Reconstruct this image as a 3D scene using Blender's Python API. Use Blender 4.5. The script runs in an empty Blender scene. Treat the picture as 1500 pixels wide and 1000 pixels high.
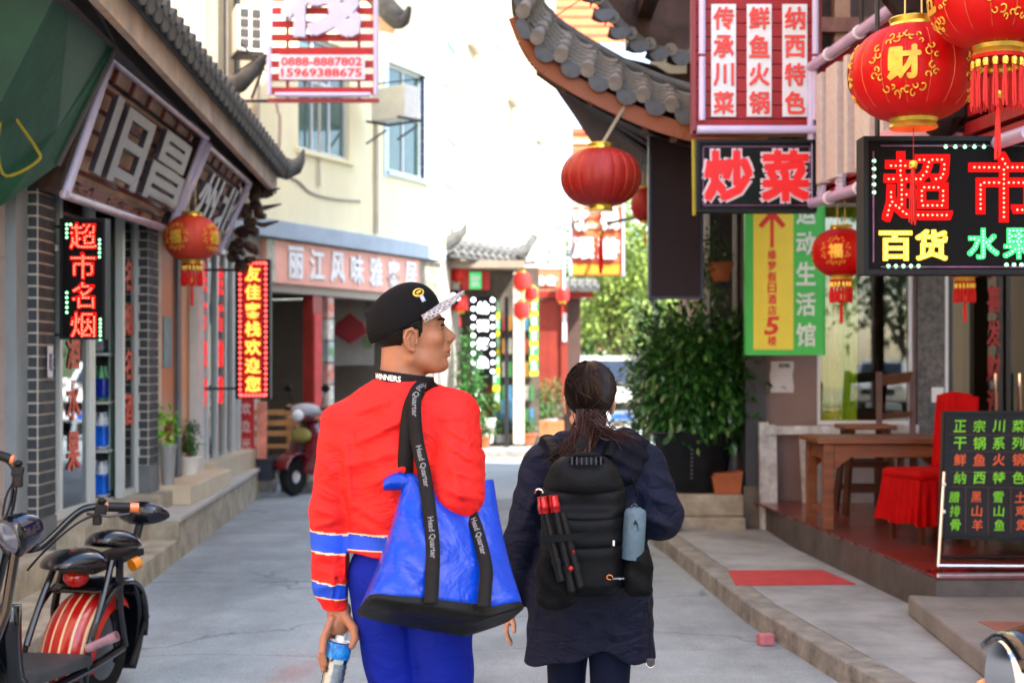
import bpy, bmesh, math, random
import numpy as np
from mathutils import Vector, Matrix, Euler
R = math.radians
PI = math.pi
scene = bpy.context.scene
COL = scene.collection
random.seed(7)
rng = np.random.default_rng(7)

# ------------------------------------------------------------------ camera
cam_d = bpy.data.cameras.new('camera')
cam_d.lens = 50.0
cam_d.sensor_width = 36.0
cam_d.shift_y = 0.02
cam_d.clip_start = 0.05
cam_d.clip_end = 800
cam_d.dof.use_dof = True
cam_d.dof.focus_distance = 4.45
cam_d.dof.aperture_fstop = 3.6
cam = bpy.data.objects.new('camera', cam_d)
COL.objects.link(cam)
cam.location = (0, 0, 1.55)
cam.rotation_euler = (R(90), 0, 0)
scene.camera = cam

# ------------------------------------------------------------------ world and sun
SUN_EL, SUN_AZ = 50.0, 128.0        # azimuth clockwise from +Y (ahead): to the right and a little behind
w = bpy.data.worlds.new('World')
scene.world = w
w.use_nodes = True
nt = w.node_tree
nt.nodes.clear()
sky = nt.nodes.new('ShaderNodeTexSky')
sky.sky_type = 'NISHITA'
sky.sun_disc = False
sky.sun_elevation = R(SUN_EL)
sky.sun_rotation = R(SUN_AZ)
sky.air_density = 1.0
sky.dust_density = 1.5
sky.ozone_density = 0.4
bg = nt.nodes.new('ShaderNodeBackground')
bg.inputs['Strength'].default_value = 0.15
wo = nt.nodes.new('ShaderNodeOutputWorld')
nt.links.new(sky.outputs[0], bg.inputs[0])
nt.links.new(bg.outputs[0], wo.inputs[0])
sd = bpy.data.lights.new('sun', 'SUN')
sd.energy = 3.4
sd.angle = R(0.5)
sd.color = (1.0, 0.95, 0.86)
sun = bpy.data.objects.new('sun', sd)
COL.objects.link(sun)
sv = Vector((math.sin(R(SUN_AZ)) * math.cos(R(SUN_EL)), math.cos(R(SUN_AZ)) * math.cos(R(SUN_EL)), math.sin(R(SUN_EL))))
sun.rotation_euler = sv.to_track_quat('Z', 'Y').to_euler()
sun.location = (12, -12, 20)
vs = scene.view_settings
scene.display_settings.display_device = 'sRGB'
vs.view_transform = 'Standard'
vs.look = 'None'
vs.exposure = 2.35
vs.gamma = 1.0
vs.use_curve_mapping = False
scene.cycles.max_bounces = 8
scene.cycles.diffuse_bounces = 4
scene.cycles.glossy_bounces = 3
scene.cycles.transmission_bounces = 6
scene.cycles.transparent_max_bounces = 10
scene.cycles.sample_clamp_indirect = 6
scene.cycles.caustics_reflective = False
scene.cycles.caustics_refractive = False

# ------------------------------------------------------------------ helpers
F = 1500 * 50 / 36.0
def P(x, y, D):
    return Vector(((x - 750) / F * D, D, 1.55 + (530 - y) / F * D))

_mats = {}
def M(name, col=(.5, .5, .5), rough=.7, metal=0.0, var=.12, scale=6.0, bump=.0, bscale=None, emis=None, es=1.0,
      coat=0.0, col2=None, spec=None, sheen=0, stretch=None, sss=0, wrinkle=0):
    if name in _mats:
        return _mats[name]
    deep = lambda c: tuple(min(.85, 1.3 * k_ ** 1.25) for k_ in c)      # one tone curve for every paint and cloth
    col = deep(col); col2 = deep(col2) if col2 else None
    if spec is None and max(col) < .02: spec = .18
    m = bpy.data.materials.new(name)
    m.use_nodes = True
    n, l = m.node_tree.nodes, m.node_tree.links
    b = n['Principled BSDF']
    b.inputs['Roughness'].default_value = rough
    b.inputs['Metallic'].default_value = metal
    if coat: b.inputs['Coat Weight'].default_value = coat; b.inputs['Coat Roughness'].default_value = .08
    if spec is not None: b.inputs['Specular IOR Level'].default_value = spec
    if sheen: b.inputs['Sheen Weight'].default_value = sheen
    if sss:
        b.inputs['Subsurface Weight'].default_value = sss
        b.inputs['Subsurface Radius'].default_value = (.012, .004, .002)
        b.inputs['Subsurface Scale'].default_value = 1.0
    b.inputs['Base Color'].default_value = (*col, 1)
    if var > 0 or bump > 0:
        tc = n.new('ShaderNodeTexCoord')
        src = tc.outputs['Object']
        if stretch:
            mp = n.new('ShaderNodeMapping'); mp.inputs['Scale'].default_value = stretch
            l.new(src, mp.inputs[0]); src = mp.outputs[0]
    if var > 0:
        nz = n.new('ShaderNodeTexNoise'); nz.inputs['Scale'].default_value = scale
        nz.inputs['Detail'].default_value = 6; nz.inputs['Roughness'].default_value = .62
        l.new(src, nz.inputs[0])
        mr = n.new('ShaderNodeMapRange'); mr.inputs[1].default_value = .28; mr.inputs[2].default_value = .72
        l.new(nz.outputs[0], mr.inputs[0])
        mx = n.new('ShaderNodeMix'); mx.data_type = 'RGBA'
        l.new(mr.outputs[0], mx.inputs[0])
        c2 = col2 or tuple(min(1, c * (1 + var)) for c in col)
        mx.inputs[6].default_value = (*[c * (1 - var) for c in col], 1)
        mx.inputs[7].default_value = (*c2, 1)
        l.new(mx.outputs[2], b.inputs['Base Color'])
    if bump > 0:
        nb = n.new('ShaderNodeTexNoise'); nb.inputs['Scale'].default_value = bscale or scale * 5
        nb.inputs['Detail'].default_value = 4
        l.new(src, nb.inputs[0])
        bp = n.new('ShaderNodeBump'); bp.inputs['Strength'].default_value = bump; bp.inputs['Distance'].default_value = .02
        l.new(nb.outputs[0], bp.inputs['Height']); l.new(bp.outputs[0], b.inputs['Normal'])
    if wrinkle:
        tc = n.new('ShaderNodeTexCoord'); nw = n.new('ShaderNodeTexNoise'); nw.inputs['Scale'].default_value = 7; nw.inputs['Detail'].default_value = 3; nw.inputs['Distortion'].default_value = 1.6
        mq = n.new('ShaderNodeMapping'); mq.inputs['Scale'].default_value = (1, 1, 1.7); mq.inputs['Rotation'].default_value = (0, .7, 0)
        l.new(tc.outputs['Object'], mq.inputs[0]); l.new(mq.outputs[0], nw.inputs[0])
        bw_ = n.new('ShaderNodeBump'); bw_.inputs['Strength'].default_value = wrinkle; bw_.inputs['Distance'].default_value = .05
        l.new(nw.outputs[0], bw_.inputs['Height'])
        if b.inputs['Normal'].links: l.new(b.inputs['Normal'].links[0].from_socket, bw_.inputs['Normal'])
        l.new(bw_.outputs[0], b.inputs['Normal'])
    if emis:
        b.inputs['Emission Color'].default_value = (*emis, 1)
        b.inputs['Emission Strength'].default_value = es
    _mats[name] = m
    return m

def glassmat(name, tint=(.75, .85, .82), refl=.12, dark=0.0):
    if name in _mats: return _mats[name]
    m = bpy.data.materials.new(name); m.use_nodes = True
    n, l = m.node_tree.nodes, m.node_tree.links
    n.clear()
    out = n.new('ShaderNodeOutputMaterial')
    tr = n.new('ShaderNodeBsdfTransparent'); tr.inputs[0].default_value = (*tint, 1)
    gl = n.new('ShaderNodeBsdfGlossy'); gl.inputs['Roughness'].default_value = .015
    gl.inputs[0].default_value = (.95, .97, 1, 1)
    fr = n.new('ShaderNodeFresnel'); fr.inputs[0].default_value = 1.5
    ad = n.new('ShaderNodeMath'); ad.operation = 'ADD'; ad.use_clamp = True; ad.inputs[1].default_value = refl
    l.new(fr.outputs[0], ad.inputs[0])
    mx = n.new('ShaderNodeMixShader')
    l.new(ad.outputs[0], mx.inputs[0]); l.new(tr.outputs[0], mx.inputs[1]); l.new(gl.outputs[0], mx.inputs[2])
    l.new(mx.outputs[0], out.inputs[0])
    _mats[name] = m
    return m

def rot3(rx=0, ry=0, rz=0):
    return Euler((rx, ry, rz)).to_matrix()

class MB:
    def __init__(s):
        s.v, s.f, s.m = [], [], []
    def add(s, vs_, fs, mat=0):
        o = len(s.v)
        s.v += [tuple(v) for v in vs_]
        s.f += [tuple(i + o for i in f) for f in fs]
        s.m += [mat] * len(fs)
        return s
    def box(s, c, d, rot=None, mat=0):
        hx, hy, hz = d[0] / 2, d[1] / 2, d[2] / 2
        pts = [Vector((x, y, z)) for z in (-hz, hz) for y in (-hy, hy) for x in (-hx, hx)]
        if rot is not None: pts = [rot @ p for p in pts]
        pts = [p + Vector(c) for p in pts]
        return s.add(pts, [(0, 2, 3, 1), (4, 5, 7, 6), (0, 1, 5, 4), (2, 6, 7, 3), (0, 4, 6, 2), (1, 3, 7, 5)], mat)
    def span(s, lo, hi, mat=0):
        return s.box([(a + b) / 2 for a, b in zip(lo, hi)], [abs(b - a) for a, b in zip(lo, hi)], None, mat)
    def hexa(s, p8, mat=0):
        return s.add(p8, [(0, 3, 2, 1), (4, 5, 6, 7), (0, 1, 5, 4), (1, 2, 6, 5), (2, 3, 7, 6), (3, 0, 4, 7)], mat)
    def bar(s, a, b, wd, ht, mat=0, up=(0, 0, 1)):
        a, b = Vector(a), Vector(b)
        d = (b - a).normalized()
        sd_ = d.cross(Vector(up))
        if sd_.length < 1e-4: sd_ = d.cross(Vector((1, 0, 0)))
        sd_.normalize(); u = sd_.cross(d)
        q = lambda p: [p - sd_ * wd / 2 - u * ht / 2, p + sd_ * wd / 2 - u * ht / 2, p + sd_ * wd / 2 + u * ht / 2, p - sd_ * wd / 2 + u * ht / 2]
        return s.hexa(q(a) + q(b), mat)
    def tube(s, pts, r, n=8, mat=0, cap=True, squash=1.0):
        pts = [Vector(p) for p in pts]
        rs = r if isinstance(r, (list, tuple)) else [r] * len(pts)
        t0 = (pts[1] - pts[0]).normalized()
        ref = Vector((0, 0, 1)) if abs(t0.z) < .9 else Vector((1, 0, 0))
        nrm = t0.cross(ref).normalized()
        vs_, fs = [], []
        for i, p in enumerate(pts):
            t = (pts[min(i + 1, len(pts) - 1)] - pts[max(i - 1, 0)]).normalized()
            nrm = (nrm - t * nrm.dot(t)).normalized()
            bn = t.cross(nrm)
            for k in range(n):
                a = 2 * PI * k / n
                vs_.append(p + nrm * math.cos(a) * rs[i] + bn * math.sin(a) * rs[i] * squash)
        for i in range(len(pts) - 1):
            for k in range(n):
                k2 = (k + 1) % n
                fs.append((i * n + k, i * n + k2, (i + 1) * n + k2, (i + 1) * n + k))
        if cap:
            fs.append(tuple(reversed(range(n)))); fs.append(tuple((len(pts) - 1) * n + k for k in range(n)))
        return s.add(vs_, fs, mat)
    def lathe(s, prof, n=24, c=(0, 0, 0), rot=None, mat=0, mod=None, sx=1, sy=1):
        vs_, fs = [], []
        c = Vector(c)
        for r, z in prof:
            for k in range(n):
                a = 2 * PI * k / n
                rr = r * (mod(a, z) if mod else 1)
                p = Vector((rr * math.cos(a) * sx, rr * math.sin(a) * sy, z))
                if rot is not None: p = rot @ p
                vs_.append(p + c)
        for i in range(len(prof) - 1):
            for k in range(n):
                k2 = (k + 1) % n
                fs.append((i * n + k, i * n + k2, (i + 1) * n + k2, (i + 1) * n + k))
        if prof[0][0] > 1e-5: fs.append(tuple(reversed(range(n))))
        if prof[-1][0] > 1e-5: fs.append(tuple((len(prof) - 1) * n + k for k in range(n)))
        return s.add(vs_, fs, mat)
    def ball(s, c, r, n=12, mat=0, rot=None, jit=0):
        rr = r if isinstance(r, (tuple, list)) else (r, r, r)
        vs_, fs = [], []
        h = max(6, n // 2)
        for i in range(h + 1):
            th = PI * i / h
            for k in range(n):
                a = 2 * PI * k / n
                j = 1 + (random.uniform(-jit, jit) if jit else 0)
                p = Vector((math.sin(th) * math.cos(a) * rr[0] * j, math.sin(th) * math.sin(a) * rr[1] * j, -math.cos(th) * rr[2] * j))
                if rot is not None: p = rot @ p
                vs_.append(p + Vector(c))
        for i in range(h):
            for k in range(n):
                k2 = (k + 1) % n
                fs.append((i * n + k, i * n + k2, (i + 1) * n + k2, (i + 1) * n + k))
        return s.add(vs_, fs, mat)
    def prism(s, poly, y0, y1, mat=0, fn=None):
        """polygon in x,z pushed along y from y0 to y1; fn maps the local point"""
        k = len(poly)
        vs_ = [Vector((x, y0, z)) for x, z in poly] + [Vector((x, y1, z)) for x, z in poly]
        if fn: vs_ = [fn(p) for p in vs_]
        fs = [tuple(range(k)), tuple(reversed(range(k, 2 * k)))]
        fs += [(i, i + k, (i + 1) % k + k, (i + 1) % k) for i in range(k)]
        return s.add(vs_, fs, mat)
    def slab(s, poly, z0, z1, mat=0):
        k = len(poly)
        vs_ = [(x, y, z0) for x, y in poly] + [(x, y, z1) for x, y in poly]
        fs = [tuple(reversed(range(k))), tuple(range(k, 2 * k))]
        fs += [(i, (i + 1) % k, (i + 1) % k + k, i + k) for i in range(k)]
        return s.add(vs_, fs, mat)
    def grid(s, fn, nu, nv, mat=0, closed_u=False):
        vs_ = [fn(i / nu, j / nv) for j in range(nv + 1) for i in range(nu + (0 if closed_u else 1))]
        W = nu + (0 if closed_u else 1)
        fs = [(j * W + i, j * W + (i + 1) % W, (j + 1) * W + (i + 1) % W, (j + 1) * W + i) for j in range(nv) for i in range(nu)]
        return s.add(vs_, fs, mat)
    def mesh(s, name, mats, smooth=False):
        me = bpy.data.meshes.new(name)
        me.from_pydata(s.v, [], s.f)
        if not isinstance(mats, (list, tuple)): mats = [mats]
        for m_ in mats: me.materials.append(m_)
        if len(mats) > 1: me.polygons.foreach_set('material_index', s.m)
        if smooth: me.polygons.foreach_set('use_smooth', [True] * len(s.f))
        me.update()
        bm = bmesh.new(); bm.from_mesh(me); bmesh.ops.recalc_face_normals(bm, faces=bm.faces); bm.to_mesh(me); bm.free()
        return me
    def build(s, name, mats, parent=None, smooth=False, bevel=0, kind=None, loc=None, solid=0, label=None, angle=40):
        me = s.mesh(name, mats, smooth)
        if smooth and angle: 
            try: me.set_sharp_from_angle(angle=R(angle))
            except Exception: pass
        return link(name, me, parent, kind, loc, bevel, solid, label)

def link(name, me, parent=None, kind=None, loc=None, bevel=0, solid=0, label=None):
    o = bpy.data.objects.new(name, me)
    COL.objects.link(o)
    if parent is not None: o.parent = parent
    if loc is not None: o.location = loc
    if kind: o['kind'] = kind
    if label: o['label'] = label
    if solid:
        md = o.modifiers.new('solid', 'SOLIDIFY'); md.thickness = solid; md.offset = 0
    if bevel:
        md = o.modifiers.new('bevel', 'BEVEL'); md.width = bevel; md.segments = 2; md.limit_method = 'ANGLE'; md.angle_limit = R(40)
    return o

def thing(name, label, cat, loc=(0, 0, 0), rz=0.0, group=None):
    o = bpy.data.objects.new(name, None)
    COL.objects.link(o)
    o.empty_display_size = .1
    o.location = loc
    o.rotation_euler = (0, 0, rz)
    tag(o, label, cat, group)
    return o

def tag(o, label, cat, group=None):
    o['label'] = label; o['category'] = cat
    if group: o['group'] = group
    return o

def struct(o):
    o['kind'] = 'structure'
    return o

def kids(o):
    return [c for c in _par.get(o.name, [])]

def copy_tree(root, loc, rz=None, label=None, scale=None):
    allo = list(COL.objects)
    ch = {}
    for o in allo:
        if o.parent is not None: ch.setdefault(o.parent.name, []).append(o)
    def rec(o, par):
        c = o.copy(); COL.objects.link(c)
        if par is not None:
            c.parent = par; c.matrix_parent_inverse = o.matrix_parent_inverse.copy()
        for k in ch.get(o.name, []): rec(k, c)
        return c
    c = rec(root, None)
    c.location = loc
    if rz is not None: c.rotation_euler = (0, 0, rz)
    if label: c['label'] = label
    if scale: c.scale = (scale, scale, scale)
    return c

# ------------------------------------------------------------------ lettering
_gl = {}
def glyph(ch, bold=.012, extrude=0.0, res=2):
    """(verts Nx3, faces) for one string, centred on 0,0, in em units"""
    key = (ch, bold, extrude, res)
    if key in _gl: return _gl[key]
    c = bpy.data.curves.new('t', 'FONT'); c.body = ch; c.size = 1.0
    c.offset = bold; c.extrude = extrude; c.resolution_u = res
    o = bpy.data.objects.new('t', c)
    me = bpy.data.meshes.new_from_object(o)
    v = np.array([q.co[:] for q in me.vertices]).reshape(-1, 3)
    f = [tuple(p.vertices) for p in me.polygons]
    bpy.data.objects.remove(o); bpy.data.curves.remove(c); bpy.data.meshes.remove(me)
    lo, hi = v.min(0), v.max(0)
    v = v - np.array([(lo[0] + hi[0]) / 2, (lo[1] + hi[1]) / 2, 0])
    _gl[key] = (v, f, hi - lo)
    return _gl[key]

def put_text(mb, s, c, size, ux=(1, 0, 0), uy=(0, 0, 1), bold=.012, depth=0.0, fit=None, mat=0, slant=0, lift=0.0):
    """string s centred at c; ux is reading direction, uy is up; fit=(w,h) scales to that box"""
    if bold > .018 and any(ord(k_) > 255 for k_ in s):     # thicken strokes with shifted copies
        e_ = (bold - .010) * .75; k_ = 0
        dx = (fit[0] if fit else size) * e_; dy = (fit[1] if fit else size) * e_
        uu, vv = Vector(ux).normalized(), Vector(uy).normalized()
        fit = (fit[0] - 2 * dx, fit[1] - 2 * dy) if fit else None
        for a_, b_ in ((-1, -1), (1, -1), (1, 1), (-1, 1), (0, 0)):
            put_text(mb, s, Vector(c) + uu * a_ * dx + vv * b_ * dy, size, ux, uy, .010, depth, fit, mat, slant, lift + k_ * .0003); k_ += 1
        return mb
    v, f, ext = glyph(s, bold, depth / size if size else 0)
    ux, uy = Vector(ux).normalized(), Vector(uy).normalized()
    nn = ux.cross(uy)
    sx = sy = size
    if fit: sx, sy = fit[0] / ext[0], fit[1] / ext[1]
    c = Vector(c) + nn * lift
    mb.add([c + ux * (p[0] * sx + slant * p[1] * sy) + uy * (p[1] * sy) + nn * (p[2] * size) for p in v], f, mat)
    return mb

def raster(ch, N=60, bold=.0):
    v, f, ext = glyph(ch, bold)
    s = (N - 4) / max(ext[0], ext[1])
    g = np.zeros((N, N), bool)
    yy, xx = np.mgrid[0:N, 0:N]
    X = (xx + .5 - N / 2) / s; Y = (yy + .5 - N / 2) / s
    for fc in f:
        for k in range(1, len(fc) - 1):
            a, b, c = v[fc[0]], v[fc[k]], v[fc[k + 1]]
            d1 = (X - b[0]) * (a[1] - b[1]) - (a[0] - b[0]) * (Y - b[1])
            d2 = (X - c[0]) * (b[1] - c[1]) - (b[0] - c[0]) * (Y - c[1])
            d3 = (X - a[0]) * (c[1] - a[1]) - (c[0] - a[0]) * (Y - a[1])
            neg = (d1 < 0) | (d2 < 0) | (d3 < 0); pos = (d1 > 0) | (d2 > 0) | (d3 > 0)
            g |= ~(neg & pos)
    return g, s

def skeleton(g):
    g = np.pad(g, 1).astype(np.uint8)
    ch = True
    while ch:
        ch = False
        for step in (0, 1):
            n = [g[:-2, 1:-1], g[:-2, 2:], g[1:-1, 2:], g[2:, 2:], g[2:, 1:-1], g[2:, :-2], g[1:-1, :-2], g[:-2, :-2]]
            B = sum(n).astype(int)
            A = sum(((n[i] == 0) & (n[(i + 1) % 8] == 1)).astype(int) for i in range(8))
            c1 = (n[0] * n[2] * n[4] if step == 0 else n[0] * n[2] * n[6]) == 0
            c2 = (n[2] * n[4] * n[6] if step == 0 else n[0] * n[4] * n[6]) == 0
            d = (g[1:-1, 1:-1] == 1) & (B >= 2) & (B <= 6) & (A == 1) & c1 & c2
            if d.any():
                g[1:-1, 1:-1][d] = 0; ch = True
    return g[1:-1, 1:-1].astype(bool)

def led_points(ch, gap=.075, N=60):
    """points along the strokes, glyph-centred em units; plus extents"""
    g, s = raster(ch, N)
    sk = skeleton(g)
    ys, xs = np.nonzero(sk)
    pts = np.stack([(xs + .5 - N / 2) / s, (ys + .5 - N / 2) / s], 1)
    out = []
    for p in pts:
        if all((p[0] - q[0]) ** 2 + (p[1] - q[1]) ** 2 > gap * gap for q in out): out.append(p)
    return out

# ------------------------------------------------------------------ implicit surfaces (bodies, clothes)
def smin(a, b, k):
    h = np.clip(.5 + .5 * (b - a) / k, 0, 1)
    return b + (a - b) * h - k * h * (1 - h)
def smax(a, b, k):
    return -smin(-a, -b, k)
def ell(p, c, r):
    q = p - np.array(c, np.float32); r = np.array(r, np.float32)
    k0 = np.sqrt(((q / r) ** 2).sum(-1)); k1 = np.sqrt(((q / (r * r)) ** 2).sum(-1)) + 1e-9
    return k0 * (k0 - 1) / k1
def cap(p, a, b, ra, rb=None, sy=1.0):
    rb = ra if rb is None else rb
    a = np.array(a, np.float32); b = np.array(b, np.float32)
    ba = b - a; pa = p - a
    h = np.clip((pa @ ba) / (ba @ ba), 0, 1)
    q = pa - h[..., None] * ba
    if sy != 1.0: q = q * np.array([1, sy, 1], np.float32)
    return np.sqrt((q * q).sum(-1)) - (ra + (rb - ra) * h)
def rbox(p, c, hf, r):
    q = np.abs(p - np.array(c, np.float32)) - (np.array(hf, np.float32) - r)
    return np.sqrt((np.maximum(q, 0) ** 2).sum(-1)) + np.minimum(q.max(-1), 0) - r
def chain(p, pts, rs, k=.015):
    d = None
    for i in range(len(pts) - 1):
        e = cap(p, pts[i], pts[i + 1], rs[i], rs[i + 1])
        d = e if d is None else smin(d, e, k)
    return d
def rotp(p, c, m):
    """into the local frame: centre c, rotation matrix m (local->world)"""
    return (p - np.array(c, np.float32)) @ np.array([list(r_) for r_ in m], np.float32)
def seg2(p, a, b, ax=(0, 2)):
    a = np.array(a, np.float32); b = np.array(b, np.float32)
    q = p[..., list(ax)]; ba = b - a; pa = q - a
    h = np.clip((pa @ ba) / (ba @ ba), 0, 1)
    e = pa - h[..., None] * ba
    return np.sqrt((e * e).sum(-1)), h
def folds(p, lst, side=-1, ax=(0, 2)):
    """ridges drawn across the x,z plane on the side facing y*side > c; each: a,b,width,height"""
    out = np.zeros(p.shape[:-1], np.float32)
    for a, b, wd, am in lst:
        d, h = seg2(p, a, b, ax)
        out += am * np.exp(-(d / wd) ** 2) * np.sin(np.clip(h, .02, .98) * PI) ** .5
    return out

def sdf_mesh(fn, lo, hi, h, B=8):
    lo = np.array(lo, np.float32); hi = np.array(hi, np.float32)
    nb = np.ceil((hi - lo) / h / B).astype(int)
    n = nb * B
    bi = np.stack(np.meshgrid(*[np.arange(k) for k in nb], indexing='ij'), -1).reshape(-1, 3)
    cen = lo + (bi * B + (B - 1) / 2) * h
    dc = fn(cen.astype(np.float32))
    V = np.repeat(np.repeat(np.repeat(dc.reshape(nb), B, 0), B, 1), B, 2).astype(np.float32)
    act = bi[np.abs(dc) < B * h * .87 * 1.35 + 2 * h]
    loc = np.stack(np.meshgrid(*[np.arange(B)] * 3, indexing='ij'), -1).reshape(-1, 3)
    for s in range(0, len(act), 400):
        a = act[s:s + 400]
        idx = a[:, None, :] * B + loc[None]
        p = (lo + idx * h).astype(np.float32)
        V[idx[..., 0], idx[..., 1], idx[..., 2]] = fn(p)
    ins = V < 0
    c8 = [(x, y, z) for x in (0, 1) for y in (0, 1) for z in (0, 1)]
    sl = lambda A, o: A[o[0]:n[0] - 1 + o[0], o[1]:n[1] - 1 + o[1], o[2]:n[2] - 1 + o[2]]
    cnt = sum(sl(ins, o).astype(np.int8) for o in c8)
    cells = np.argwhere((cnt > 0) & (cnt < 8))
    vals = np.stack([V[cells[:, 0] + o[0], cells[:, 1] + o[1], cells[:, 2] + o[2]] for o in c8], 1)
    acc = np.zeros((len(cells), 3)); num = np.zeros(len(cells))
    for i in range(8):
        for j in range(i + 1, 8):
            d = np.abs(np.array(c8[i]) - np.array(c8[j]))
            if d.sum() != 1: continue
            a, b = vals[:, i], vals[:, j]
            m_ = (a < 0) != (b < 0)
            t = np.where(m_, a / (a - b + 1e-12), 0)
            pt = np.array(c8[i]) + t[:, None] * (np.array(c8[j]) - np.array(c8[i]))
            acc += pt * m_[:, None]; num += m_
    vert = lo + (cells + acc / num[:, None]) * h
    ID = -np.ones(n, np.int32)
    ID[cells[:, 0], cells[:, 1], cells[:, 2]] = np.arange(len(cells))
    quads = []
    for ax in range(3):
        o = [0, 0, 0]; o[ax] = 1
        A = ins[1:-1, 1:-1, 1:-1]
        Bv = ins[1 + o[0]:n[0] - 1 + o[0], 1 + o[1]:n[1] - 1 + o[1], 1 + o[2]:n[2] - 1 + o[2]]
        e = np.argwhere(A != Bv) + 1
        if not len(e): continue
        flip = ins[e[:, 0], e[:, 1], e[:, 2]]
        u, v = [(1, 2), (2, 0), (0, 1)][ax]
        du = np.zeros(3, int); du[u] = 1; dv = np.zeros(3, int); dv[v] = 1
        q = [ID[tuple((e - du - dv).T)], ID[tuple((e - dv).T)], ID[tuple(e.T)], ID[tuple((e - du).T)]]
        q = np.stack(q, 1)
        q[~flip] = q[~flip][:, ::-1]
        quads.append(q[(q >= 0).all(1)])
    q = np.concatenate(quads)
    return vert, q

def sdf_obj(name, fn, lo, hi, h, mats, parent=None, kind=None, matfn=None, label=None):
    v, q = sdf_mesh(fn, lo, hi, h)
    me = bpy.data.meshes.new(name)
    me.vertices.add(len(v)); me.vertices.foreach_set('co', v.astype(np.float32).ravel())
    me.loops.add(q.size); me.loops.foreach_set('vertex_index', q.astype(np.int32).ravel())
    me.polygons.add(len(q)); me.polygons.foreach_set('loop_start', np.arange(0, q.size, 4, dtype=np.int32))
    me.update(calc_edges=True)
    me.polygons.foreach_set('use_smooth', np.ones(len(q), bool))
    for m_ in (mats if isinstance(mats, (list, tuple)) else [mats]): me.materials.append(m_)
    if matfn is not None:
        fc = v[q].mean(1)
        me.polygons.foreach_set('material_index', matfn(fc).astype(np.int32))
    me.update()
    return link(name, me, parent, kind, label=label)

# ------------------------------------------------------------------ shared materials
concrete = M('concrete', (.31, .33, .335), .85, var=.38, scale=2.2, bump=.35, bscale=40)
kerbm = M('kerb_concrete', (.26, .255, .235), .9, var=.45, scale=6, bump=.9, bscale=22)
stepm = M('step_stone', (.37, .33, .26), .8, var=.4, scale=5, bump=.6, bscale=25)
beige = M('beige_tile', (.5, .43, .32), .45, var=.15, scale=3)
cream = M('cream_render', (.74, .67, .48), .9, var=.10, scale=1.6, stretch=(1, 1, .35), bump=.15, bscale=60)
peach = M('peach_render', (.76, .5, .35), .9, var=.08, scale=1.5, bump=.1, bscale=60)
greyren = M('grey_render', (.42, .38, .33), .9, var=.12, scale=2)
bluegrey = M('blue_grey_ledge', (.36, .42, .47), .7, var=.15, scale=3)
brickm = M('dark_grey_brick', (.055, .062, .07), .75, var=.35, scale=7, bump=.2)
mortar = M('pale_mortar', (.5, .47, .43), .9, var=.15, scale=20)
tilem = M('grey_roof_tile', (.13, .132, .13), .85, var=.45, scale=7, bump=.3, bscale=40)  # base darkened to match the left eave, which lies in shade
darkwood = M('dark_carved_wood', (.07, .035, .022), .6, var=.5, scale=9, bump=.3, bscale=30)
brownwood = M('brown_wood', (.2, .085, .035), .5, var=.35, scale=5, stretch=(1, 1, 6), bump=.1)
orangewood = M('orange_varnished_wood', (.36, .15, .05), .4, var=.25, scale=4, stretch=(1, 1, .3))
alum = M('white_aluminium', (.5, .53, .53), .35, var=.05, scale=3)
steel = M('brushed_steel', (.6, .6, .62), .28, 1.0, var=.1, scale=12)
chrome = M('chrome', (.85, .85, .87), .08, 1.0, var=0)
ironm = M('dark_iron', (.05, .05, .055), .5, .5, var=.3, scale=12)
blackp = M('black_plastic', (.010, .010, .011), .45, var=.3, scale=9, spec=.3)
blackgloss = M('black_gloss_paint', (.01, .012, .018), .15, var=.2, scale=6, coat=.8)
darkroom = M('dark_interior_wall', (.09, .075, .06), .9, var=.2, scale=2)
glass = glassmat('shop_glass')
redp = M('red_paint', (.5, .025, .02), .5, var=.2, scale=6)
redlac = M('red_lacquer_wood', (.28, .035, .02), .5, var=.25, scale=5)
lanred = M('lantern_red_silk', (.5, .006, .004), .5, var=.14, scale=5, bump=.08, bscale=60, spec=.25)
gold = M('gold_foil', (.85, .55, .12), .3, .9, var=.15, scale=20)
goldp = M('gold_print', (.75, .45, .08), .4, .3, var=.2, scale=30)
whitep = M('white_paint', (.78, .78, .78), .45, var=.06, scale=5)
tubem = M('lilac_neon_tube', (.56, .53, .7), .3, var=.08, scale=5)
ledred = M('led_red', (.2, .0, .0), .6, var=0, emis=(1, .008, .008), es=.24, spec=.05)
leddot = M('led_red_diode', (.6, .3, .2), .4, var=0, emis=(1, .36, .2), es=.9)
ledyel = M('led_yellow', (.4, .3, .02), .4, var=0, emis=(1, .62, .03), es=.42)
ledydot = M('led_yellow_diode', (.4, .3, .02), .4, var=0, emis=(1, .85, .3), es=.6)
ledgrn = M('led_green', (.02, .3, .05), .4, var=0, emis=(.02, .8, .18), es=.32)
ledgdot = M('led_green_diode', (.3, .5, .3), .4, var=0, emis=(.3, 1, .45), es=.8)
ledwht = M('led_white_diode', (.8, .8, .8), .4, var=0, emis=(.8, .88, 1), es=1.6)
leafd = M('dark_leaf', (.062, .175, .045), .3, var=.5, scale=9, spec=.6)
leafm = M('mid_leaf', (.07, .14, .03), .5, var=.45, scale=5)
leafy = M('yellow_leaf', (.2, .27, .06), .5, var=.4, scale=3)
soil = M('soil', (.04, .03, .02), .95)
tassel_m = M('tassel_red', (.6, .02, .02), .6, var=.2, scale=40)
terracotta = M('terracotta', (.4, .14, .06), .8, var=.2, scale=6)
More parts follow.
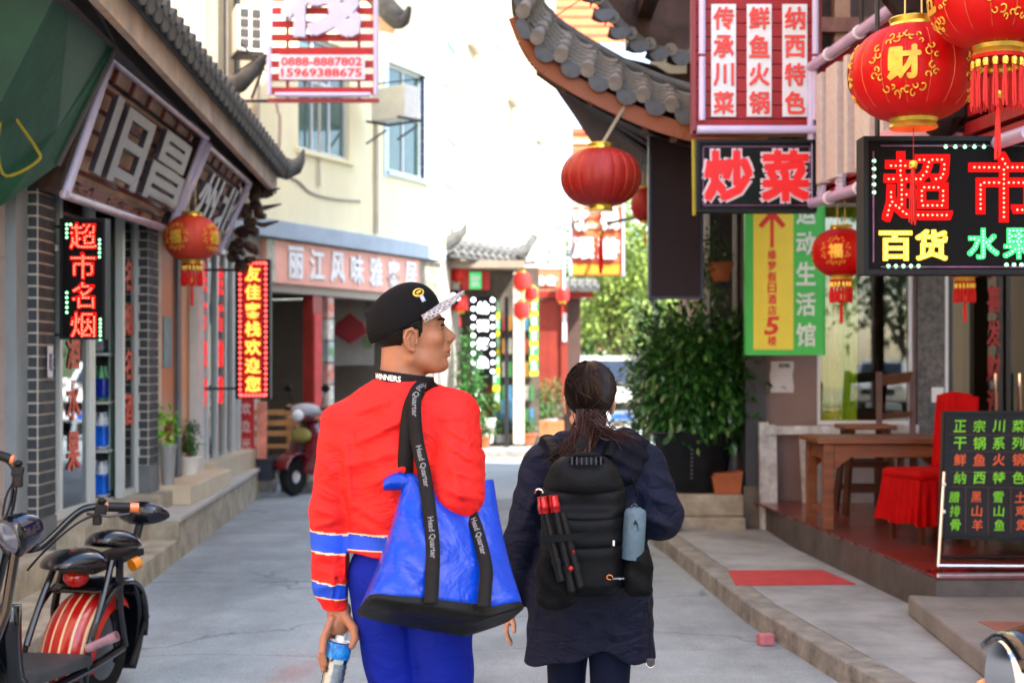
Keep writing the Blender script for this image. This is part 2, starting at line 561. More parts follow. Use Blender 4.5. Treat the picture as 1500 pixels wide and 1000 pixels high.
# ------------------------------------------------------------------ world-coordinate building under an unrotated root
def root_loc(o):
    v = Vector((0, 0, 0))
    while o is not None:
        v += Vector(o.location); o = o.parent
    return v
def bw(mb, name, mats, parent=None, **k):
    if parent is not None:
        r = root_loc(parent)
        mb.v = [(x - r.x, y - r.y, z - r.z) for x, y, z in mb.v]
    return mb.build(name, mats, parent, **k)

def wall_boxes(x0, x1, z0, z1, holes, th=.2, y0=0.0):
    xs = sorted({x0, x1, *[h[0] for h in holes], *[h[1] for h in holes]})
    zs = sorted({z0, z1, *[h[2] for h in holes], *[h[3] for h in holes]})
    mb = MB()
    for i in range(len(xs) - 1):
        for j in range(len(zs) - 1):
            cx, cz = (xs[i] + xs[i + 1]) / 2, (zs[j] + zs[j + 1]) / 2
            if any(h[0] < cx < h[1] and h[2] < cz < h[3] for h in holes): continue
            mb.span((xs[i], y0, zs[j]), (xs[i + 1], y0 + th, zs[j + 1]))
    return mb

def frame_of(A, B):
    A, B = Vector((*A, 0)), Vector((*B, 0))
    d = B - A
    return A, math.atan2(d.y, d.x), d.length

def add_window(parent, x0, x1, z0, z1, y=.08, nm=2, fm=None, gm=None, sill=True, transom=None, fw=.05, trim=None):
    fm = fm or alum; gm = gm or winglass
    mb = MB()
    for a, b in ((x0, x0 + fw), (x1 - fw, x1)): mb.span((a, y, z0), (b, y + .06, z1))
    for a, b in ((z0, z0 + fw), (z1 - fw, z1)): mb.span((x0 + fw, y, a), (x1 - fw, y + .06, b))
    for k in range(1, nm):
        x = x0 + (x1 - x0) * k / nm
        mb.span((x - fw * .45, y + .004, z0 + fw), (x + fw * .45, y + .056, z1 - fw))
    if transom:
        z = z0 + (z1 - z0) * transom
        mb.span((x0 + fw, y + .002, z - fw * .45), (x1 - fw, y + .058, z + fw * .45))
    o = mb.build('window', fm, parent)
    for k in range(nm):
        a = x0 + (x1 - x0) * k / nm + fw * .5; b = x0 + (x1 - x0) * (k + 1) / nm - fw * .5
        MB().span((a, y + .025, z0 + fw), (b, y + .031, z1 - fw)).build('pane', gm, o)
    if sill: MB().span((x0 - .06, -.06, z0 - .06), (x1 + .06, y, z0 - .002)).build('sill', trim or fm, o)
    return o

winglass = M('window_glass', (.09, .16, .15), .06, var=.3, scale=2, spec=.9)
curtain = M('pale_green_curtain', (.28, .42, .36), .8, var=.3, scale=8, stretch=(6, 6, .3))

# ------------------------------------------------------------------ ground
g = MB(); g.span((-90, -60, -.6), (90, 200, -.03)); struct(g.build('ground', M('far_ground', (.2, .19, .17), .95, var=.2, scale=.3)))
road_m = M('road_concrete', (.325, .365, .38), .85, var=.16, scale=1.3, bump=.6, bscale=24, col2=(.42, .465, .48), spec=.3)
def road_material():
    m = road_m; n, l = m.node_tree.nodes, m.node_tree.links
    b = n['Principled BSDF']
    tc = n.new('ShaderNodeTexCoord')
    # wide stains
    nz = n.new('ShaderNodeTexNoise'); nz.inputs['Scale'].default_value = .55; nz.inputs['Detail'].default_value = 7; nz.inputs['Roughness'].default_value = .7
    mp = n.new('ShaderNodeMapping'); mp.inputs['Scale'].default_value = (1, .45, 1)
    l.new(tc.outputs['Object'], mp.inputs[0]); l.new(mp.outputs[0], nz.inputs[0])
    cr = n.new('ShaderNodeMapRange'); cr.inputs[1].default_value = .42; cr.inputs[2].default_value = .66; cr.inputs[3].default_value = 1.0; cr.inputs[4].default_value = .6
    l.new(nz.outputs[0], cr.inputs[0])
    mul = n.new('ShaderNodeMix'); mul.data_type = 'RGBA'; mul.blend_type = 'MULTIPLY'; mul.inputs[0].default_value = 1
    src = b.inputs['Base Color'].links[0].from_socket
    l.new(src, mul.inputs[6]); l.new(cr.outputs[0], mul.inputs[7])
    # worn red paint band
    sp = n.new('ShaderNodeSeparateXYZ'); l.new(tc.outputs['Object'], sp.inputs[0])
    d1 = n.new('ShaderNodeMath'); d1.operation = 'ADD'; d1.inputs[1].default_value = 1.02; l.new(sp.outputs[0], d1.inputs[0])
    d2 = n.new('ShaderNodeMath'); d2.operation = 'ABSOLUTE'; l.new(d1.outputs[0], d2.inputs[0])
    d3 = n.new('ShaderNodeMapRange'); d3.inputs[1].default_value = .12; d3.inputs[2].default_value = .22; d3.inputs[3].default_value = 1; d3.inputs[4].default_value = 0; l.new(d2.outputs[0], d3.inputs[0])
    d4 = n.new('ShaderNodeMapRange'); d4.inputs[1].default_value = 8.2; d4.inputs[2].default_value = 7.4; d4.inputs[3].default_value = 0; d4.inputs[4].default_value = 1; l.new(sp.outputs[1], d4.inputs[0])
    n2 = n.new('ShaderNodeTexNoise'); n2.inputs['Scale'].default_value = 5; n2.inputs['Detail'].default_value = 6; l.new(tc.outputs['Object'], n2.inputs[0])
    n3 = n.new('ShaderNodeMapRange'); n3.inputs[1].default_value = .4; n3.inputs[2].default_value = .6; l.new(n2.outputs[0], n3.inputs[0])
    a1 = n.new('ShaderNodeMath'); a1.operation = 'MULTIPLY'; l.new(d3.outputs[0], a1.inputs[0]); l.new(d4.outputs[0], a1.inputs[1])
    a2 = n.new('ShaderNodeMath'); a2.operation = 'MULTIPLY'; l.new(a1.outputs[0], a2.inputs[0]); l.new(n3.outputs[0], a2.inputs[1])
    a3 = n.new('ShaderNodeMath'); a3.operation = 'MULTIPLY'; a3.inputs[1].default_value = .38; l.new(a2.outputs[0], a3.inputs[0])
    mx = n.new('ShaderNodeMix'); mx.data_type = 'RGBA'; mx.inputs[7].default_value = (.42, .2, .17, 1)
    l.new(a3.outputs[0], mx.inputs[0]); l.new(mul.outputs[2], mx.inputs[6])
    # hairline cracks and grit
    vn = n.new('ShaderNodeTexNoise'); vn.inputs['Scale'].default_value = 1.7; vn.inputs['Detail'].default_value = 4
    l.new(tc.outputs['Object'], vn.inputs[0])
    va = n.new('ShaderNodeMixRGB'); va.blend_type = 'ADD'; va.inputs[0].default_value = 1.0
    l.new(tc.outputs['Object'], va.inputs[1]); l.new(vn.outputs[1], va.inputs[2])
    vo = n.new('ShaderNodeTexVoronoi'); vo.feature = 'DISTANCE_TO_EDGE'; vo.inputs['Scale'].default_value = .33
    l.new(va.outputs[0], vo.inputs[0])
    vr = n.new('ShaderNodeMapRange'); vr.inputs[1].default_value = .001; vr.inputs[2].default_value = .008; vr.inputs[3].default_value = .62; vr.inputs[4].default_value = 1
    l.new(vo.outputs[0], vr.inputs[0])
    gn = n.new('ShaderNodeTexNoise'); gn.inputs['Scale'].default_value = 70; gn.inputs['Detail'].default_value = 2; l.new(tc.outputs['Object'], gn.inputs[0])
    gr = n.new('ShaderNodeMapRange'); gr.inputs[1].default_value = .3; gr.inputs[2].default_value = .7; gr.inputs[3].default_value = .82; gr.inputs[4].default_value = 1.12; l.new(gn.outputs[0], gr.inputs[0])
    oi = n.new('ShaderNodeObjectInfo'); orr = n.new('ShaderNodeMapRange'); orr.inputs[3].default_value = .84; orr.inputs[4].default_value = 1.08; l.new(oi.outputs['Random'], orr.inputs[0])
    m0 = n.new('ShaderNodeMath'); m0.operation = 'MULTIPLY'; l.new(gr.outputs[0], m0.inputs[0]); l.new(orr.outputs[0], m0.inputs[1])
    mm = n.new('ShaderNodeMath'); mm.operation = 'MULTIPLY'; l.new(vr.outputs[0], mm.inputs[0]); l.new(m0.outputs[0], mm.inputs[1])
    m3 = n.new('ShaderNodeMix'); m3.data_type = 'RGBA'; m3.blend_type = 'MULTIPLY'; m3.inputs[0].default_value = 1
    l.new(mx.outputs[2], m3.inputs[6]); l.new(mm.outputs[0], m3.inputs[7]); l.new(m3.outputs[2], b.inputs['Base Color'])
    b.inputs['Roughness'].default_value = .78
road_material()
road = thing('road', '', '', (0, 0, 0)); del road['label'], road['category']; struct(road)
rb = MB(); rb.span((-6, -30, -.4), (6.5, 60, -.02)); struct(rb.build('road_bed', M('joint_dirt', (.06, .055, .05), .95)))
# slabs with uneven joints (cracks that run across the lane)
def wob(x, y0, s): return y0 + .10 * math.sin(x * 1.3 + s) + .05 * math.sin(x * 3.7 + 2 * s) + .02 * math.sin(x * 11 + s * 3)
ys_ = [-30, -22, -14, -8, -3, 1.2, 4.6, 7.6, 10.1, 12.9, 16.2, 20, 24.5, 30, 37, 46, 60]
xs_ = [-6, -.95, 6.5]
for j in range(len(ys_) - 1):
    for i in range(2):
        x0, x1 = xs_[i] + .004, xs_[i + 1] - .004
        if j in (8, 9, 11, 12):
            if i == 1: continue
            x1 = xs_[2] - .004
        N = 14
        gap = .011
        lo = [(x0 + (x1 - x0) * k / N, wob(x0 + (x1 - x0) * k / N, ys_[j], j) + gap) for k in range(N + 1)]
        hi = [(x0 + (x1 - x0) * k / N, wob(x0 + (x1 - x0) * k / N, ys_[j + 1], j + 1) - gap) for k in range(N + 1)]
        jx = lambda y_: .05 * math.sin(y_ * 1.7) + .02 * math.sin(y_ * 6.1)
        if x1 < 0: lo[-1] = (lo[-1][0] + jx(ys_[j]), lo[-1][1]); hi[-1] = (hi[-1][0] + jx(ys_[j + 1]), hi[-1][1])
        elif x0 > -2: lo[0] = (lo[0][0] + jx(ys_[j]), lo[0][1]); hi[0] = (hi[0][0] + jx(ys_[j + 1]), hi[0][1])
        MB().slab(lo + hi[::-1], -.06, 0.0 + random.uniform(-.002, .002)).build('paving_slab', road_m, road)

# pavement on the right with its kerb
pv = thing('pavement', '', ''); del pv['label'], pv['category']; struct(pv)
kl = [(2.6, -.2), (1.95, 4.0), (1.58, 6.87), (1.40, 8.4), (1.25, 11.3), (1.18, 12.2)]
def off(pl, d): return [(x + d, y) for x, y in pl]
for a, b in zip(kl[:-1], kl[1:]):
    n_ = max(1, int(math.hypot(b[0] - a[0], b[1] - a[1]) / 1.1))
    for k in range(n_):
        t0, t1 = k / n_ + .004, (k + 1) / n_ - .004
        p0 = (a[0] + (b[0] - a[0]) * t0, a[1] + (b[1] - a[1]) * t0); p1 = (a[0] + (b[0] - a[0]) * t1, a[1] + (b[1] - a[1]) * t1)
        MB().slab([p0, (p0[0] + .16, p0[1]), (p1[0] + .16, p1[1]), p1], -.05, .125 + random.uniform(-.004, .004)).build('kerb_stone', kerbm, pv, bevel=.012)
inner = off(kl, .163)
for j in range(len(inner) - 1):
    (xa, ya), (xb, yb) = inner[j], inner[j + 1]
    n_ = max(1, int((yb - ya) / 2.2))
    for k in range(n_):
        t0, t1 = k / n_, (k + 1) / n_
        q0 = (xa + (xb - xa) * t0, ya + (yb - ya) * t0 + .005); q1 = (xa + (xb - xa) * t1, ya + (yb - ya) * t1 - .005)
        MB().slab([q0, (7.5, q0[1]), (7.5, q1[1]), q1], -.05, .118).build('paving_slab', concrete, pv)
# lower concrete landing in front of the terrace
ld = MB().slab([(2.42, 7.98), (2.24, 8.05), (2.14, 6.55), (2.05, 5.2), (7.5, 5.2), (7.5, 7.98)], .119, .235)
struct(ld.build('landing', M('landing_concrete', (.22, .215, .21), .85, var=.3, scale=2.2, bump=.4, bscale=30), bevel=.015))
struct(MB().slab([(2.42, 6.5), (4.6, 6.4), (4.6, 7.1), (2.36, 7.2)], .236, .2395).build('worn_red_paint', M('worn_red', (.3, .14, .11), .8, var=.4, scale=7)))
# red tiled terrace
terr = thing('terrace', '', ''); del terr['label'], terr['category']; struct(terr)
MB().slab([(2.17, 11.0), (2.38, 7.98), (7.5, 7.98), (7.5, 12.36), (2.17, 12.36)], .12, .33).build('terrace_base', M('terrace_riser', (.11, .1, .1), .8, var=.4, scale=4, bump=.3), terr)
rt = M('red_floor_tile', (.2, .05, .04), .28, var=.3, scale=3, coat=.25)
rt2 = M('polished_red_tile', (.13, .02, .022), .12, var=.3, scale=4, coat=.6)
proto_tile = None
y = 8.28
MB().span((2.375, 7.97, .331), (7.4, 8.265, .346)).build('edge_tile', rt2, terr, bevel=.004)
while y < 12.3:
    x0 = 2.38 - (y - 7.98) * .07
    x = x0 + .005
    while x < 5.3:
        if proto_tile is None:
            mbx = MB().span((0, 0, 0), (.296, .296, .014)); proto_tile = mbx.mesh('floor_tile', rt)
        o = link('floor_tile', proto_tile, terr, loc=(x, y, .331 + random.uniform(-.001, .001)))
        x += .302
    y += .302
# ------------------------------------------------------------------ left steps
st = thing('shop_steps', '', ''); del st['label'], st['category']; struct(st)
for y0, y1 in ((4.2, 5.6), (5.61, 7.3), (7.31, 9.2), (9.21, 11.1)):
    xx = lambda y: -2.5 - (y - 9.2) * .056
    MB().slab([(xx(y0), y0), (xx(y1), y1), (-3.6, y1), (-3.6, y0)], -.05, .17).build('kerb_stone', stepm, st, bevel=.012)
for y0, y1 in ((11.11, 12.9), (12.91, 14.6), (14.61, 16.3)):
    MB().slab([(xx(y0), y0), (xx(y1), y1), (-3.6, y1), (-3.6, y0)], -.05, .3).build('step_block', stepm, st)
    MB().slab([(xx(y0) + .02, y0), (xx(y1) + .02, y1), (-3.6, y1), (-3.6, y0)], .301, .345).build('step_slab', M('step_top', (.4, .39, .36), .6, var=.15, scale=4), st, bevel=.006)
MB().slab([(-2.86, 7.0), (-2.86, 8.98), (-3.6, 8.98), (-3.6, 7.0)], .171, .36).build('plinth', stepm, st)
MB().slab([(-2.80, 9.32), (-2.86, 11.98), (-3.6, 11.98), (-3.6, 9.32)], .171, .47).build('plinth', stepm, st)
MB().slab([(-2.72, 12.02), (-2.75, 13.95), (-3.9, 13.95), (-3.9, 12.02)], .346, .5).build('entrance_step', beige, st, bevel=.006)
MB().slab([(-2.92, 13.96), (-2.92, 16.2), (-3.6, 16.2), (-3.6, 13.96)], .346, .56).build('plinth', beige, st)

# ------------------------------------------------------------------ left shop building (wall line x = -3.05)
lb = thing('shop_building', 'tall peach rendered shop building with dark brick pillars, left side of the street', 'building', (-3.3, 12, 0))
# masses: upper peach wall, rear masses
b_ = wall_boxes(6.0, 15.0, 4.1, 14, [(7.3, 8.2, 5.2, 6.6), (9.6, 10.5, 5.0, 6.6), (13.6, 14.5, 4.9, 6.9)], .25)
fn_left = lambda mb, X: setattr(mb, 'v', [(X - y, x, z) for x, y, z in mb.v]) or mb
bw(fn_left(b_, -3.45), 'upper_wall', peach, lb)
bw(MB().span((-6.4, 6, 0), (-6.2, 16.2, 4.0)).span((-6.2, 5.8, 0), (-3.2, 6, 4.0)).span((-6.2, 16.0, 0), (-3.5, 16.2, 14)), 'rear_wall', greyren, lb)
bw(MB().span((-6.4, 5.8, 4.0), (-3.46, 16.2, 4.09)), 'ceiling_slab', greyren, lb)
bw(MB().span((-3.7, 15.001, 4.1), (-3.4, 15.5, 14)), 'pilaster', M('pale_render', (.66, .55, .45), .9, var=.1), lb)
bw(fn_left(wall_boxes(15.501, 17.5, 3.4, 14, [(16.0, 16.9, 4.2, 6.9)], .25), -3.45), 'corner_wall', M('grey_beige', (.46, .40, .31), .9, var=.15, scale=2), lb)
for (a, b, c, d) in ((7.3, 8.2, 5.2, 6.6), (9.6, 10.5, 5.0, 6.6), (13.6, 14.5, 4.9, 6.9), (16.0, 16.9, 4.2, 6.9)):
    w_ = MB()
    w_.span((-3.5, a, c), (-3.46, a + .05, d)).span((-3.5, b - .05, c), (-3.46, b, d)).span((-3.5, a, c), (-3.46, b, c + .05)).span((-3.5, a, d - .05), (-3.46, b, d)).span((-3.5, (a + b) / 2 - .02, c), (-3.47, (a + b) / 2 + .02, d))
    wo_ = bw(w_, 'window', alum, lb)
    bw(MB().span((-3.56, a, c), (-3.53, b, d)), 'pane', winglass, wo_)
# ground-floor piers
bw(MB().span((-3.3, 6.1, .17), (-3.13, 8.78, 3.2)), 'shutter_wall', M('pink_grey_panel', (.42, .36, .35), .55, var=.12, scale=2), lb)
for z in (.7, 1.2, 1.7, 2.2):
    bw(MB().span((-3.125, 6.2, z), (-3.105, 8.7, z + .035)), 'panel_rib', M('pink_grey_panel'), lb)
bw(MB().span((-3.3, 8.78, .17), (-3.06, 8.98, 3.2)), 'door_jamb', M('grey_jamb', (.25, .28, .3), .5), lb)
brick_me = {}
def brick_mesh(dx, dy, dz, m=None):
    k = (round(dx, 3), round(dy, 3), round(dz, 3))
    if k not in brick_me:
        brick_me[k] = MB().box((0, 0, 0), (dx, dy, dz)).mesh('brick', m or brickm)
    return brick_me[k]
def brick_pillar(parent, x0, x1, y0, y1, z0, z1, bh=.074, side_whole=True):
    bw(MB().span((x0, y0, z0), (x1, y1, z1)), 'mortar_core', mortar, parent)
    r = root_loc(parent); z = z0; row = 0
    while z < z1 - .05:
        h = bh - .014
        # front face (-y)
        L = x1 - x0
        cuts = [0, L] if row % 2 == 0 else [0, L * .5, L]
        for a, b in zip(cuts[:-1], cuts[1:]):
            o = link('brick', brick_mesh(b - a - .012, .03, h), parent)
            o.location = (x0 + (a + b) / 2 - r.x, y0 + .007 - r.y + random.uniform(-.001, .001), z + bh / 2 - r.z)
        L = y1 - y0
        cuts = [0, L * .66, L] if row % 2 == 0 else [0, L * .34, L]
        for a, b in zip(cuts[:-1], cuts[1:]):
            o = link('brick', brick_mesh(.03, b - a - .012, h), parent)
            o.location = (x1 - .007 - r.x + random.uniform(-.001, .001), y0 + (a + b) / 2 - r.y, z + bh / 2 - r.z)
        z += bh; row += 1
p1 = thing('brick_pillar', 'dark grey brick pillar with pale joints beside the pink shutter', 'pillar', (-3.05, 9.15, .17), group='brick pillars of the shop front')
brick_pillar(p1, -3.13, -3.0, 9.0, 9.32, .55, 3.1)
bw(MB().span((-3.14, 8.99, .17), (-2.985, 9.33, .55)), 'pillar_base', M('grey_stone_base', (.16, .17, .18), .6, var=.2), p1)
p2 = thing('brick_pillar', 'narrow brick pillar between the glass door and the orange doorway', 'pillar', (-3.05, 12.0, .3), group='brick pillars of the shop front')
brick_pillar(p2, -3.14, -2.99, 11.7, 12.0, .7, 3.1)
bw(MB().span((-3.15, 11.69, .3), (-2.98, 12.01, .7)), 'pillar_base', M('grey_stone_base'), p2)
bw(MB().span((-3.45, 8.98, 2.75), (-3.16, 16.2, 4.0)), 'lintel_wall', M('dark_lintel', (.1, .08, .07), .8, var=.3), lb)
# glazed shop front
sf = thing('shop_window', 'white framed glass shop front with red lettering between the brick pillars', 'shop front', (-3.1, 10.5, .47))
fr = MB()
posts = [9.34, 9.66, 10.34, 10.42, 11.22, 11.67]
for y_ in posts: fr.span((-3.13, y_, .475), (-3.07, y_ + .06, 2.75))
fr.span((-3.13, 9.34, 2.69), (-3.07, 11.73, 2.75)).span((-3.12, 9.4, .475), (-3.08, 10.34, .53)).span((-3.12, 11.28, .475), (-3.08, 11.67, .53)).span((-3.12, 9.4, 2.3), (-3.08, 10.34, 2.34))
bw(fr, 'frame', alum, sf)
for a, b in ((9.40, 9.66), (9.72, 10.34), (11.28, 11.67)):
    bw(MB().span((-3.105, a, .53), (-3.097, b, 2.69)), 'pane', glass, sf)
for a, b in ((9.40, 9.66), (9.72, 10.34), (11.28, 11.67)):
    bw(MB().span((-3.2, a, .53), (-3.19, b, 2.69)), 'reflection_panel', M('pale_green_reflection', (.30, .38, .33), .4, var=.4, scale=2.2), sf)  # added panels; their pale green stands in for reflections on the glass
rl = M('red_window_letter', (.62, .13, .07), .6)
def side_text(mb, s, y, z, sz, X=-3.09, bold=.02, fit=None, depth=0):
    put_text(mb, s, (X, y, z), sz, ux=(0, 1, 0), uy=(0, 0, 1), bold=bold, fit=fit, depth=depth)
for i, c_ in enumerate('烟酒水果'):
    t = MB(); side_text(t, c_, 10.03, 2.0 - i * .36, .3, bold=.03); bw(t, 'character', rl, sf)
for i, c_ in enumerate('名烟名酒'):
    t = MB(); side_text(t, c_, 11.47, 2.25 - i * .36, .27, bold=.03); bw(t, 'character', rl, sf)
# shelves of drinks inside the open doorway
sh = thing('drinks_shelf', 'shelf of blue and green drink packs inside the open shop doorway', 'shelf', (-3.5, 11.4, .0))
bw(MB().span((-4.1, 11.5, .3), (-3.16, 11.53, 2.6)), 'back_panel', M('shop_poster', (.16, .2, .26), .5, var=.5, scale=4), sh)
for z in (.46, .84, 1.22, 1.6): bw(MB().span((-4.1, 11.12, z), (-3.16, 11.5, z + .02)), 'shelf_board', alum, sh)
pm = [M('blue_pack', (.01, .14, .6), .25, var=.5, scale=9), M('teal_pack', (.02, .3, .28), .3, var=.5, scale=9), M('white_pack', (.5, .55, .6), .3, var=.4, scale=14), M('navy_pack', (.01, .04, .3), .3, var=.5, scale=8), M('green_pack', (.04, .25, .08), .3, var=.4)]
pn = ['blue', 'teal', 'white', 'navy', 'green']
bw(MB().span((-3.5, 11.10, 1.64), (-3.2, 11.14, 2.2)), 'poster', M('person_poster', (.1, .2, .45), .5, var=.8, scale=7, col2=(.5, .5, .5)), sh)
for zi, z in enumerate((.485, .865, 1.245)):
    for k in range(3):
        ci = (0, 3, 0, 4, 1, 0, 1, 0, 3)[zi * 3 + k]
        pk = thing('drink_pack', '%s shrink-wrapped drink pack, %s shelf, %s in its row' % (pn[ci], ('bottom', 'middle', 'upper')[zi], ('left', 'centre', 'right')[k]), 'drink pack', (-3.86 + k * .27, 11.28, z), group='drink packs on the shop shelf')
        h = random.uniform(.26, .33)
        q = MB()
        for a in (-.08, 0, .08):
            for b in (-.06, .05): q.lathe([(.03, 0), (.042, .01), (.042, h * .7), (.02, h * .9), (.02, h)], 8, (a, b, 0))
        q.build('bottle', pm[(ci + 1) % 5 if ci else 2], pk, smooth=True, kind='stuff')
        MB().box((0, 0, h * .36), (.25, .22, h * .6)).build('wrap', pm[ci], pk, bevel=.02)
# pillar to the right: orange doorway etc.
od = thing('doorway', 'orange varnished timber doorway with grey post beside the second brick pillar', 'doorway', (-3.15, 12.9, .5))
bw(MB().span((-3.3, 12.02, .5), (-3.03, 12.3, 2.75)), 'door_jamb', M('striped_jamb', (.5, .42, .32), .6, var=.3, scale=12), od)
bw(MB().span((-3.12, 12.31, .5), (-3.07, 12.94, 2.75)), 'door_leaf', orangewood, od)
bw(MB().span((-3.14, 12.95, .5), (-3.04, 13.08, 2.75)), 'post', M('grey_post', (.1, .12, .14), .5), od)
bw(MB().span((-3.13, 13.09, .5), (-3.08, 13.58, 2.75)), 'door_leaf', M('yellow_brown_door', (.42, .2, .06), .4, var=.2, scale=3, stretch=(1, 1, .3)), od)
bw(MB().span((-3.068, 12.5, 1.5), (-3.062, 12.8, 1.95)), 'notice', M('notice_blue_green', (.08, .25, .3), .5, var=.5, scale=6), od)
bw(MB().span((-3.3, 13.6, .5), (-3.02, 13.95, 2.75)), 'door_jamb', M('white_render_pier', (.5, .5, .48), .8, var=.1), od)
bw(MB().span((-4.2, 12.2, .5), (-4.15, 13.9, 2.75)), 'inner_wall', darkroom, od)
# second glazed front with red strips
sg = thing('shop_window', 'narrow glass shop front with glowing red vertical lettering behind the welcome sign', 'shop front', (-3.1, 15, .56))
fr = MB()
for y_ in (13.97, 14.3, 14.75, 15.2, 15.62, 16.0): fr.span((-3.12, y_, .56), (-3.06, y_ + .07, 2.75))
fr.span((-3.12, 13.97, 2.69), (-3.06, 16.07, 2.75))
bw(fr, 'frame', alum, sg)
for a, b in ((14.04, 14.3), (14.37, 14.75), (14.82, 15.2), (15.27, 15.62)):
    bw(MB().span((-3.1, a, .6), (-3.092, b, 2.69)), 'pane', glass, sg)
for yy in (14.16, 14.98):
    t = MB()
    for i, c_ in enumerate('住宿旅游'): side_text(t, c_, yy, 2.4 - i * .38, .3, X=-3.07, bold=.05)
    bw(t, 'character', ledred, sg)
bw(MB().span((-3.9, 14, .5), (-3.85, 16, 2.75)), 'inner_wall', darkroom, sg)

# wood-shop inner floor and dark back
bw(MB().span((-6.2, 8.98, .1), (-3.15, 16.0, .165)), 'inner_floor', darkroom, lb)
# ------------------------------------------------------------------ tiled eave over the left shops
def roll_tile(r=.055, L=.36, n=9, tm=None):
    mb = MB(); vs_ = []
    for y_ in (0, L):
        for k in range(n):
            a = PI * k / (n - 1)
            vs_.append((math.cos(a) * r * (1 if y_ == 0 else .88), y_, math.sin(a) * r * (1 if y_ == 0 else .88)))
        for k in range(n):
            a = PI * (n - 1 - k) / (n - 1)
            vs_.append((math.cos(a) * (r - .014) * (1 if y_ == 0 else .88), y_, math.sin(a) * (r - .014) * (1 if y_ == 0 else .88)))
    W = 2 * n
    fs = [(k, (k + 1) % W, (k + 1) % W + W, k + W) for k in range(W)] + [tuple(reversed(range(W))), tuple(range(W, 2 * W))]
    mb.add(vs_, fs)
    mb.lathe([(.001, .0), (r * .98, .0), (r * .98, .016), (.001, .016)], 12, (0, .012, 0), rot3(R(90)))
    me = mb.mesh('roof_tile', tm or tilem, True); me.set_sharp_from_angle(angle=R(42)); return me
def drip_tile(w_=.10, n=8, tm=None):
    """shallow pan tile whose front edge hangs as a scalloped drip"""
    mb = MB(); poly = []
    for k in range(n + 1):
        a = PI * k / n
        poly.append((-math.cos(a) * w_, -math.sin(a) * .085))
    mb.prism(poly + [(w_, .012), (-w_, .012)], -.012, .004)
    def fn(u, v): 
        x = (u * 2 - 1) * w_
        return (x, v * .4, .012 + (x / w_) ** 2 * .03 - .012)
    mb.grid(fn, 6, 1)
    me = mb.mesh('drip_tile', tm or tilem, True); me.set_sharp_from_angle(angle=R(42)); return me
roll_me, drip_me = roll_tile(), drip_tile()
tile_sunlit = M('sunlit_roof_tile', (.21, .195, .17), .85, var=.4, scale=9, bump=.3, bscale=40)  # lighter copy of the roof tile, sunlight put into the colour
roll_big, drip_big = roll_tile(.054, .3, tm=tile_sunlit), drip_tile(.084, tm=M('blue_grey_tile', (.13, .145, .16), .85, var=.3, scale=9))
pan_me = drip_tile(.084, tm=tile_sunlit)

lr = thing('tiled_eave', 'long grey tiled eave with upturned tip above the left shops', 'roof', (-2.2, 10.5, 3.5))
E0, E1 = Vector((-1.98, 5.0, 3.74)), Vector((-2.28, 14.3, 3.5))
du = (E1 - E0).normalized(); inn = Vector((-1, 0, .27)).normalized(); upv = du.cross(inn) * -1
if upv.z < 0: upv = -upv
M3 = Matrix((tuple(du), tuple(inn), tuple(upv))).transposed()
qr = M3.to_euler()
rl_ = root_loc(lr)
L_ = (E1 - E0).length
bw(MB().hexa([E0 + inn * .03 - upv * .1, E1 + inn * .03 - upv * .1, E1 + inn * 1.5 - upv * .1, E0 + inn * 1.5 - upv * .1,
              E0 + inn * .03 - upv * .035, E1 + inn * .03 - upv * .035, E1 + inn * 1.5 - upv * .035, E0 + inn * 1.5 - upv * .035]), 'roof_deck', tilem, lr)
bw(MB().bar(E0 + inn * .06 - upv * .19, E1 + inn * .06 - upv * .19, .05, .19), 'fascia_board', M('pale_fascia', (.42, .33, .26), .7, var=.35, scale=3), lr)
bw(MB().bar(E0 + inn * .32 - upv * .2, E1 + inn * .32 - upv * .2, .1, .14), 'eave_beam', M('dark_fascia', (.08, .07, .07), .6, var=.3), lr)
k = 0; s_ = .1
while s_ < L_:
    for row in range(4):
        o = link('roof_tile', roll_me, lr); o.location = E0 + du * s_ + inn * (row * .35 - .03) + upv * (.02 + row * .0) - rl_; o.rotation_euler = qr
    o = link('drip_tile', drip_me, lr); o.location = E0 + du * (s_ + .1) + inn * -.01 - upv * .02 - rl_; o.rotation_euler = qr
    s_ += .2; k += 1
for s_ in np.arange(.4, L_, .55):
    bw(MB().bar(E0 + du * float(s_) + inn * .1 - upv * .13, E0 + du * float(s_) + inn * 1.45 - upv * .13, .06, .06), 'rafter', brownwood, lr)
tip = [E1 + inn * .9, E1 + inn * .3 + Vector((0, .05, .0)), E1 + Vector((.02, .1, .0)), E1 + Vector((.08, .14, .03)), E1 + Vector((.13, .16, .10)), E1 + Vector((.16, .18, .21))]
bw(MB().tube(tip, [.11, .12, .11, .085, .05, .012], 10), 'upturned_tip', tilem, lr, smooth=True)
tp2 = [P(270, 115, 13.5), P(318, 130, 13.2), P(352, 122, 13.0), P(375, 100, 12.9), P(389, 80, 12.85)]
h2 = thing('ridge_horn', 'grey upturned roof ridge horn behind the tall eave, near the striped hotel sign', 'roof ornament', tuple(P(318, 130, 13.2)))
bw(MB().tube(tp2, [.1, .1, .085, .06, .02], 10), 'horn', tilem, h2, smooth=True)
bw(MB().tube([p - Vector((0, 0, .15)) for p in tp2[:3]], [.07, .06, .03], 8), 'lower_roll', tilem, h2, smooth=True)

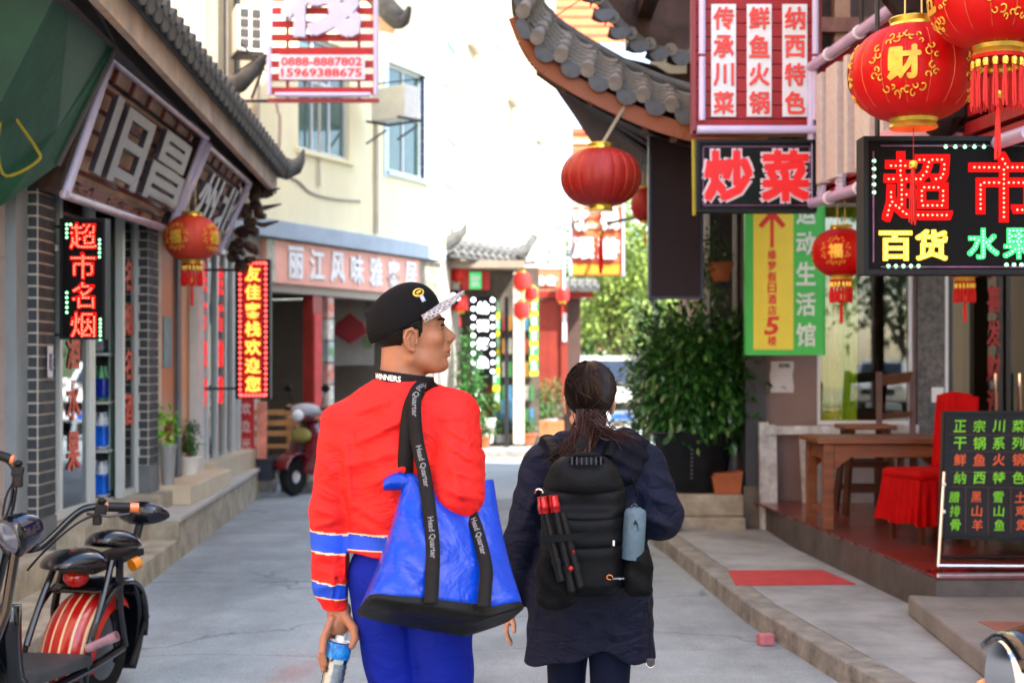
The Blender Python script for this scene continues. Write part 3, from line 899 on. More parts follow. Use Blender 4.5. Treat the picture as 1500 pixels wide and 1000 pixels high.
# carved dark ornament hanging under the eave corner
co = thing('carved_bracket', 'dark carved timber ornament hanging below the upturned eave tip', 'bracket', tuple(P(385, 270, 14)))
cb = MB()
for i in range(26):
    t = i / 25
    c_ = P(385 - 35 * t + random.uniform(-14, 14), 245 + 150 * t + random.uniform(-8, 8), 14 + random.uniform(-.15, .15)) - root_loc(co)
    cb.ball(c_, (random.uniform(.05, .12) * (1 - t * .4), .08, random.uniform(.05, .1)), 8, rot=rot3(random.random() * 3, random.random() * 3), jit=.18)
cb.build('carved_body', darkwood, co)
for (x_, y_) in ((410, 282), (412, 305), (345, 258), (365, 330), (408, 330)):
    MB().tube([P(385, y_, 14) - root_loc(co), P(x_, y_ - 6, 14) - root_loc(co)], [.03, .008], 6).build('prong', darkwood, co)

# green side panel of the first awning
gp = thing('awning_panel', 'dark green metal awning panel with loose yellow cord at the upper left', 'awning', tuple(P(60, 150, 8.6)))
gq = [P(167, 66, 8.7), P(108, -60, 7.6), P(-120, -120, 7.4), P(-90, 330, 7.9), P(0, 298, 8.3), P(80, 240, 8.7)]
nrm = (gq[1] - gq[0]).cross(gq[5] - gq[0]).normalized() * .02
r_ = root_loc(gp)
mbp = MB(); k = len(gq)
mbp.add([q - r_ for q in gq] + [q - r_ + nrm for q in gq], [tuple(range(k)), tuple(reversed(range(k, 2 * k)))] + [(i, i + k, (i + 1) % k + k, (i + 1) % k) for i in range(k)])
mbp.build('panel', M('green_sheet', (.012, .10, .06), .5, var=.35, scale=3, bump=.2, bscale=12), gp)
MB().bar(gq[0] - r_, gq[5] - r_, .05, .06).bar(gq[0] - r_, gq[1] - r_, .05, .06).build('edge_rail', M('dark_fascia'), gp)
yc = [P(12, 130, 8.1), P(28, 170, 8.1), P(62, 220, 8.3), P(66, 240, 8.3), P(20, 262, 8.1), P(8, 225, 8.0), P(12, 180, 8.0)]
def smooth_pts(pts, n=5):
    out = []
    pts = [Vector(p) for p in pts]
    for i in range(len(pts) - 1):
        p0 = pts[max(i - 1, 0)]; p1, p2 = pts[i], pts[i + 1]; p3 = pts[min(i + 2, len(pts) - 1)]
        for k_ in range(n):
            t = k_ / n
            out.append(.5 * ((2 * p1) + (p2 - p0) * t + (2 * p0 - 5 * p1 + 4 * p2 - p3) * t * t + (3 * p1 - p0 - 3 * p2 + p3) * t ** 3))
    out.append(pts[-1])
    return out
MB().tube(smooth_pts([q - r_ - Vector((0, .12, 0)) for q in yc]), .009, 6).build('cord', M('yellow_cord', (.35, .3, .03), .6), gp, smooth=True)

# ------------------------------------------------------------------ cream building that closes the left side
A2, B2 = (-3.1, 18.0), (-1.18, 22.3)
o_, rz2, L2 = frame_of(A2, B2)
cb2 = thing('cream_building', 'cream rendered building with red restaurant banner and blue-framed windows', 'building', o_, rz2)
def fx(px, A=A2, B=B2):   # distance along the wall line where the pixel column meets it
    m_ = (px - 750) / F
    dx, dy = B[0] - A[0], B[1] - A[1]
    t = (m_ * A[1] - A[0]) / (dx - m_ * dy)
    return t * math.hypot(dx, dy), A[1] + t * dy
def zz(py, D): return 1.55 + (530 - py) / F * D
def hole(xa, xb, ya, yb, A=A2, B=B2):
    a, Da = fx(xa, A, B); b, Db = fx(xb, A, B); D = (Da + Db) / 2
    return (a, b, zz(yb, D), zz(ya, D))
w1 = hole(437, 512, 92, 222); w2 = hole(568, 622, 92, 254)
w1 = (w1[0], w1[1], 4.35, 5.9); w2 = (w2[0], w2[1], 4.35, 5.95)
wall_boxes(-3.2, L2, 3.35, 13, [w1, w2], .25).build('wall', cream, cb2)
o1 = add_window(cb2, *w1, y=.06, nm=3, transom=.62, trim=cream)
o2 = add_window(cb2, *w2, y=.06, nm=2, transom=.62, trim=M('blue_white_trim', (.55, .66, .72), .5))
for w_, o in ((w1, o1), (w2, o2)):
    MB().span((w_[0] + .06, .2, w_[2]), (w_[1] - .06, .22, w_[3])).build('curtain', curtain, o)
tr_ = MB()
for a, b, c, d in ((w2[0] - .13, w2[0] - .002, w2[2] - .1, w2[3] + .1), (w2[1] + .002, w2[1] + .13, w2[2] - .1, w2[3] + .1), (w2[0] - .002, w2[1] + .002, w2[3] + .002, w2[3] + .12)):
    tr_.span((a, -.02, c), (b, -.002, d))
tr_.build('window_surround', M('blue_white_trim'), cb2)
tl = M('navy_wall_tile', (.03, .05, .12), .3, var=.2)
for k_ in range(8): MB().box((w2[1] - .02, .03, w2[2] + .1 + k_ * .2), (.03, .055, .19)).build('reveal_tile', tl, o2)
MB().span((-3.2, -.16, 3.12), (L2, .1, 3.34)).build('ledge', bluegrey, cb2, bevel=.01)
MB().span((-3.2, .02, 2.45), (L2, .26, 3.11)).build('beam', greyren, cb2)
MB().tube(smooth_pts([(-1, -.01, 4.0), (.5, -.012, 3.95), (1.0, -.012, 3.8), (1.6, -.012, 3.78), (2.3, -.012, 3.82)]), .02, 6).build('cable', M('grey_cable', (.4, .36, .3), .7), cb2)
MB().tube([(1.2, -.03, 3.9), (1.2, -.03, 5.5)], .02, 6).tube([(2.75, -.03, 3.4), (2.75, -.03, 9)], .035, 8).build('drain_pipe', M('pipe_grey', (.5, .47, .4), .6), cb2)
# restaurant ground floor
px_ = lambda x: fx(x)[0]
for a, b in ((-3.2, px_(384)), (px_(640), L2)):
    MB().span((a, .03, 0), (b, .26, 2.44)).build('pier', greyren, cb2)
MB().span((px_(384), 3.4, 0), (L2 + .5, 3.5, 2.6)).span((px_(384) - .1, .27, 0), (px_(384), 3.4, 2.6)).span((L2 + .4, .27, 0), (L2 + .5, 3.4, 2.6)).build('inner_wall', M('restaurant_wall', (.35, .31, .27), .85, var=.1), cb2)
MB().span((px_(384), .27, 2.61), (L2 + .5, 3.5, 2.68)).build('inner_ceiling', darkroom, cb2)
MB().span((px_(384), -.1, -.02), (L2, 3.4, .05)).build('floor', M('restaurant_floor', (.2, .19, .18), .5), cb2)
MB().span((px_(384), 3.36, .05), (L2, 3.395, 1.0)).build('wainscot', M('maroon_wainscot', (.09, .02, .02), .5), cb2)
MB().span((px_(400), .9, .05), (px_(450), .95, 2.44)).build('partition', M('grey_curtain', (.26, .24, .22), .9, var=.2, scale=5, stretch=(5, 5, .3)), cb2)
MB().span((px_(470) - .13, .04, .05), (px_(470) + .1, .2, 2.44)).build('pillar', redlac, cb2)
MB().span((px_(470) - .11, .028, .4), (px_(470) + .06, .038, 2.2)).build('couplet', M('red_couplet', (.5, .03, .03), .6, var=.3, scale=9), cb2)
for k_ in range(6):
    MB().span((px_(470) - .07, .012, .5 + k_ * .28), (px_(470) + .02, .02, .72 + k_ * .28)).build('character', M('faded_pink', (.6, .3, .28), .7), cb2) if False else None
for k_ in range(7):
    MB().span((px_(488) - .08, .03, .35 + k_ * .3), (px_(488) + .07, .2, .63 + k_ * .3)).build('menu_picture', M('pictures%d' % (k_ % 3), [(.5, .3, .25), (.35, .4, .35), (.5, .48, .42)][k_ % 3], .5, var=.5, scale=11), cb2)
    MB().lathe([(.001, 0), (.055, 0), (.055, .006), (.001, .006)], 14, (px_(488), .028, .49 + k_ * .3), rot3(R(90))).build('dish', M('dish%d' % (k_ % 3), [(.6, .15, .08), (.1, .3, .1), (.65, .6, .5)][k_ % 3], .4, var=.5, scale=25), cb2)

# restaurant banner
bn = thing('restaurant_banner', 'long faded red banner with white characters over the restaurant opening', 'sign', o_, rz2)
xa, xb = px_(384), px_(640)
MB().span((xa, -.06, 2.56), (xb, .015, 3.1)).build('board', M('faded_red_banner', (.8, .40, .32), .7, var=.15, scale=3), bn)
MB().span((xa, -.068, 2.56), (xa + .2, -.062, 3.1)).build('picture', M('banner_picture', (.45, .42, .34), .7, var=.5, scale=7), bn)
MB().span((xb - .7, -.068, 2.56), (xb, -.062, 3.1)).build('picture', M('banner_picture2', (.2, .35, .3), .7, var=.7, scale=5, col2=(.5, .4, .3)), bn)
txt = '丽江风味雅客居'
wl = M('white_letter', (.75, .72, .7), .5)
for i, c_ in enumerate(txt):
    x = xa + .5 + (xb - .7 - xa - .5) * (i + .3) / 6.9
    t = MB(); put_text(t, c_, (x, -.07, 2.84), .4, fit=(.36, .42), bold=.035, depth=.012); t.build('character', wl, bn)

# facade further on, blown bright by the sun
A3, B3 = (-1.18, 22.3), (1.35, 42.0)
o3, rz3, L3 = frame_of(A3, B3)
cb3 = thing('pale_building', 'tall sunlit pale yellow building with narrow windows beyond the cream one', 'building', o3, rz3)
hs = []
for (xa_, xb_, ya_, yb_) in ((652, 668, 200, 275), (722, 734, 195, 230), (722, 734, 250, 300), (787, 797, 190, 222), (787, 797, 245, 278), (786, 797, -20, 22), (650, 667, 60, 130), (722, 734, 60, 120)):
    hs.append(hole(xa_, xb_, ya_, yb_, A3, B3))
wall_boxes(.02, L3, 3.3, 13, hs, .25).build('wall', M('pale_yellow_render', (.47, .44, .34), .9, var=.12, scale=.8), cb3)
for h_ in hs: add_window(cb3, *h_, y=-.03, nm=1, sill=False, fw=.08, gm=M('turquoise_glass', (.15, .45, .45), .1, var=.2))
MB().span((.02, .05, 0), (L3, .3, 3.29)).build('lower_wall', greyren, cb3)
for k_ in range(3):
    x = 3 + k_ * 5.5
    MB().span((x, -.12, 7.2), (x + 1.0, -.02, 7.26)).build('window_hood', M('hood', (.6, .5, .4), .7, var=.3), cb3)
# ------------------------------------------------------------------ signs
def led_char(mb_s, mb_d, ch, c, size, ux=(1, 0, 0), uy=(0, 0, 1), bold=.03, gap=.085, r=.016, fit=None):
    """solid stroke + diodes along its centre line"""
    v, f, ext = glyph(ch, .010)
    if fit is None: fit = (size * ext[0], size * ext[1])
    put_text(mb_s, ch, c, size, ux, uy, bold=bold, fit=fit)
    sx, sy = (fit[0] / ext[0], fit[1] / ext[1]) if fit else (size, size)
    ux, uy = Vector(ux).normalized(), Vector(uy).normalized(); nn = ux.cross(uy)
    for p in led_points(ch, gap):
        q = Vector(c) + ux * p[0] * sx * .95 + uy * p[1] * sy * .95 + nn * .0045
        rr = r * (sx + sy) / 2
        mb_d.add([q + ux * math.cos(a) * rr + uy * math.sin(a) * rr for a in [PI * k / 3 for k in range(6)]] + [q + nn * rr * .6], [(i, (i + 1) % 6, 6) for i in range(6)])
def dots(mb, pts, r, nn):
    nn = Vector(nn); ux = Vector((0, 0, 1)).cross(nn).normalized(); uy = nn.cross(ux)
    for q in pts:
        q = Vector(q)
        mb.add([q + ux * math.cos(a) * r + uy * math.sin(a) * r for a in [PI * k / 4 for k in range(8)]] + [q + nn * r * .6], [(i, (i + 1) % 8, 8) for i in range(8)])
boardm = M('black_sign_board', (.004, .003, .004), .6, var=.2, spec=.15)
framem = M('dark_sign_frame', (.012, .014, .017), .5, .0, var=.2, spec=.25)

def loc_of(t, mbs):
    pass
# 1 left vertical LED sign
def sign_box(name, label, x0, x1, y0, y1, D, th=.1, frame=.018, cat='sign', boardmat=None, fmat=None, yaw=0, group=None):
    """box sign facing the camera; returns the root (local x right, z up, front face at local y=0)"""
    c = P((x0 + x1) / 2, (y0 + y1) / 2, D)
    W = (x1 - x0) / F * D; H = (y1 - y0) / F * D
    t = thing(name, label, cat, c, yaw, group)
    MB().span((-W / 2 + frame, .0, -H / 2 + frame), (W / 2 - frame, th, H / 2 - frame)).build('board', boardmat or boardm, t)
    f_ = MB()
    for a, b in ((-W / 2, -W / 2 + frame), (W / 2 - frame, W / 2)): f_.span((a, -.014, -H / 2), (b, th + .004, H / 2))
    for a, b in ((-H / 2, -H / 2 + frame), (H / 2 - frame, H / 2)): f_.span((-W / 2 + frame, -.014, a), (W / 2 - frame, th + .004, b))
    f_.build('frame', fmat or framem, t)
    return t, W, H
t1, W, H = sign_box('led_sign', 'vertical black LED sign with four red characters and green dots, by the brick pillar', 88, 155, 320, 497, 9.3)
for i, c_ in enumerate('超市名烟'):
    a, b = MB(), MB()
    led_char(a, b, c_, (0.003, -.004, H / 2 - .115 - i * (H - .2) / 3.05), .19, bold=.035, gap=.09, r=.022)
    o = a.build('character', ledred, t1); b.build('diodes', leddot, o, kind='stuff')
gd = MB(); dots(gd, [(-W / 2 + .045, -.004, H / 2 - .04 - k * .028) for k in range(4)] + [(-W / 2 + .07, -.004, H / 2 - .04)] + [(W / 2 - .04, -.004, H / 2 - .14 - k * .028) for k in range(5)]
     + [(-W / 2 + .045, -.004, -.09 - k * .032) for k in range(5)] + [(W / 2 - .035, -.004, -H / 2 + .13 - k * .026) for k in range(6)], .009, (0, -1, 0))
gd.build('green_diodes', ledgdot, t1, kind='stuff')
for z_ in (H / 2 - .05, -H / 2 + .03): MB().bar((-W / 2, .05, z_), (-.36, .05, z_), .02, .02).build('wall_bracket', ironm, t1)

# 2 welcome sign
t2, W, H = sign_box('led_sign', 'tall glowing red LED sign reading welcome in seven yellow characters', 345, 396, 380, 584, 14.0, frame=.012)
for i, c_ in enumerate('友佳客栈欢迎您'):
    a, b = MB(), MB()
    led_char(a, b, c_, (0, -.004, H / 2 - .14 - i * (H - .26) / 6.15), .165, bold=.04, gap=.1, r=.022)
    o = a.build('character', M('led_amber', (.4, .1, .02), .4, var=0, emis=(1, .25, .02), es=.75), t2); b.build('diodes', ledydot, o, kind='stuff')
gd = MB(); pts = []
for sx in (-1, 1):
    for k in range(26): pts.append((sx * (W / 2 - .045), -.004, H / 2 - .04 - k * (H - .08) / 25))
for k in range(7):
    for sz in (-1, 1): pts.append((-W / 2 + .045 + (k + .5) * (W - .09) / 7, -.004, sz * (H / 2 - .035)))
dots(gd, pts, .017, (0, -1, 0)); gd.build('red_diodes', M('led_red_bright', (.5, .05, .05), .4, var=0, emis=(1, .07, .06), es=.9), t2, kind='stuff')
bgd = MB(); dots(bgd, [(x, -.002, z) for x in np.arange(-W / 2 + .08, W / 2 - .07, .02) for z in np.arange(-H / 2 + .06, H / 2 - .05, .02)], .006, (0, -1, 0))
bgd.build('dim_diodes', M('led_red_dim', (.3, .01, .01), .5, var=0, emis=(1, .02, .02), es=.28), t2, kind='stuff')
for z_ in (H / 2 - .1, -H / 2 + .1): MB().bar((-W / 2, .05, z_), (-.6, .05, z_), .025, .025).build('wall_bracket', ironm, t2)

# 3 hotel sign with slats and phone numbers
c3 = P(472, 60, 15.0)
k15 = 15.0 / F
t3 = thing('hotel_sign', 'red slatted hotel sign with one big white character and phone numbers on a white plate', 'sign', c3)
def L3_(x, y, dy=0.0): return Vector(((x - 472) * k15, dy, (60 - y) * k15))
for i in range(11):
    z = L3_(0, -62 + i * 19.5).z
    MB().span((L3_(398, 0).x, 0, z - .036), (L3_(548, 0).x, .03, z + .036)).build('slat', M('red_slat', (.42, .006, .012), .5, var=.2, scale=5), t3)
MB().bar(L3_(420, -80, .06), L3_(420, 145, .06), .03, .03).bar(L3_(525, -80, .06), L3_(525, 145, .06), .03, .03).bar(L3_(392, 147, .03), L3_(555, 147, .03), .05, .04).bar(L3_(392, -82, .03), L3_(555, -82, .03), .05, .04).build('frame', M('red_frame', (.4, .02, .03), .4), t3)
for x in (395, 551): MB().tube([L3_(x, -80, -.03), L3_(x, 140, -.03)], .028, 10).build('light_tube', tubem, t3, smooth=True)
MB().tube([L3_(404, 140, -.03), L3_(543, 140, -.03)], .028, 10).build('light_tube', tubem, t3, smooth=True)
t = MB(); put_text(t, '栈', L3_(472, -2, -.06), 1.0, fit=(.84, .86), bold=.05, depth=.045); t.build('character', M('lilac_white_letter', (.5, .52, .66), .4, var=.08), t3)
MB().span(L3_(410, 82, -.05), L3_(535, 118, -.02)).build('number_plate', M('pale_plate', (.68, .62, .7), .5), t3)
t = MB(); put_text(t, '0888-8887802', L3_(472, 92, -.054), .1, fit=(118 * k15, 13 * k15), bold=.03); t.build('lettering', M('red_print', (.6, .04, .05), .5), t3)
t = MB(); put_text(t, '15969388675', L3_(472, 108, -.054), .1, fit=(118 * k15, 13 * k15), bold=.03); t.build('lettering', M('red_print'), t3)
MB().bar(L3_(330, 146, .1), L3_(555, 146, .06), .03, .03).bar(L3_(366, 142, .1), L3_(395, 70, .06), .025, .025).bar(L3_(350, 60, .1), L3_(395, 110, .06), .02, .02).bar(L3_(551, 122, .05), L3_(640, 104, .3), .012, .012).build('steel_bracket', ironm, t3)

# 4 big silver lettered signs under the left eave
def lean_sign(label, Pa, Pb, Pc, Pd, chars, sub=None):
    """Pa top near, Pb top far, Pc bottom near, Pd bottom far (world)"""
    base = (Pa + Pb + Pc + Pd) / 4
    t = thing('channel_letter_sign', label, 'sign', base, group='silver letter signs under the left eave')
    a, b, c, d = [q - base for q in (Pa, Pb, Pc, Pd)]
    def at(u, v, dd=0.0):
        p = (a * (1 - u) + b * u) * v + (c * (1 - u) + d * u) * (1 - v)
        n = (b - a).cross(a - c).normalized()
        if n.x < 0: n = -n
        return p + n * dd
    n = at(0, 0, 1) - at(0, 0)
    MB().hexa([at(.0, .0, -.1), at(1, 0, -.1), at(1, 1, -.1), at(0, 1, -.1), at(0, 0, -.06), at(1, 0, -.06), at(1, 1, -.06), at(0, 1, -.06)]).build('backing', M('tan_backing', (.62, .44, .33), .7, var=.35, scale=3), t)
    MB().bar(at(0, 0, -.16), at(0, 1, -.16), .08, .3).build('side_panel', darkwood, t)
    for v in (.02, .98): MB().tube([at(-.01, v, .03), at(1.01, v, .03)], .032, 10).build('light_tube', M('pinkish_tube', (.48, .38, .44), .25, var=.3, scale=5), t, smooth=True)
    for u in (.0, 1.0): MB().tube([at(u, 0, .03), at(u, 1, .03)], .03, 10).build('light_tube', tubem, t, smooth=True)
    g_ = MB()
    for v in (.12, .86): g_.bar(at(.02, v, -.03), at(.98, v, -.03), .02, .02)
    g_.build('rail', ironm, t)
    for u in np.linspace(.12, .9, 6):
        MB().bar(at(float(u), .86, -.02), at(float(u), .97, -.02), .03, .03).build('slat', M('dull_red_bar', (.22, .05, .04), .5), t)
        MB().bar(at(float(u) - .04, .03, -.02), at(float(u) - .04, .11, -.02), .05, .03).build('slat', M('dull_red_bar'), t)
    for v in np.linspace(.2, .8, 5):
        MB().bar(at(.03, float(v), -.04), at(.98, float(v), -.04), .012, .03).build('slat', M('dull_red_bar'), t)
    ux = (b - a).normalized(); uy = (a - c).normalized(); L = (b - a).length; Hh = (a - c).length
    for i, ch in enumerate(chars):
        u = (i + .5) / len(chars)
        q = MB(); put_text(q, ch, at(.06 + u * .88, .5, .05), .5, ux=ux, uy=uy, fit=(L * .72 / len(chars), Hh * .56), bold=.03, depth=.02)
        q.build('character', M('silver_letter', (.17, .155, .19), .35, .4, var=.15, scale=9), t)
    if sub:
        q = MB(); put_text(q, sub, at(.35, .09, .0), .1, ux=ux, uy=uy, fit=(L * .5, .09), bold=.03); q.build('lettering', M('dull_red_bar'), t)
    MB().bar(at(.2, 1, -.08), at(.2, 1, -.08) + Vector((-.1, 0, .35)), .02, .02).bar(at(.8, 1, -.08), at(.8, 1, -.08) + Vector((-.1, 0, .35)), .02, .02).build('hanger', ironm, t)
    return t
lean_sign('leaning silver letter sign in a tube frame, nearest to the green awning panel', Vector((-2.56, 9.0, 3.50)), Vector((-2.53, 11.65, 3.42)), Vector((-2.86, 9.0, 2.60)), Vector((-2.84, 11.65, 2.62)), '旧昌', '名烟名酒')
lean_sign('leaning silver letter sign in a tube frame, farther one beside the carved ornament', Vector((-2.53, 11.75, 3.36)), Vector((-2.55, 13.7, 3.3)), Vector((-2.84, 11.75, 2.62)), Vector((-2.86, 13.7, 2.6)), '州北')

# ------------------------------------------------------------------ lanterns
def lantern_mesh(R_, H_, ribs, prints=None, big=True):
    prof = []
    for i in range(15):
        th = -PI / 2 * .78 + (PI * .78) * i / 14
        prof.append((R_ * (math.cos(th) ** .8), H_ / 2 * math.sin(th) / math.sin(PI / 2 * .78)))
    n = ribs * 6
    mod = lambda a, z: 1 - .022 * (1 - abs(math.sin(a * ribs / 2)) ** .5)
    mb = MB(); mb.lathe(prof, n, mod=mod)
    return mb, prof
def surf_pt(R_, H_, a, z, lift=.003):
    zz_ = max(-1, min(1, z / (H_ / 2) * math.sin(PI / 2 * .78)))
    th = math.asin(zz_)
    r = R_ * math.cos(th) ** .8 + lift
    return Vector((math.sin(a) * r, -math.cos(a) * r, z))
def wrap_text(mb, ch, a0, R_, H_, size, lift=.003, bold=.05, maxe=.06, shifts=True, dz=0):
    v, f, ext = glyph(ch, .014)
    if shifts:
        for k_, (a_, b_) in enumerate(((-1, 0), (1, 0), (0, 1), (0, -1))): wrap_text(mb, ch, a0 + a_ * .03 * size / R_, R_, H_, size, lift + .0004 * k_, shifts=False, dz=b_ * .03 * size)
    bm = bmesh.new(); vs_ = [bm.verts.new(tuple(p)) for p in v]
    for fc in f:
        try: bm.faces.new([vs_[i] for i in fc])
        except Exception: pass
    for _ in range(3):
        es = [e for e in bm.edges if e.calc_length() > maxe]
        if not es: break
        bmesh.ops.subdivide_edges(bm, edges=es, cuts=1)
    bmesh.ops.triangulate(bm, faces=bm.faces)
    bm.verts.index_update()
    pts = [surf_pt(R_, H_, a0 + q.co.x * size / R_, q.co.y * size + dz, lift) for q in bm.verts]
    mb.add(pts, [tuple(x.index for x in fc.verts) for fc in bm.faces]); bm.free()
def tassel(mb_r, mb_g, c, L, r=.006, n=10, spread=.012):
    c = Vector(c)
    mb_g.lathe([(.001, .0), (r * 1.5, -.006), (r * 1.7, -.018), (r * 1.4, -.03), (r * 1.6, -.034)], 8, c)
    for k in range(n):
        a = 2 * PI * k / n + random.random(); rr = spread * random.uniform(.3, 1)
        e = c + Vector((math.cos(a) * rr, math.sin(a) * rr, -L * random.uniform(.9, 1.04)))
        s0 = c + Vector((math.cos(a) * rr * .4, math.sin(a) * rr * .4, -.03))
        mb_r.tube([s0, (s0 + e) / 2 + Vector((math.cos(a) * .002, 0, 0)), e], [.0025, .0035, .003], 4, cap=False)
def make_lantern(name, label, loc, R_, H_, chars='', tas=True, cap_r=.36, ribs=16, hang=.3, group=None, rz=0, gmat=None, fancy=True, body=None, skew=None):
    t = thing(name, label, 'lantern', loc, rz, group)
    mb, prof = lantern_mesh(R_, H_, ribs)
    bd = mb.build('silk_body', body or lanred, t, smooth=True, angle=0)
    rb = MB()
    for k in range(ribs):
        a = 2 * PI * k / ribs
        rb.tube([surf_pt(R_ * .985, H_, a, z, .0) for z in np.linspace(-H_ / 2, H_ / 2, 9)], .0016 + R_ * .003, 4, cap=False)
    rb.build('rib', M('rib_wire', (.55, .12, .06), .4, .3, var=.1), t, kind='stuff')
    rc = R_ * cap_r * 1.05
    for sg_, nm in ((1, 'top_cap'), (-1, 'bottom_cap')):
        z = sg_ * H_ / 2
        MB().lathe([(rc * .9, z - sg_ * .008), (rc * 1.0, z), (rc * .93, z + sg_ * R_ * .06), (rc * 1.0, z + sg_ * R_ * .13), (rc * .96, z + sg_ * R_ * .15), (.001, z + sg_ * R_ * .14)], 28).build(nm, gold, t, smooth=True)
    if chars:
        for i, ch in enumerate(chars):
            a0 = -.42 + i * (2 * PI / len(chars)) + (.0)
            q = MB(); wrap_text(q, ch, a0, R_, H_, R_ * .52, bold=.06); q.build('character', goldp, t)
            if fancy:
                q = MB()
                for k in range(34):    # ring of small cloud-scroll curls round the character
                    b = 2 * PI * k / 34
                    rad = R_ * (.47 + .05 * math.sin(k * 2.4))
                    ca, cz = math.cos(b) * rad * 1.0, math.sin(b) * rad * .92
                    if abs(math.sin(b)) < .18 or abs(abs(math.cos(b)) - .7) < .04: continue
                    rr = R_ * random.uniform(.035, .07)
                    pts = []
                    for m_ in range(9):
                        g_ = m_ / 8 * 4.6 + k
                        pts.append(surf_pt(R_, H_, a0 + (ca + math.cos(g_) * rr * (1 - m_ / 14)) / R_, cz + math.sin(g_) * rr * (1 - m_ / 14), .003))
                    q.tube(pts, [R_ * .013] * 9, 4)
                q.build('scroll_ornament', goldp, t, kind='stuff')
    if tas:
        mr, mg = MB(), MB()
        n = 16
        for k in range(n):
            a = 2 * PI * k / n
            tassel(mr, mg, (math.cos(a) * rc * .93, math.sin(a) * rc * .93, -H_ / 2 - R_ * .2), R_ * .72, r=R_ * .028, n=9, spread=R_ * .05)
        MB().lathe([(rc * .98, -H_ / 2 - R_ * .12), (rc * .98, -H_ / 2 - R_ * .2)], 24).build('tassel_band', lanred, t, smooth=True)
        mr.build('tassel_threads', M('tassel_red', (.6, .02, .02), .6, var=.2, scale=40), t, kind='stuff')
        mg.build('tassel_beads', gold, t, kind='stuff')
    cz_ = -H_ / 2 - R_ * .14
    mr, mg = MB(), MB()
    MB().tube([(0, 0, cz_), (0, 0, cz_ - R_ * .5)], .0018, 5).build('cord', lanred, t)
    tassel(mr, mg, (0, 0, cz_ - R_ * .5), R_ * 1.0, r=R_ * .04, n=14, spread=R_ * .06)
    mr.build('centre_tassel', M('tassel_red'), t, kind='stuff'); mg.build('bead', gold, t)
    hk = MB()
    for sx in (-1, 1): hk.tube([(sx * rc * .35, 0, H_ / 2 + R_ * .12), (sx * rc * .3, 0, H_ / 2 + R_ * .12 + hang)], .0035, 6)
    hk.build('hanging_wire', M('brass_wire', (.6, .5, .25), .35, .9, var=0), t)
    return t
make_lantern('red_lantern', 'big red lantern with gold character and scrolls over the supermarket sign', P(1338, 108, 6.0), .268, .385, '财泰财泰', tas=False, hang=.9, rz=0)
l2 = make_lantern('red_lantern', 'nearest red and gold lantern with tasselled fringe, cut by the top right corner', P(1462, -2, 5.5), .262, .37, '福进福进', tas=True, hang=.6, rz=.35)
for (px, py, D, r_, lab, ch, ts) in (
    (281, 349, 11.5, .222, 'faded orange-red lantern with gold emblem under the left eave', '福', True),
    (1232, 370, 9.4, .19, 'smaller red lantern with gold emblem beside the supermarket sign', '福', True),
    (1413, 375, 9.0, .17, 'red lantern mostly hidden behind the supermarket sign, tassels below it', '', True)):
    body = M('faded_lantern_silk', (.5, .06, .025), .6, var=.2, scale=5) if px < 400 else None
    make_lantern('red_lantern', lab, P(px, py, D), r_, r_ * 1.6, ch * 4, tas=ts, hang=.3, ribs=14, fancy=True, body=body)
make_lantern('red_lantern', 'plain faded red lantern hanging from the pavilion eave over the lane', P(880, 260, 10.2), .292, .40, '', tas=False, ribs=20, hang=.02, cap_r=.3, body=M('plain_lantern', (.34, .018, .012), .5, var=.2, scale=3))
MB().bar((0, 0, 0), (.34, .1, .42), .02, .02)
make_lantern('red_lantern', 'plain red lantern half hidden behind the dark panel on the pavilion', P(945, 300, 13.0), .13, .30, '', tas=False, ribs=16, hang=.4, cap_r=.4, body=M('plain_lantern'))

# small far lanterns
far_l = [(674, 400, 24, .155, .30, 'small red lantern under the porch roof, above another one'), (674, 444, 24, .145, .28, 'small red lantern right beside the tip of the cap brim'),
         (764, 412, 23.7, .13, .30, 'small red lantern, upper of two in front of the pale shop post'), (764, 454, 23.7, .13, .28, 'small red lantern with long cord, lower of two by the pale post'),
         (778, 430, 23.9, .11, .22, 'tiny red lantern partly behind the pale post lanterns'), (824, 432, 27.3, .125, .26, 'small red lantern in front of the dark red door panel')]
for px, py, D, r_, h_, lab in far_l:
    t = thing('red_lantern', lab, 'lantern', P(px, py, D), group='small lanterns far down the lane')
    MB().lathe([(r_ * .5, -h_ / 2), (r_ * .9, -h_ * .4), (r_, 0), (r_ * .9, h_ * .4), (r_ * .5, h_ / 2)], 24, mod=lambda a, z: 1 + .02 * math.cos(a * 12)).build('silk_body', M('far_lantern_red', (.62, .03, .025), .5, var=.15), t, smooth=True)
    for z_ in (h_ / 2, -h_ / 2 - .03): MB().lathe([(r_ * .5, z_), (r_ * .5, z_ + .03)], 12).build('rim', gold, t)
    MB().tube([(0, 0, -h_ / 2), (0, 0, -h_ / 2 - .25)], .012, 5).tube([(0, 0, h_ / 2), (0, 0, h_ / 2 + .2)], .006, 4).build('cord', M('tassel_red'), t)

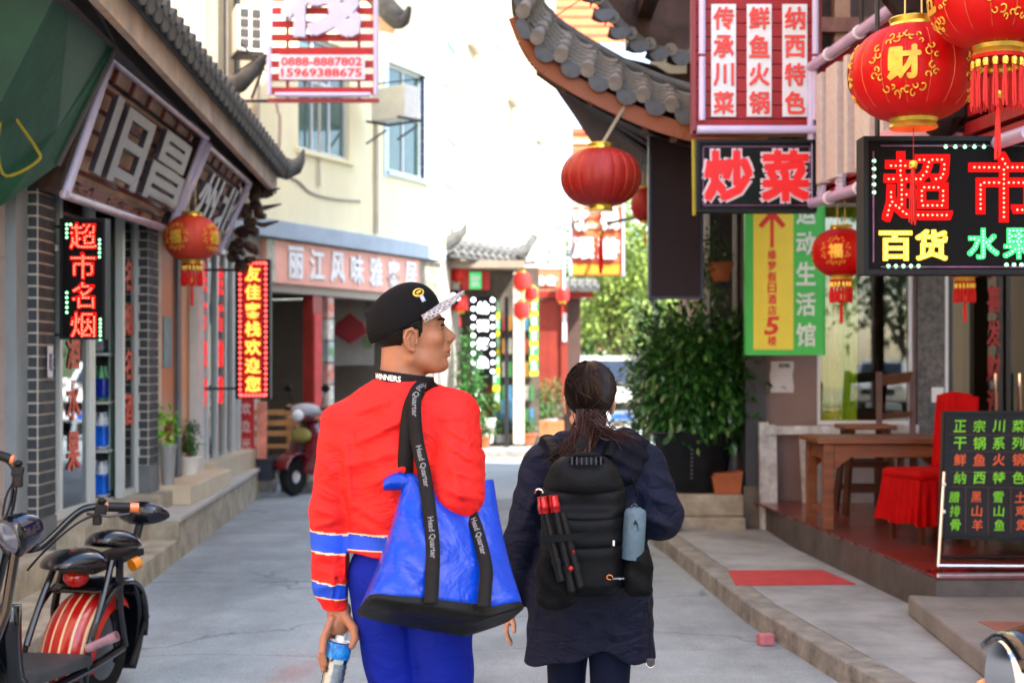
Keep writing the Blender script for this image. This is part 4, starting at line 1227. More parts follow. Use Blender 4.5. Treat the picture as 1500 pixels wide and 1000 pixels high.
# 5 red tube-framed menu sign, right
k9 = 9.3 / F
t5 = thing('menu_sign', 'red slatted sign with three white strips of red characters in a lilac tube frame', 'sign', P(1105, 90, 9.3))
def L5(x, y, d=0.0): return Vector(((x - 1105) * k9, d, (90 - y) * k9))
for i in range(13):
    y_ = -55 + i * 20
    MB().bar(L5(1016, y_, .0), L5(1198, y_, .0), .03, .083).build('slat', M('red_slat2', (.33, .010, .016), .55, var=.25, scale=4), t5)
MB().span(L5(1014, -66, .03), L5(1200, 198, .05)).build('backing', M('dark_red_backing', (.15, .01, .015), .6), t5)
MB().bar(L5(1014, 196, -.0), L5(1200, 196, -.0), .06, .03).bar(L5(1015, -66, 0), L5(1015, 198, 0), .06, .03).bar(L5(1199, -66, 0), L5(1199, 198, 0), .06, .03).build('frame', M('dark_red_frame', (.25, .02, .03), .4), t5)
for x in (1027, 1186 + 6):
    for a, b in ((-66, 82), (86, 178)): MB().tube([L5(x, a, -.05), L5(x, b, -.05)], .022, 10).build('light_tube', tubem, t5, smooth=True)
MB().tube([L5(1020, 192, -.05), L5(1196, 192, -.05)], .028, 10).build('light_tube', tubem, t5, smooth=True)
for i, s_ in enumerate(('传承川菜', '鲜鱼火锅', '纳西特色')):
    x = (1059, 1111, 1163)[i]
    MB().span(L5(x - 18, 8, -.03), L5(x + 18, 172, -.018)).build('white_strip', M('strip_white', (.66, .7, .78), .45, var=.05), t5)
    for j, ch in enumerate(s_):
        t = MB(); put_text(t, ch, L5(x, 29 + j * 41, -.034), .15, fit=(30 * k9, 33 * k9), bold=.03, depth=.006); t.build('character', M('coral_red_letter', (.72, .08, .06), .45), t5)
for x in (1035, 1180): MB().tube([L5(x, -66, .03), L5(x, -200, .03)], .015, 6).build('hanger', ironm, t5)

t6, W, H = sign_box('stir_fry_sign', 'black rimmed sign with two large red outlined characters under the red menu sign', 1020, 1196, 205, 311, 9.25, frame=.02, boardmat=M('dark_foil_board', (.003, .004, .004), .55, var=.6, scale=5, col2=(.003, .02, .01), spec=.2))
for i, ch in enumerate('炒菜'):
    x = -W / 2 + W * (.265 if i == 0 else .74)
    t = MB(); put_text(t, ch, (x, -.006, .0), .3, fit=(.345, .36), bold=.085, depth=0); t.build('outline', M('pinkish_outline', (.62, .5, .52), .4), t6)
    t = MB(); put_text(t, ch, (x, -.012, .0), .3, fit=(.315, .33), bold=.05, depth=.0); t.build('character', M('bright_red_letter', (.55, .006, .006), .5, emis=(1, .01, .01), es=.05), t6)
gl_ = MB()
for a, b in (((-W / 2 + .045, -.004, -H / 2 + .05), (-W / 2 + .045, -.004, H / 2 - .05)), ((W / 2 - .045, -.004, -H / 2 + .05), (W / 2 - .045, -.004, H / 2 - .05)), ((-W / 2 + .045, -.004, H / 2 - .045), (W / 2 - .045, -.004, H / 2 - .045)), ((-W / 2 + .045, -.004, -H / 2 + .045), (W / 2 - .045, -.004, -H / 2 + .045))):
    gl_.bar(a, b, .005, .006)
rainbow = M('iridescent_strip', (.1, .25, .12), .3, var=1, scale=6, col2=(.35, .1, .3))
gl_.build('coloured_strip', rainbow, t6)
MB().tube([(-W / 2 - .02, .0, H / 2), (-W / 2 - .015, 0, -H / 2 - .02)], .012, 6).build('cable', M('yellow_cord'), t6)

# 6 supermarket sign
t7, W, H = sign_box('supermarket_sign', 'large black LED sign with red, yellow and green characters, hanging at the right edge', 1264, 1600, 200, 402, 6.5, th=.12, frame=.022)
k65 = 6.5 / F
def L7(x, y, d=-.004): return Vector(((x - 1432) * k65, d, (301 - y) * k65))
for ch, (x0, x1, y0, y1), ms, md in (('超', (1291, 1396, 222, 326), ledred, leddot), ('市', (1418, 1523, 222, 326), ledred, leddot),
                                     ('百', (1287, 1336, 338, 382), ledyel, ledydot), ('货', (1340, 1388, 336, 382), ledyel, ledydot),
                                     ('水', (1416, 1464, 334, 380), ledgrn, ledgdot), ('果', (1468, 1516, 334, 380), ledgrn, ledgdot)):
    a, b = MB(), MB()
    big = ms is ledred
    led_char(a, b, ch, L7((x0 + x1) / 2, (y0 + y1) / 2), .3, fit=((x1 - x0) * k65, (y1 - y0) * k65), bold=.035 if big else .045, gap=.058 if big else .1, r=.0125 if big else .028)
    o = a.build('character', ms, t7); b.build('diodes', md, o, kind='stuff')
gd = MB()
pts = [L7(1385 + k * 14, 215) for k in range(5)] + [L7(1280, 236 + k * 11.5) for k in range(5)] + [L7(1301 + k * 11, 390) for k in range(5)] + [L7(1474 + k * 11, 388) for k in range(5)]
dots(gd, pts, .0095, (0, -1, 0)); gd.build('green_diodes', ledgdot, t7, kind='stuff')
MB().bar(L7(1279, 222), L7(1279, 384), .006, .006).bar(L7(1290, 214), L7(1590, 214), .006, .006).bar(L7(1290, 391), L7(1590, 391), .006, .006).build('coloured_strip', rainbow, t7)
MB().tube([L7(1290, 200, .06), L7(1290, -150, .06)], .012, 6).tube([L7(1560, 200, .06), L7(1560, -150, .06)], .012, 6).build('hanger', ironm, t7)

# 7 side sign running toward the camera, seen edge-on
Q = dict(tf=Vector((2.0, 9.28, 3.47)), bf=Vector((2.0, 9.28, 2.58)), tn=Vector((2.3, 6.2, 3.52)), bn=Vector((2.3, 6.2, 2.55)))
s0 = Vector((2.15, 7.7, 3.0))
t8 = thing('side_sign', 'red sign seen edge-on with white block letters between lilac tubes, behind the big lantern', 'sign', s0)
def at8(u, v, d=0.0):
    p = (Q['bf'] * (1 - u) + Q['bn'] * u) * (1 - v) + (Q['tf'] * (1 - u) + Q['tn'] * u) * v
    return p - s0 + Vector((-1, -.1, 0)).normalized() * d
MB().hexa([at8(0, 0, -.1), at8(1, 0, -.1), at8(1, 1, -.1), at8(0, 1, -.1), at8(0, 0, -.05), at8(1, 0, -.05), at8(1, 1, -.05), at8(0, 1, -.05)]).build('backing', M('dark_red_backing'), t8)
for v in np.linspace(.05, .95, 11): MB().bar(at8(0, float(v), -.02), at8(1, float(v), -.02), .04, .06).build('slat', M('red_slat2'), t8)
for v in (0.0, 1.0):
    MB().tube([at8(-.01, v, .05), at8(1, v, .05)], .034, 12).build('light_tube', M('lilac_pink_tube', (.48, .42, .58), .25, var=.1), t8, smooth=True)
    for u in (.12, .3, .5): 
        MB().lathe([(.042, -.01), (.042, .01)], 12, at8(u, v, .05), Vector((.1, -1, 0)).to_track_quat('Z', 'Y').to_matrix()).build('clamp', whitep, t8)
MB().tube([at8(0, 0, .05), at8(0, 1, .05)], .026, 10).build('light_tube', tubem, t8, smooth=True)
for u, w_ in ((.07, .05), (.15, .10), (.235, .03), (.33, .12), (.43, .03), (.55, .13), (.66, .03)):
    a0, a1 = u - w_ / 3, u + w_ / 3
    MB().hexa([at8(a0, .12, .0), at8(a1, .12, .0), at8(a1, .9, .0), at8(a0, .9, .0), at8(a0, .12, .07), at8(a1, .12, .07), at8(a1, .9, .07), at8(a0, .9, .07)]).build('block_letter', M('dotted_white', (.55, .53, .5), .5, var=.12, scale=30), t8, bevel=.004)
q = MB()
for i, ch in enumerate('火锅'): put_text(q, ch, at8(.06 + .12 * i, .06, .04), .15, ux=(.1, -1, 0), bold=.04, depth=.01)
q.build('lettering', M('lilac_white_letter'), t8)
for u in (.2, .8): MB().tube([at8(u, 1, -.07), at8(u, 1, -.07) + Vector((0, 0, 1.0))], .014, 6).build('hanger', ironm, t8)
# printed banner behind the big lantern
tb = thing('printed_banner', 'pale printed banner strip behind the big lantern above the supermarket sign', 'banner', P(1350, 165, 7.2))
MB().hexa([P(1262, 215, 7.3) - P(1350, 165, 7.2), P(1470, 205, 6.9) - P(1350, 165, 7.2), P(1470, 118, 6.9) - P(1350, 165, 7.2), P(1262, 205, 7.3) - P(1350, 165, 7.2)] + [v + Vector((0, .02, 0)) for v in (P(1262, 215, 7.3) - P(1350, 165, 7.2), P(1470, 205, 6.9) - P(1350, 165, 7.2), P(1470, 118, 6.9) - P(1350, 165, 7.2), P(1262, 205, 7.3) - P(1350, 165, 7.2))]).build('board', M('pink_white_print', (.62, .52, .58), .6, var=.35, scale=12, col2=(.68, .3, .3)), tb)

# dark carved beam end between the lanterns, and the canopy everything hangs from
cp = thing('canopy', 'timber canopy roof over the terrace front that carries signs and lanterns', 'canopy', (3.4, 7.6, 4.6))
bw(MB().span((1.9, 5.0, 4.62), (5.2, 9.9, 4.7)), 'roof_board', brownwood, cp)
for y_ in (5.2, 6.2, 7.2, 8.3, 9.4): bw(MB().span((1.0 if y_ > 9 else 1.85, y_, 4.5), (5.2, y_ + .12, 4.615)), 'beam', darkwood, cp)
bw(MB().span((5.0, 5.1, 0.1), (5.15, 5.25, 4.495)).span((5.0, 9.4, .33), (5.15, 9.55, 4.495)), 'post', darkwood, cp)
bw(MB().span((1.0, 9.4, 4.3), (1.12, 12.6, 4.45)), 'side_beam', darkwood, cp)
cbm = thing('carved_beam_end', 'dark carved beam end between the lanterns above the supermarket sign', 'beam', P(1400, 90, 7.0))
m_ = MB(); r0 = P(1400, 90, 7.0)
for (x, y) in ((1310, -20), (1335, 5), (1360, 30), (1400, 60), (1430, 90), (1420, 130), (1400, 160), (1430, 165), (1470, 120), (1470, 175), (1380, 180), (1445, 60), (1400, 110), (1450, 140), (1345, 40), (1440, 185)):
    m_.ball(P(x, y, 7.0) - r0, (.09, .06, .085), 10, jit=.15)
m_.build('carving', M('dark_brown_carving', (.035, .018, .012), .6, var=.4), cbm)
MB().bar(P(1300, -20, 7.0) - r0, P(1430, 150, 7.0) - r0, .1, .1).tube(smooth_pts([P(1330, 178, 7.0) - r0, P(1380, 172, 7.0) - r0, P(1410, 150, 7.0) - r0]), [.005] + [.02] * 9 + [.03], 6).tube(smooth_pts([P(1376, 178, 7.0) - r0, P(1420, 190, 7.0) - r0, P(1470, 175, 7.0) - r0]), [.005] + [.02] * 9 + [.03], 6).build('beam_core', M('dark_brown_carving'), cbm)

# ------------------------------------------------------------------ pavilion with curved tile roof (right middle)
pav = thing('pavilion', 'old timber pavilion with curved grey tile eaves at the bend of the lane', 'building', (1.9, 12.2, 0))
rp = root_loc(pav)
bw(MB().span((1.75, 12.6, .1), (1.95, 12.8, 3.3)), 'post', M('dark_grey_post', (.06, .065, .075), .6, var=.2), pav)
bw(MB().span((1.12, 11.6, 2.9), (4, 11.75, 3.3)).span((1.1, 11.6, 3.35), (4, 15, 3.9)), 'bracket_frieze', darkwood, pav)
for k in range(7):
    x = 1.2 + k * .36
    cbx = MB()
    for j in range(3): cbx.box((x - rp.x, 11.58 - j * .12 - rp.y, 3.2 + j * .16 - rp.z), (.1 + .05 * j, .24, .13))
    cbx.ball((x - rp.x, 11.35 - rp.y, 3.4 - rp.z), (.07, .12, .09), 8, jit=.2)
    cbx.build('bracket', M('reddish_carving', (.11, .04, .03), .6, var=.6, scale=12, bump=.4), pav)
bw(MB().span((1.3, 11.5, 3.0), (1.9, 11.58, 3.24)), 'painted_board', M('painted_board', (.2, .13, .11), .6, var=.6, scale=10, bump=.2), pav)
# front eave curve (pixels at given depth), drawn from the tip to the right
ec = smooth_pts([P(752, -6, 10.1), P(768, 34, 10.15), P(790, 66, 10.2), P(830, 92, 10.25), P(880, 118, 10.25), P(940, 145, 10.25), P(1015, 168, 10.2), P(1120, 185, 10.2)], 6)
rise = []
for i, p in enumerate(ec):
    t = i / (len(ec) - 1)
    rise.append(p + Vector((.10, 1.0 + .35 * t, .42 - .12 * t)))
def along(pl, d):
    for a, b in zip(pl[:-1], pl[1:]):
        l_ = (b - a).length
        if d <= l_: return a + (b - a) * d / l_
        d -= l_
    return pl[-1]
TL = sum((b - a).length for a, b in zip(ec[:-1], ec[1:]))
N = len(ec)
bw(MB().grid(lambda u, v: (lambda A, B: A * (1 - v) + B * v)(ec[int(round(u * (N - 1)))], rise[int(round(u * (N - 1)))]), N - 1, 3), 'roof_deck', tilem, pav, smooth=True, solid=.03)
fb = MB()
for a, b in zip(ec[:-1], ec[1:]):
    if (b - a).length > 1e-4: fb.bar(a + Vector((.02, .05, -.13)), b + Vector((.02, .05, -.13)), .04, .12)
bw(fb, 'fascia_board', M('orange_fascia', (.27, .10, .04), .6, var=.2, scale=3), pav)
s_ = .12
while s_ < TL - .1:
    p = along(ec, s_); q2 = along(ec, s_ + .05); tn = (q2 - p).normalized()
    i = min(N - 1, int(s_ / TL * (N - 1)))
    inn = (rise[i] - ec[i]).normalized()
    up_ = tn.cross(inn) ; up_ = up_ if up_.z > 0 else -up_
    rx = inn.cross(up_).normalized()
    Mq = Matrix((tuple(rx), tuple(inn), tuple(up_))).transposed().to_euler()
    for row in range(4):
        o = link('roof_tile', roll_big, pav); o.location = p + inn * (row * .29 - .05) + up_ * (.03 + .006 * row) - rp; o.rotation_euler = Mq
    p2_ = along(ec, s_ + .112)
    o = link('drip_tile', drip_big, pav); o.location = p2_ - inn * .03 + up_ * .005 - rp; o.rotation_euler = Mq
    for row in range(6):
        o = link('pan_tile', pan_me, pav); o.location = p2_ + inn * (.08 + row * .12) + up_ * (.008 + row * .012) - rp; o.rotation_euler = Mq
    s_ += .222
# ridge rolls that follow the curve above the eave
for dz, r_ in ((.0, .045), (.085, .035)):
    bw(MB().tube([r * .72 + e * .28 + Vector((0, -.02, .06 + dz)) for r, e in zip(rise, ec)], [r_] * N, 8), 'ridge_roll', tilem, pav, smooth=True)
# side eave going away from the tip
se0, se1 = P(752, -6, 10.1), Vector((1.1, 15.2, 3.75))
sec = smooth_pts([se0, Vector((.22, 10.9, 3.86)), Vector((.45, 11.8, 3.72)), Vector((.75, 13.2, 3.62)), se1], 5)
N2 = len(sec)
bw(MB().grid(lambda u, v: (lambda A: A + Vector((v * min(1, u * 1.3) * 1.2, v * .5 * (1 - u), v * .32 * min(1, u * 2))))(sec[int(round(u * (N2 - 1)))]), N2 - 1, 2), 'side_roof_deck', tilem, pav, smooth=True, solid=.05)
# soffit surface between both eaves
sf_ = MB()
sf_.grid(lambda u, v: (ec[int(round(u * (N - 1)))] + Vector((.02, .08, -.19))) * (1 - v) + (Vector((1.15 + u * 1.4, 12.0, 3.3))) * v, N - 1, 6)
sf_.grid(lambda u, v: (sec[int(round(u * (N2 - 1)))] + Vector((.05, .05, -.1))) * (1 - v) + Vector((1.12, 12.0 + u * 3, 3.3)) * v, N2 - 1, 6)
bw(sf_, 'soffit', M('brown_soffit', (.10, .05, .03), .7, var=.5, scale=5, bump=.3), pav, smooth=True)
for k in range(9):
    a = along(ec, .35 + k * .22) + Vector((.03, .1, -.2)); b = Vector((1.2 + k * .13, 11.95, 3.28))
    bw(MB().bar(a, b, .05, .05), 'rafter', darkwood, pav)
# upper storey
bw(MB().span((1.55, 12.2, 3.9), (4.2, 12.35, 5.9)).span((1.5, 12.2, 3.9), (1.62, 15.5, 5.9)), 'upper_wall', darkwood, pav)
bw(MB().span((1.62, 11.85, 4.3), (3.2, 12.0, 4.42)).span((1.35, 11.6, 4.95), (3.4, 11.8, 5.15)), 'upper_beam', M('painted_beam', (.2, .09, .06), .6, var=.5, scale=8), pav)
for x in (1.78, 2.2, 2.7): bw(MB().span((x, 11.9, 3.85), (x + .13, 12.02, 4.95)), 'upper_post', M('light_post', (.33, .2, .13), .6, var=.2), pav)
bw(MB().span((1.45, 11.55, 4.62), (2.3, 11.6, 4.86)), 'painted_board', M('painted_board'), pav)
uc = smooth_pts([P(858, -60, 11.0), P(868, -12, 11.05), P(884, 14, 11.1), P(908, 42, 11.15), P(936, 62, 11.2), P(970, 76, 11.3), P(1060, 90, 11.4)], 5)
ub = MB()
NU = len(uc)
ub.grid(lambda u, v: (lambda A: A + Vector((v * .5, v * 1.0, v * .35)))(uc[int(round(u * (NU - 1)))]), NU - 1, 2)
bw(ub, 'upper_roof_deck', tilem, pav, smooth=True, solid=.05)
ubk = MB()
ubk.grid(lambda u, v: (uc[int(round(u * (NU - 1)))] + Vector((.02, .03, -.05))) * (1 - v) + Vector((1.5 + u * 1.0, 12.15, 5.1 - .25 * u)) * v, NU - 1, 4)
bw(ubk, 'upper_soffit', M('dark_carved_soffit', (.06, .028, .02), .7, var=.7, scale=7, bump=.5), pav, smooth=True)
TU = sum((b - a).length for a, b in zip(uc[:-1], uc[1:])); s_ = .05
while s_ < TU:
    p = along(uc, s_); o = link('drip_tile', drip_big, pav); o.location = p - rp; s_ += .19
    o = link('roof_tile', roll_big, pav); o.location = along(uc, s_ - .09) + Vector((0, 0, .03)) - rp
# back mass of the pavilion
bw(MB().span((2.0, 12.62, .1), (2.18, 12.9, 3.3)).span((2.0, 13.6, .1), (2.19, 15.2, 3.3)), 'lower_wall', darkwood, pav)
# stay for the lane lantern
ls = thing('lantern_stay', 'thin pale rod that holds the plain lantern under the pavilion eave', 'rod', P(880, 215, 10.2))
MB().bar(Vector((0, 0, 0)), P(918, 150, 10.3) - P(880, 215, 10.2), .018, .018).build('rod', M('pale_rod', (.4, .36, .28), .5), ls)

# dark panel
dp, W, H = sign_box('blank_signboard', 'tall blank dark purple panel hanging below the pavilion eave', 950, 1030, 195, 438, 10.9, th=.08, frame=.02, boardmat=M('purple_black_panel', (.035, .022, .028), .6, var=.15, spec=.25), fmat=M('navy_frame', (.02, .03, .06), .4))
MB().bar((-.1, .04, H / 2), (-.1, .04, H / 2 + .2), .02, .02).bar((.1, .04, H / 2), (.1, .04, H / 2 + .2), .02, .02).build('hanger', ironm, dp)

# green hotel sign
gs, W, H = sign_box('green_sign', 'green and yellow vertical sign with red arrow and white characters', 1092, 1208, 272, 520, 11.5, th=.12, frame=.006, boardmat=M('bright_green', (.06, .5, .09), .4, var=.06), fmat=M('bright_green'), yaw=R(-4))
kk = 11.5 / F
def Lg(x, y, d=-.004): return Vector(((x - 1150) * kk, d, (396 - y) * kk))
MB().span(Lg(1104, 278, -.006), Lg(1162, 512, -.002)).build('yellow_field', M('sign_yellow', (.7, .62, .05), .4, var=.05), gs)
ar = MB(); ar.box(Lg(1131, 338, -.009), (.028, .004, .27)); 
ar.prism([(Lg(1131, 0).x - .11, Lg(0, 330).z), (Lg(1131, 0).x, Lg(0, 306).z), (Lg(1131, 0).x + .11, Lg(0, 330).z), (Lg(1131, 0).x + .08, Lg(0, 334).z), (Lg(1131, 0).x, Lg(0, 318).z), (Lg(1131, 0).x - .08, Lg(0, 334).z)], -.012, -.007)
rpn = M('sign_red_print', (.65, .05, .02), .5)
ar.build('arrow', rpn, gs)
for i, ch in enumerate('缘梦假日酒店'):
    t = MB(); put_text(t, ch, Lg(1131, 373 + i * 16.3, -.009), .08, fit=(.07, .08), bold=.03); t.build('character', rpn, gs)
t = MB(); put_text(t, '5', Lg(1131, 477, -.009), .2, fit=(.11, .15), bold=.03, slant=.15); t.build('character', rpn, gs)
t = MB(); put_text(t, '楼', Lg(1131, 499, -.009), .08, fit=(.07, .075), bold=.03); t.build('character', rpn, gs)
for i, ch in enumerate('运动生活馆'):
    t = MB(); put_text(t, ch, Lg(1180, 312 + i * 44.5, -.009), .2, fit=(.155, .19), bold=.03); t.build('character', M('pale_letter', (.62, .74, .66), .4), gs)

# ------------------------------------------------------------------ right building, frontal wall at y = 12.4
A4 = (2.2, 12.4)
rbd = thing('restaurant_building', 'mauve rendered restaurant building with window and glass doors behind the terrace', 'building', (2.2, 12.4, 0))
W4 = lambda px: (px - 750) / F * 12.4 - 2.2
Z4 = lambda py: 1.55 + (530 - py) / F * 12.4
wx0, wx1 = W4(1197), W4(1338)
dx0, dx1 = W4(1388), 3.6
wall_boxes(0, 6, .05, 13, [(wx0, wx1, Z4(622), 2.95), (dx0, dx1, .34, 2.95), (W4(1200), W4(1262), 4.0, 5.6)], .25).build('wall', M('mauve_render', (.27, .2, .19), .85, var=.1, scale=2, bump=.1), rbd)
bw(MB().span((2.2, 12.66, .05), (2.5, 18.8, 13)).span((2.5, 15.0, .05), (8.2, 15.2, 13)), 'side_shade_wall', M('mauve_render'), rbd)  # unseen depth and height stretched to keep sun off the cream building
MB().span((-.05, -.1, 13.01), (6.1, 2.8, 13.1)).build('roof_slab', greyren, rbd)
MB().span((0, .3, 3.0), (6, 5.0, 3.1)).build('floor_slab', greyren, rbd)
MB().span((wx1 + .02, -.06, .335), (dx0 - .04, -.002, 3.0)).build('stone_pier', M('speckled_stone', (.16, .155, .15), .7, var=.6, scale=26, bump=.3, bscale=60), rbd)
MB().span((dx0 - .036, -.03, .335), (dx0 - .002, .05, 2.9)).build('white_strip', whitep, rbd)
w_ = add_window(rbd, wx0, wx1, Z4(622), 2.94, y=.03, nm=1, fm=whitep, gm=glassmat('mirror_glass', (.95, .97, .9), .03), fw=.035, sill=False)
add_window(rbd, W4(1200), W4(1262), 4.0, 5.6, y=.03, nm=3, fm=whitep, gm=winglass)
for a_, w_2, nm_, c1, c2 in ((.04, .21, 'yellow_curtain', (.85, .68, .07), (.8, .75, .2)), (.24, .15, 'green_curtain', (.42, .78, .06), (.6, .85, .1))):
    cu = MB(); cu.grid(lambda u, v: Vector((wx0 + a_ + u * w_2, .17 + .014 * math.sin((a_ + u * w_2) * 130), Z4(618) + v * 1.9)), 40, 1)
    cu.build('curtain', M(nm_, c1, .8, var=.3, scale=1.5, col2=c2, stretch=(9, 1, .2)), w_, smooth=True)
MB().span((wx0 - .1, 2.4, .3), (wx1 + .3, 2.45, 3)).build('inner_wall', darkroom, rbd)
# glass doors
gdm = glassmat('door_glass', (.45, .45, .4), .06)
for i, (a, b) in enumerate(((dx0 + .02, dx0 + .50), (dx0 + .53, dx0 + 1.0), (dx0 + 1.02, dx0 + 1.5))):
    if b > dx1: b = dx1 - .02
    o = MB().span((a, .05, .36), (a + .04, .1, 2.9)).span((b - .04, .05, .36), (b, .1, 2.9)).span((a + .04, .05, .36), (b - .04, .1, .44)).span((a + .04, .05, 2.8), (b - .04, .1, 2.9)).build('door', M('bronze_frame', (.05, .045, .04), .4), rbd)
    MB().span((a + .04, .072, .44), (b - .04, .08, 2.8)).build('pane', gdm, o)
    hx = b - .09 if i % 2 == 0 else a + .09
    MB().tube([(hx, -.02, .85), (hx, -.02, 1.45)], .014, 8).tube([(hx, -.02, .95), (hx, .05, .95)], .008, 6).tube([(hx, -.02, 1.35), (hx, .05, 1.35)], .008, 6).build('handle', chrome, o, smooth=True)
for x, c_, wdt in ((dx0 + .1, (.5, .34, .16), .16), (dx0 + .33, (.2, .17, .06), .14)):
    MB().span((x, .4, .4), (x + wdt, .44, 2.9)).build('curtain_panel', M('panel%d' % int(wdt * 100), c_, .7, var=.2, scale=3), rbd)
for i in range(6):
    t = MB(); put_text(t, '恭喜发财迎春'[i], (dx0 + .42, .045, 2.4 - i * .3), .2, bold=.03, fit=(.12, .24)); t.build('character', M('dark_red_print', (.35, .03, .02), .5), rbd)
MB().span((dx0 - .16, -.075, 1.2), (dx0 - .055, -.063, 1.33)).build('switch_plate', whitep, rbd)
for (x0_, x1_, y0_, y1_, c_) in ((.1, 2.2, 1.0, 2.6, 0), (2.6, 3.6, 1.2, 2.7, 0)): pass
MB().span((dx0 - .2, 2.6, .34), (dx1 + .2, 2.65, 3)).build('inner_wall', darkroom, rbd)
# torn notice
nt_ = thing('paper_notice', 'torn white paper notice taped to the mauve wall under the green sign', 'notice', P(1145, 552, 12.39))
q = MB(); q.grid(lambda u, v: Vector(((u - .5) * .2 + .006 * math.sin(v * 9), -.006 - .012 * math.sin(u * 3) * (1 - v) * v, (v - .5) * .27)), 8, 8)
q.build('sheet', M('paper', (.55, .54, .58), .8, var=.1), nt_, solid=.002)
t = MB(); put_text(t, '招租', (.02, -.02, .1), .06, bold=.02, fit=(.1, .04)); t.build('lettering', M('ink', (.1, .1, .12), .8), nt_)
# grey pier and white fence in front of the wall
gpil = thing('grey_pier', 'dark grey rendered pier between the potted shrub and the mauve wall', 'pier', (2.1, 12.5, 0))
bw(MB().span((2.02, 12.3, .1), (2.2, 12.6, 3.3)), 'pier_shaft', M('dark_grey_render', (.085, .09, .1), .75, var=.25, scale=3), gpil)
bw(MB().span((2.0, 12.28, .1), (2.215, 12.62, .48)), 'pier_foot', M('stained_foot', (.16, .14, .12), .8, var=.4, scale=5), gpil)
wf = thing('wooden_fence', 'peeling white wooden fence frame leaning on the mauve wall', 'fence', P(1160, 790, 12.2))
rr = root_loc(wf); wpe = M('peeling_white_paint', (.5, .5, .49), .8, var=.45, scale=9, bump=.5, col2=(.68, .7, .72))
def PD(x, y, D): return P(x, y, D) - rr
for a, b, w1_ in (((1121, 790), (1118, 618), .08), ((1133, 793), (1130, 622), .07), ((1184, 785), (1176, 632), .05)):
    MB().bar(PD(*a, 12.18), PD(*b, 12.24), w1_, .05).build('upright', wpe, wf)
MB().bar(PD(1120, 630, 12.2), PD(1345, 628, 12.2), .05, .07).build('top_rail', wpe, wf)
MB().span(PD(1195, 648, 12.22), PD(1290, 780, 12.26)).build('grey_board', M('grey_board', (.3, .31, .33), .7, var=.2), wf)
MB().bar(PD(1120, 778, 12.2), PD(1190, 774, 12.2), .05, .09).build('bottom_rail', M('rotten_wood', (.1, .07, .05), .9, var=.4), wf)
# ------------------------------------------------------------------ unseen buildings beside and behind the photographer; right one added for its shade
sb = thing('unseen_building', 'tall plain unseen building added right of the camera to shade the lane', 'building', (9, -2, 0))  # added occluder, footprint and height shaped to block the sun
bw(MB().slab([(5.8, 12.2), (7.5, 0), (10.6, -10), (12, -14), (16, -14), (16, 12.2)], 0, 18.5), 'wall', cream, sb)
for k in range(4):
    for z in (4, 8, 12):
        x_ = 7.5 - (k * 3 + .8) * 1.7 / 12.2
        bw(MB().bar((x_ - .02, k * 3 + .8, z), (x_ - .02 - .2, k * 3 + 2.2, z), .05, 1.5), 'window', winglass, sb)
sb2 = thing('unseen_building', 'plain rendered building on the left side of the lane behind the camera', 'building', (-6, -6, 0))
bw(MB().span((-9, -16, 0), (-3.6, 4.1, 9)), 'wall', peach, sb2)

# ------------------------------------------------------------------ foliage helpers
def leaf_mesh(L, W, mat, name='leaf'):
    mb = MB()
    mb.add([(0, 0, 0), (L * .3, W * .5, L * .05), (L * .3, -W * .5, L * .05), (L * .3, 0, -.02 * L), (L * .7, W * .42, .02 * L), (L * .7, -W * .42, .02 * L), (L * .7, 0, -.04 * L), (L, 0, -.1 * L)],
           [(0, 3, 1), (0, 2, 3), (1, 3, 6, 4), (3, 2, 5, 6), (4, 6, 7), (6, 5, 7)])
    return mb.mesh(name, mat, True)
def leaf_cloud(c, rad, n, L, W, shell=.45, seedv=1, droop=.3, shape=None):
    rg = np.random.default_rng(seedv)
    mb = MB()
    vs_, fs = [], []
    clumps = rg.normal(size=(max(5, n // 45), 3)); clumps /= np.linalg.norm(clumps, axis=1)[:, None]
    clumps *= rg.uniform(shell, 1.0, (len(clumps), 1))
    for i in range(n):
        if rg.random() < .75:
            q = clumps[rg.integers(len(clumps))] + rg.normal(size=3) * .17
        else:
            q = rg.normal(size=3); q = q / np.linalg.norm(q) * rg.uniform(shell, 1) ** .6
        if shape: q = shape(q)
        p = Vector((q[0] * rad[0], q[1] * rad[1], q[2] * rad[2])) + Vector(c)
        out = Vector((q[0], q[1], q[2] + rg.normal() * .4 - droop)) + Vector(rg.normal(size=3) * .55)
        d = out.normalized(); s_ = d.cross(Vector((rg.normal() * .4, rg.normal() * .4, 1))).normalized(); u = s_.cross(d)
        l = L * rg.uniform(.6, 1.25); w_ = W * rg.uniform(.7, 1.2); o = len(vs_)
        vs_ += [p, p + d * l * .5 + s_ * w_ * .5 + u * l * .06, p + d * l, p + d * l * .5 - s_ * w_ * .5 + u * l * .06, p + d * l * .5]
        fs += [(o, o + 4, o + 1), (o, o + 3, o + 4), (o + 1, o + 4, o + 2), (o + 4, o + 3, o + 2)]
    mb.add(vs_, fs)
    return mb

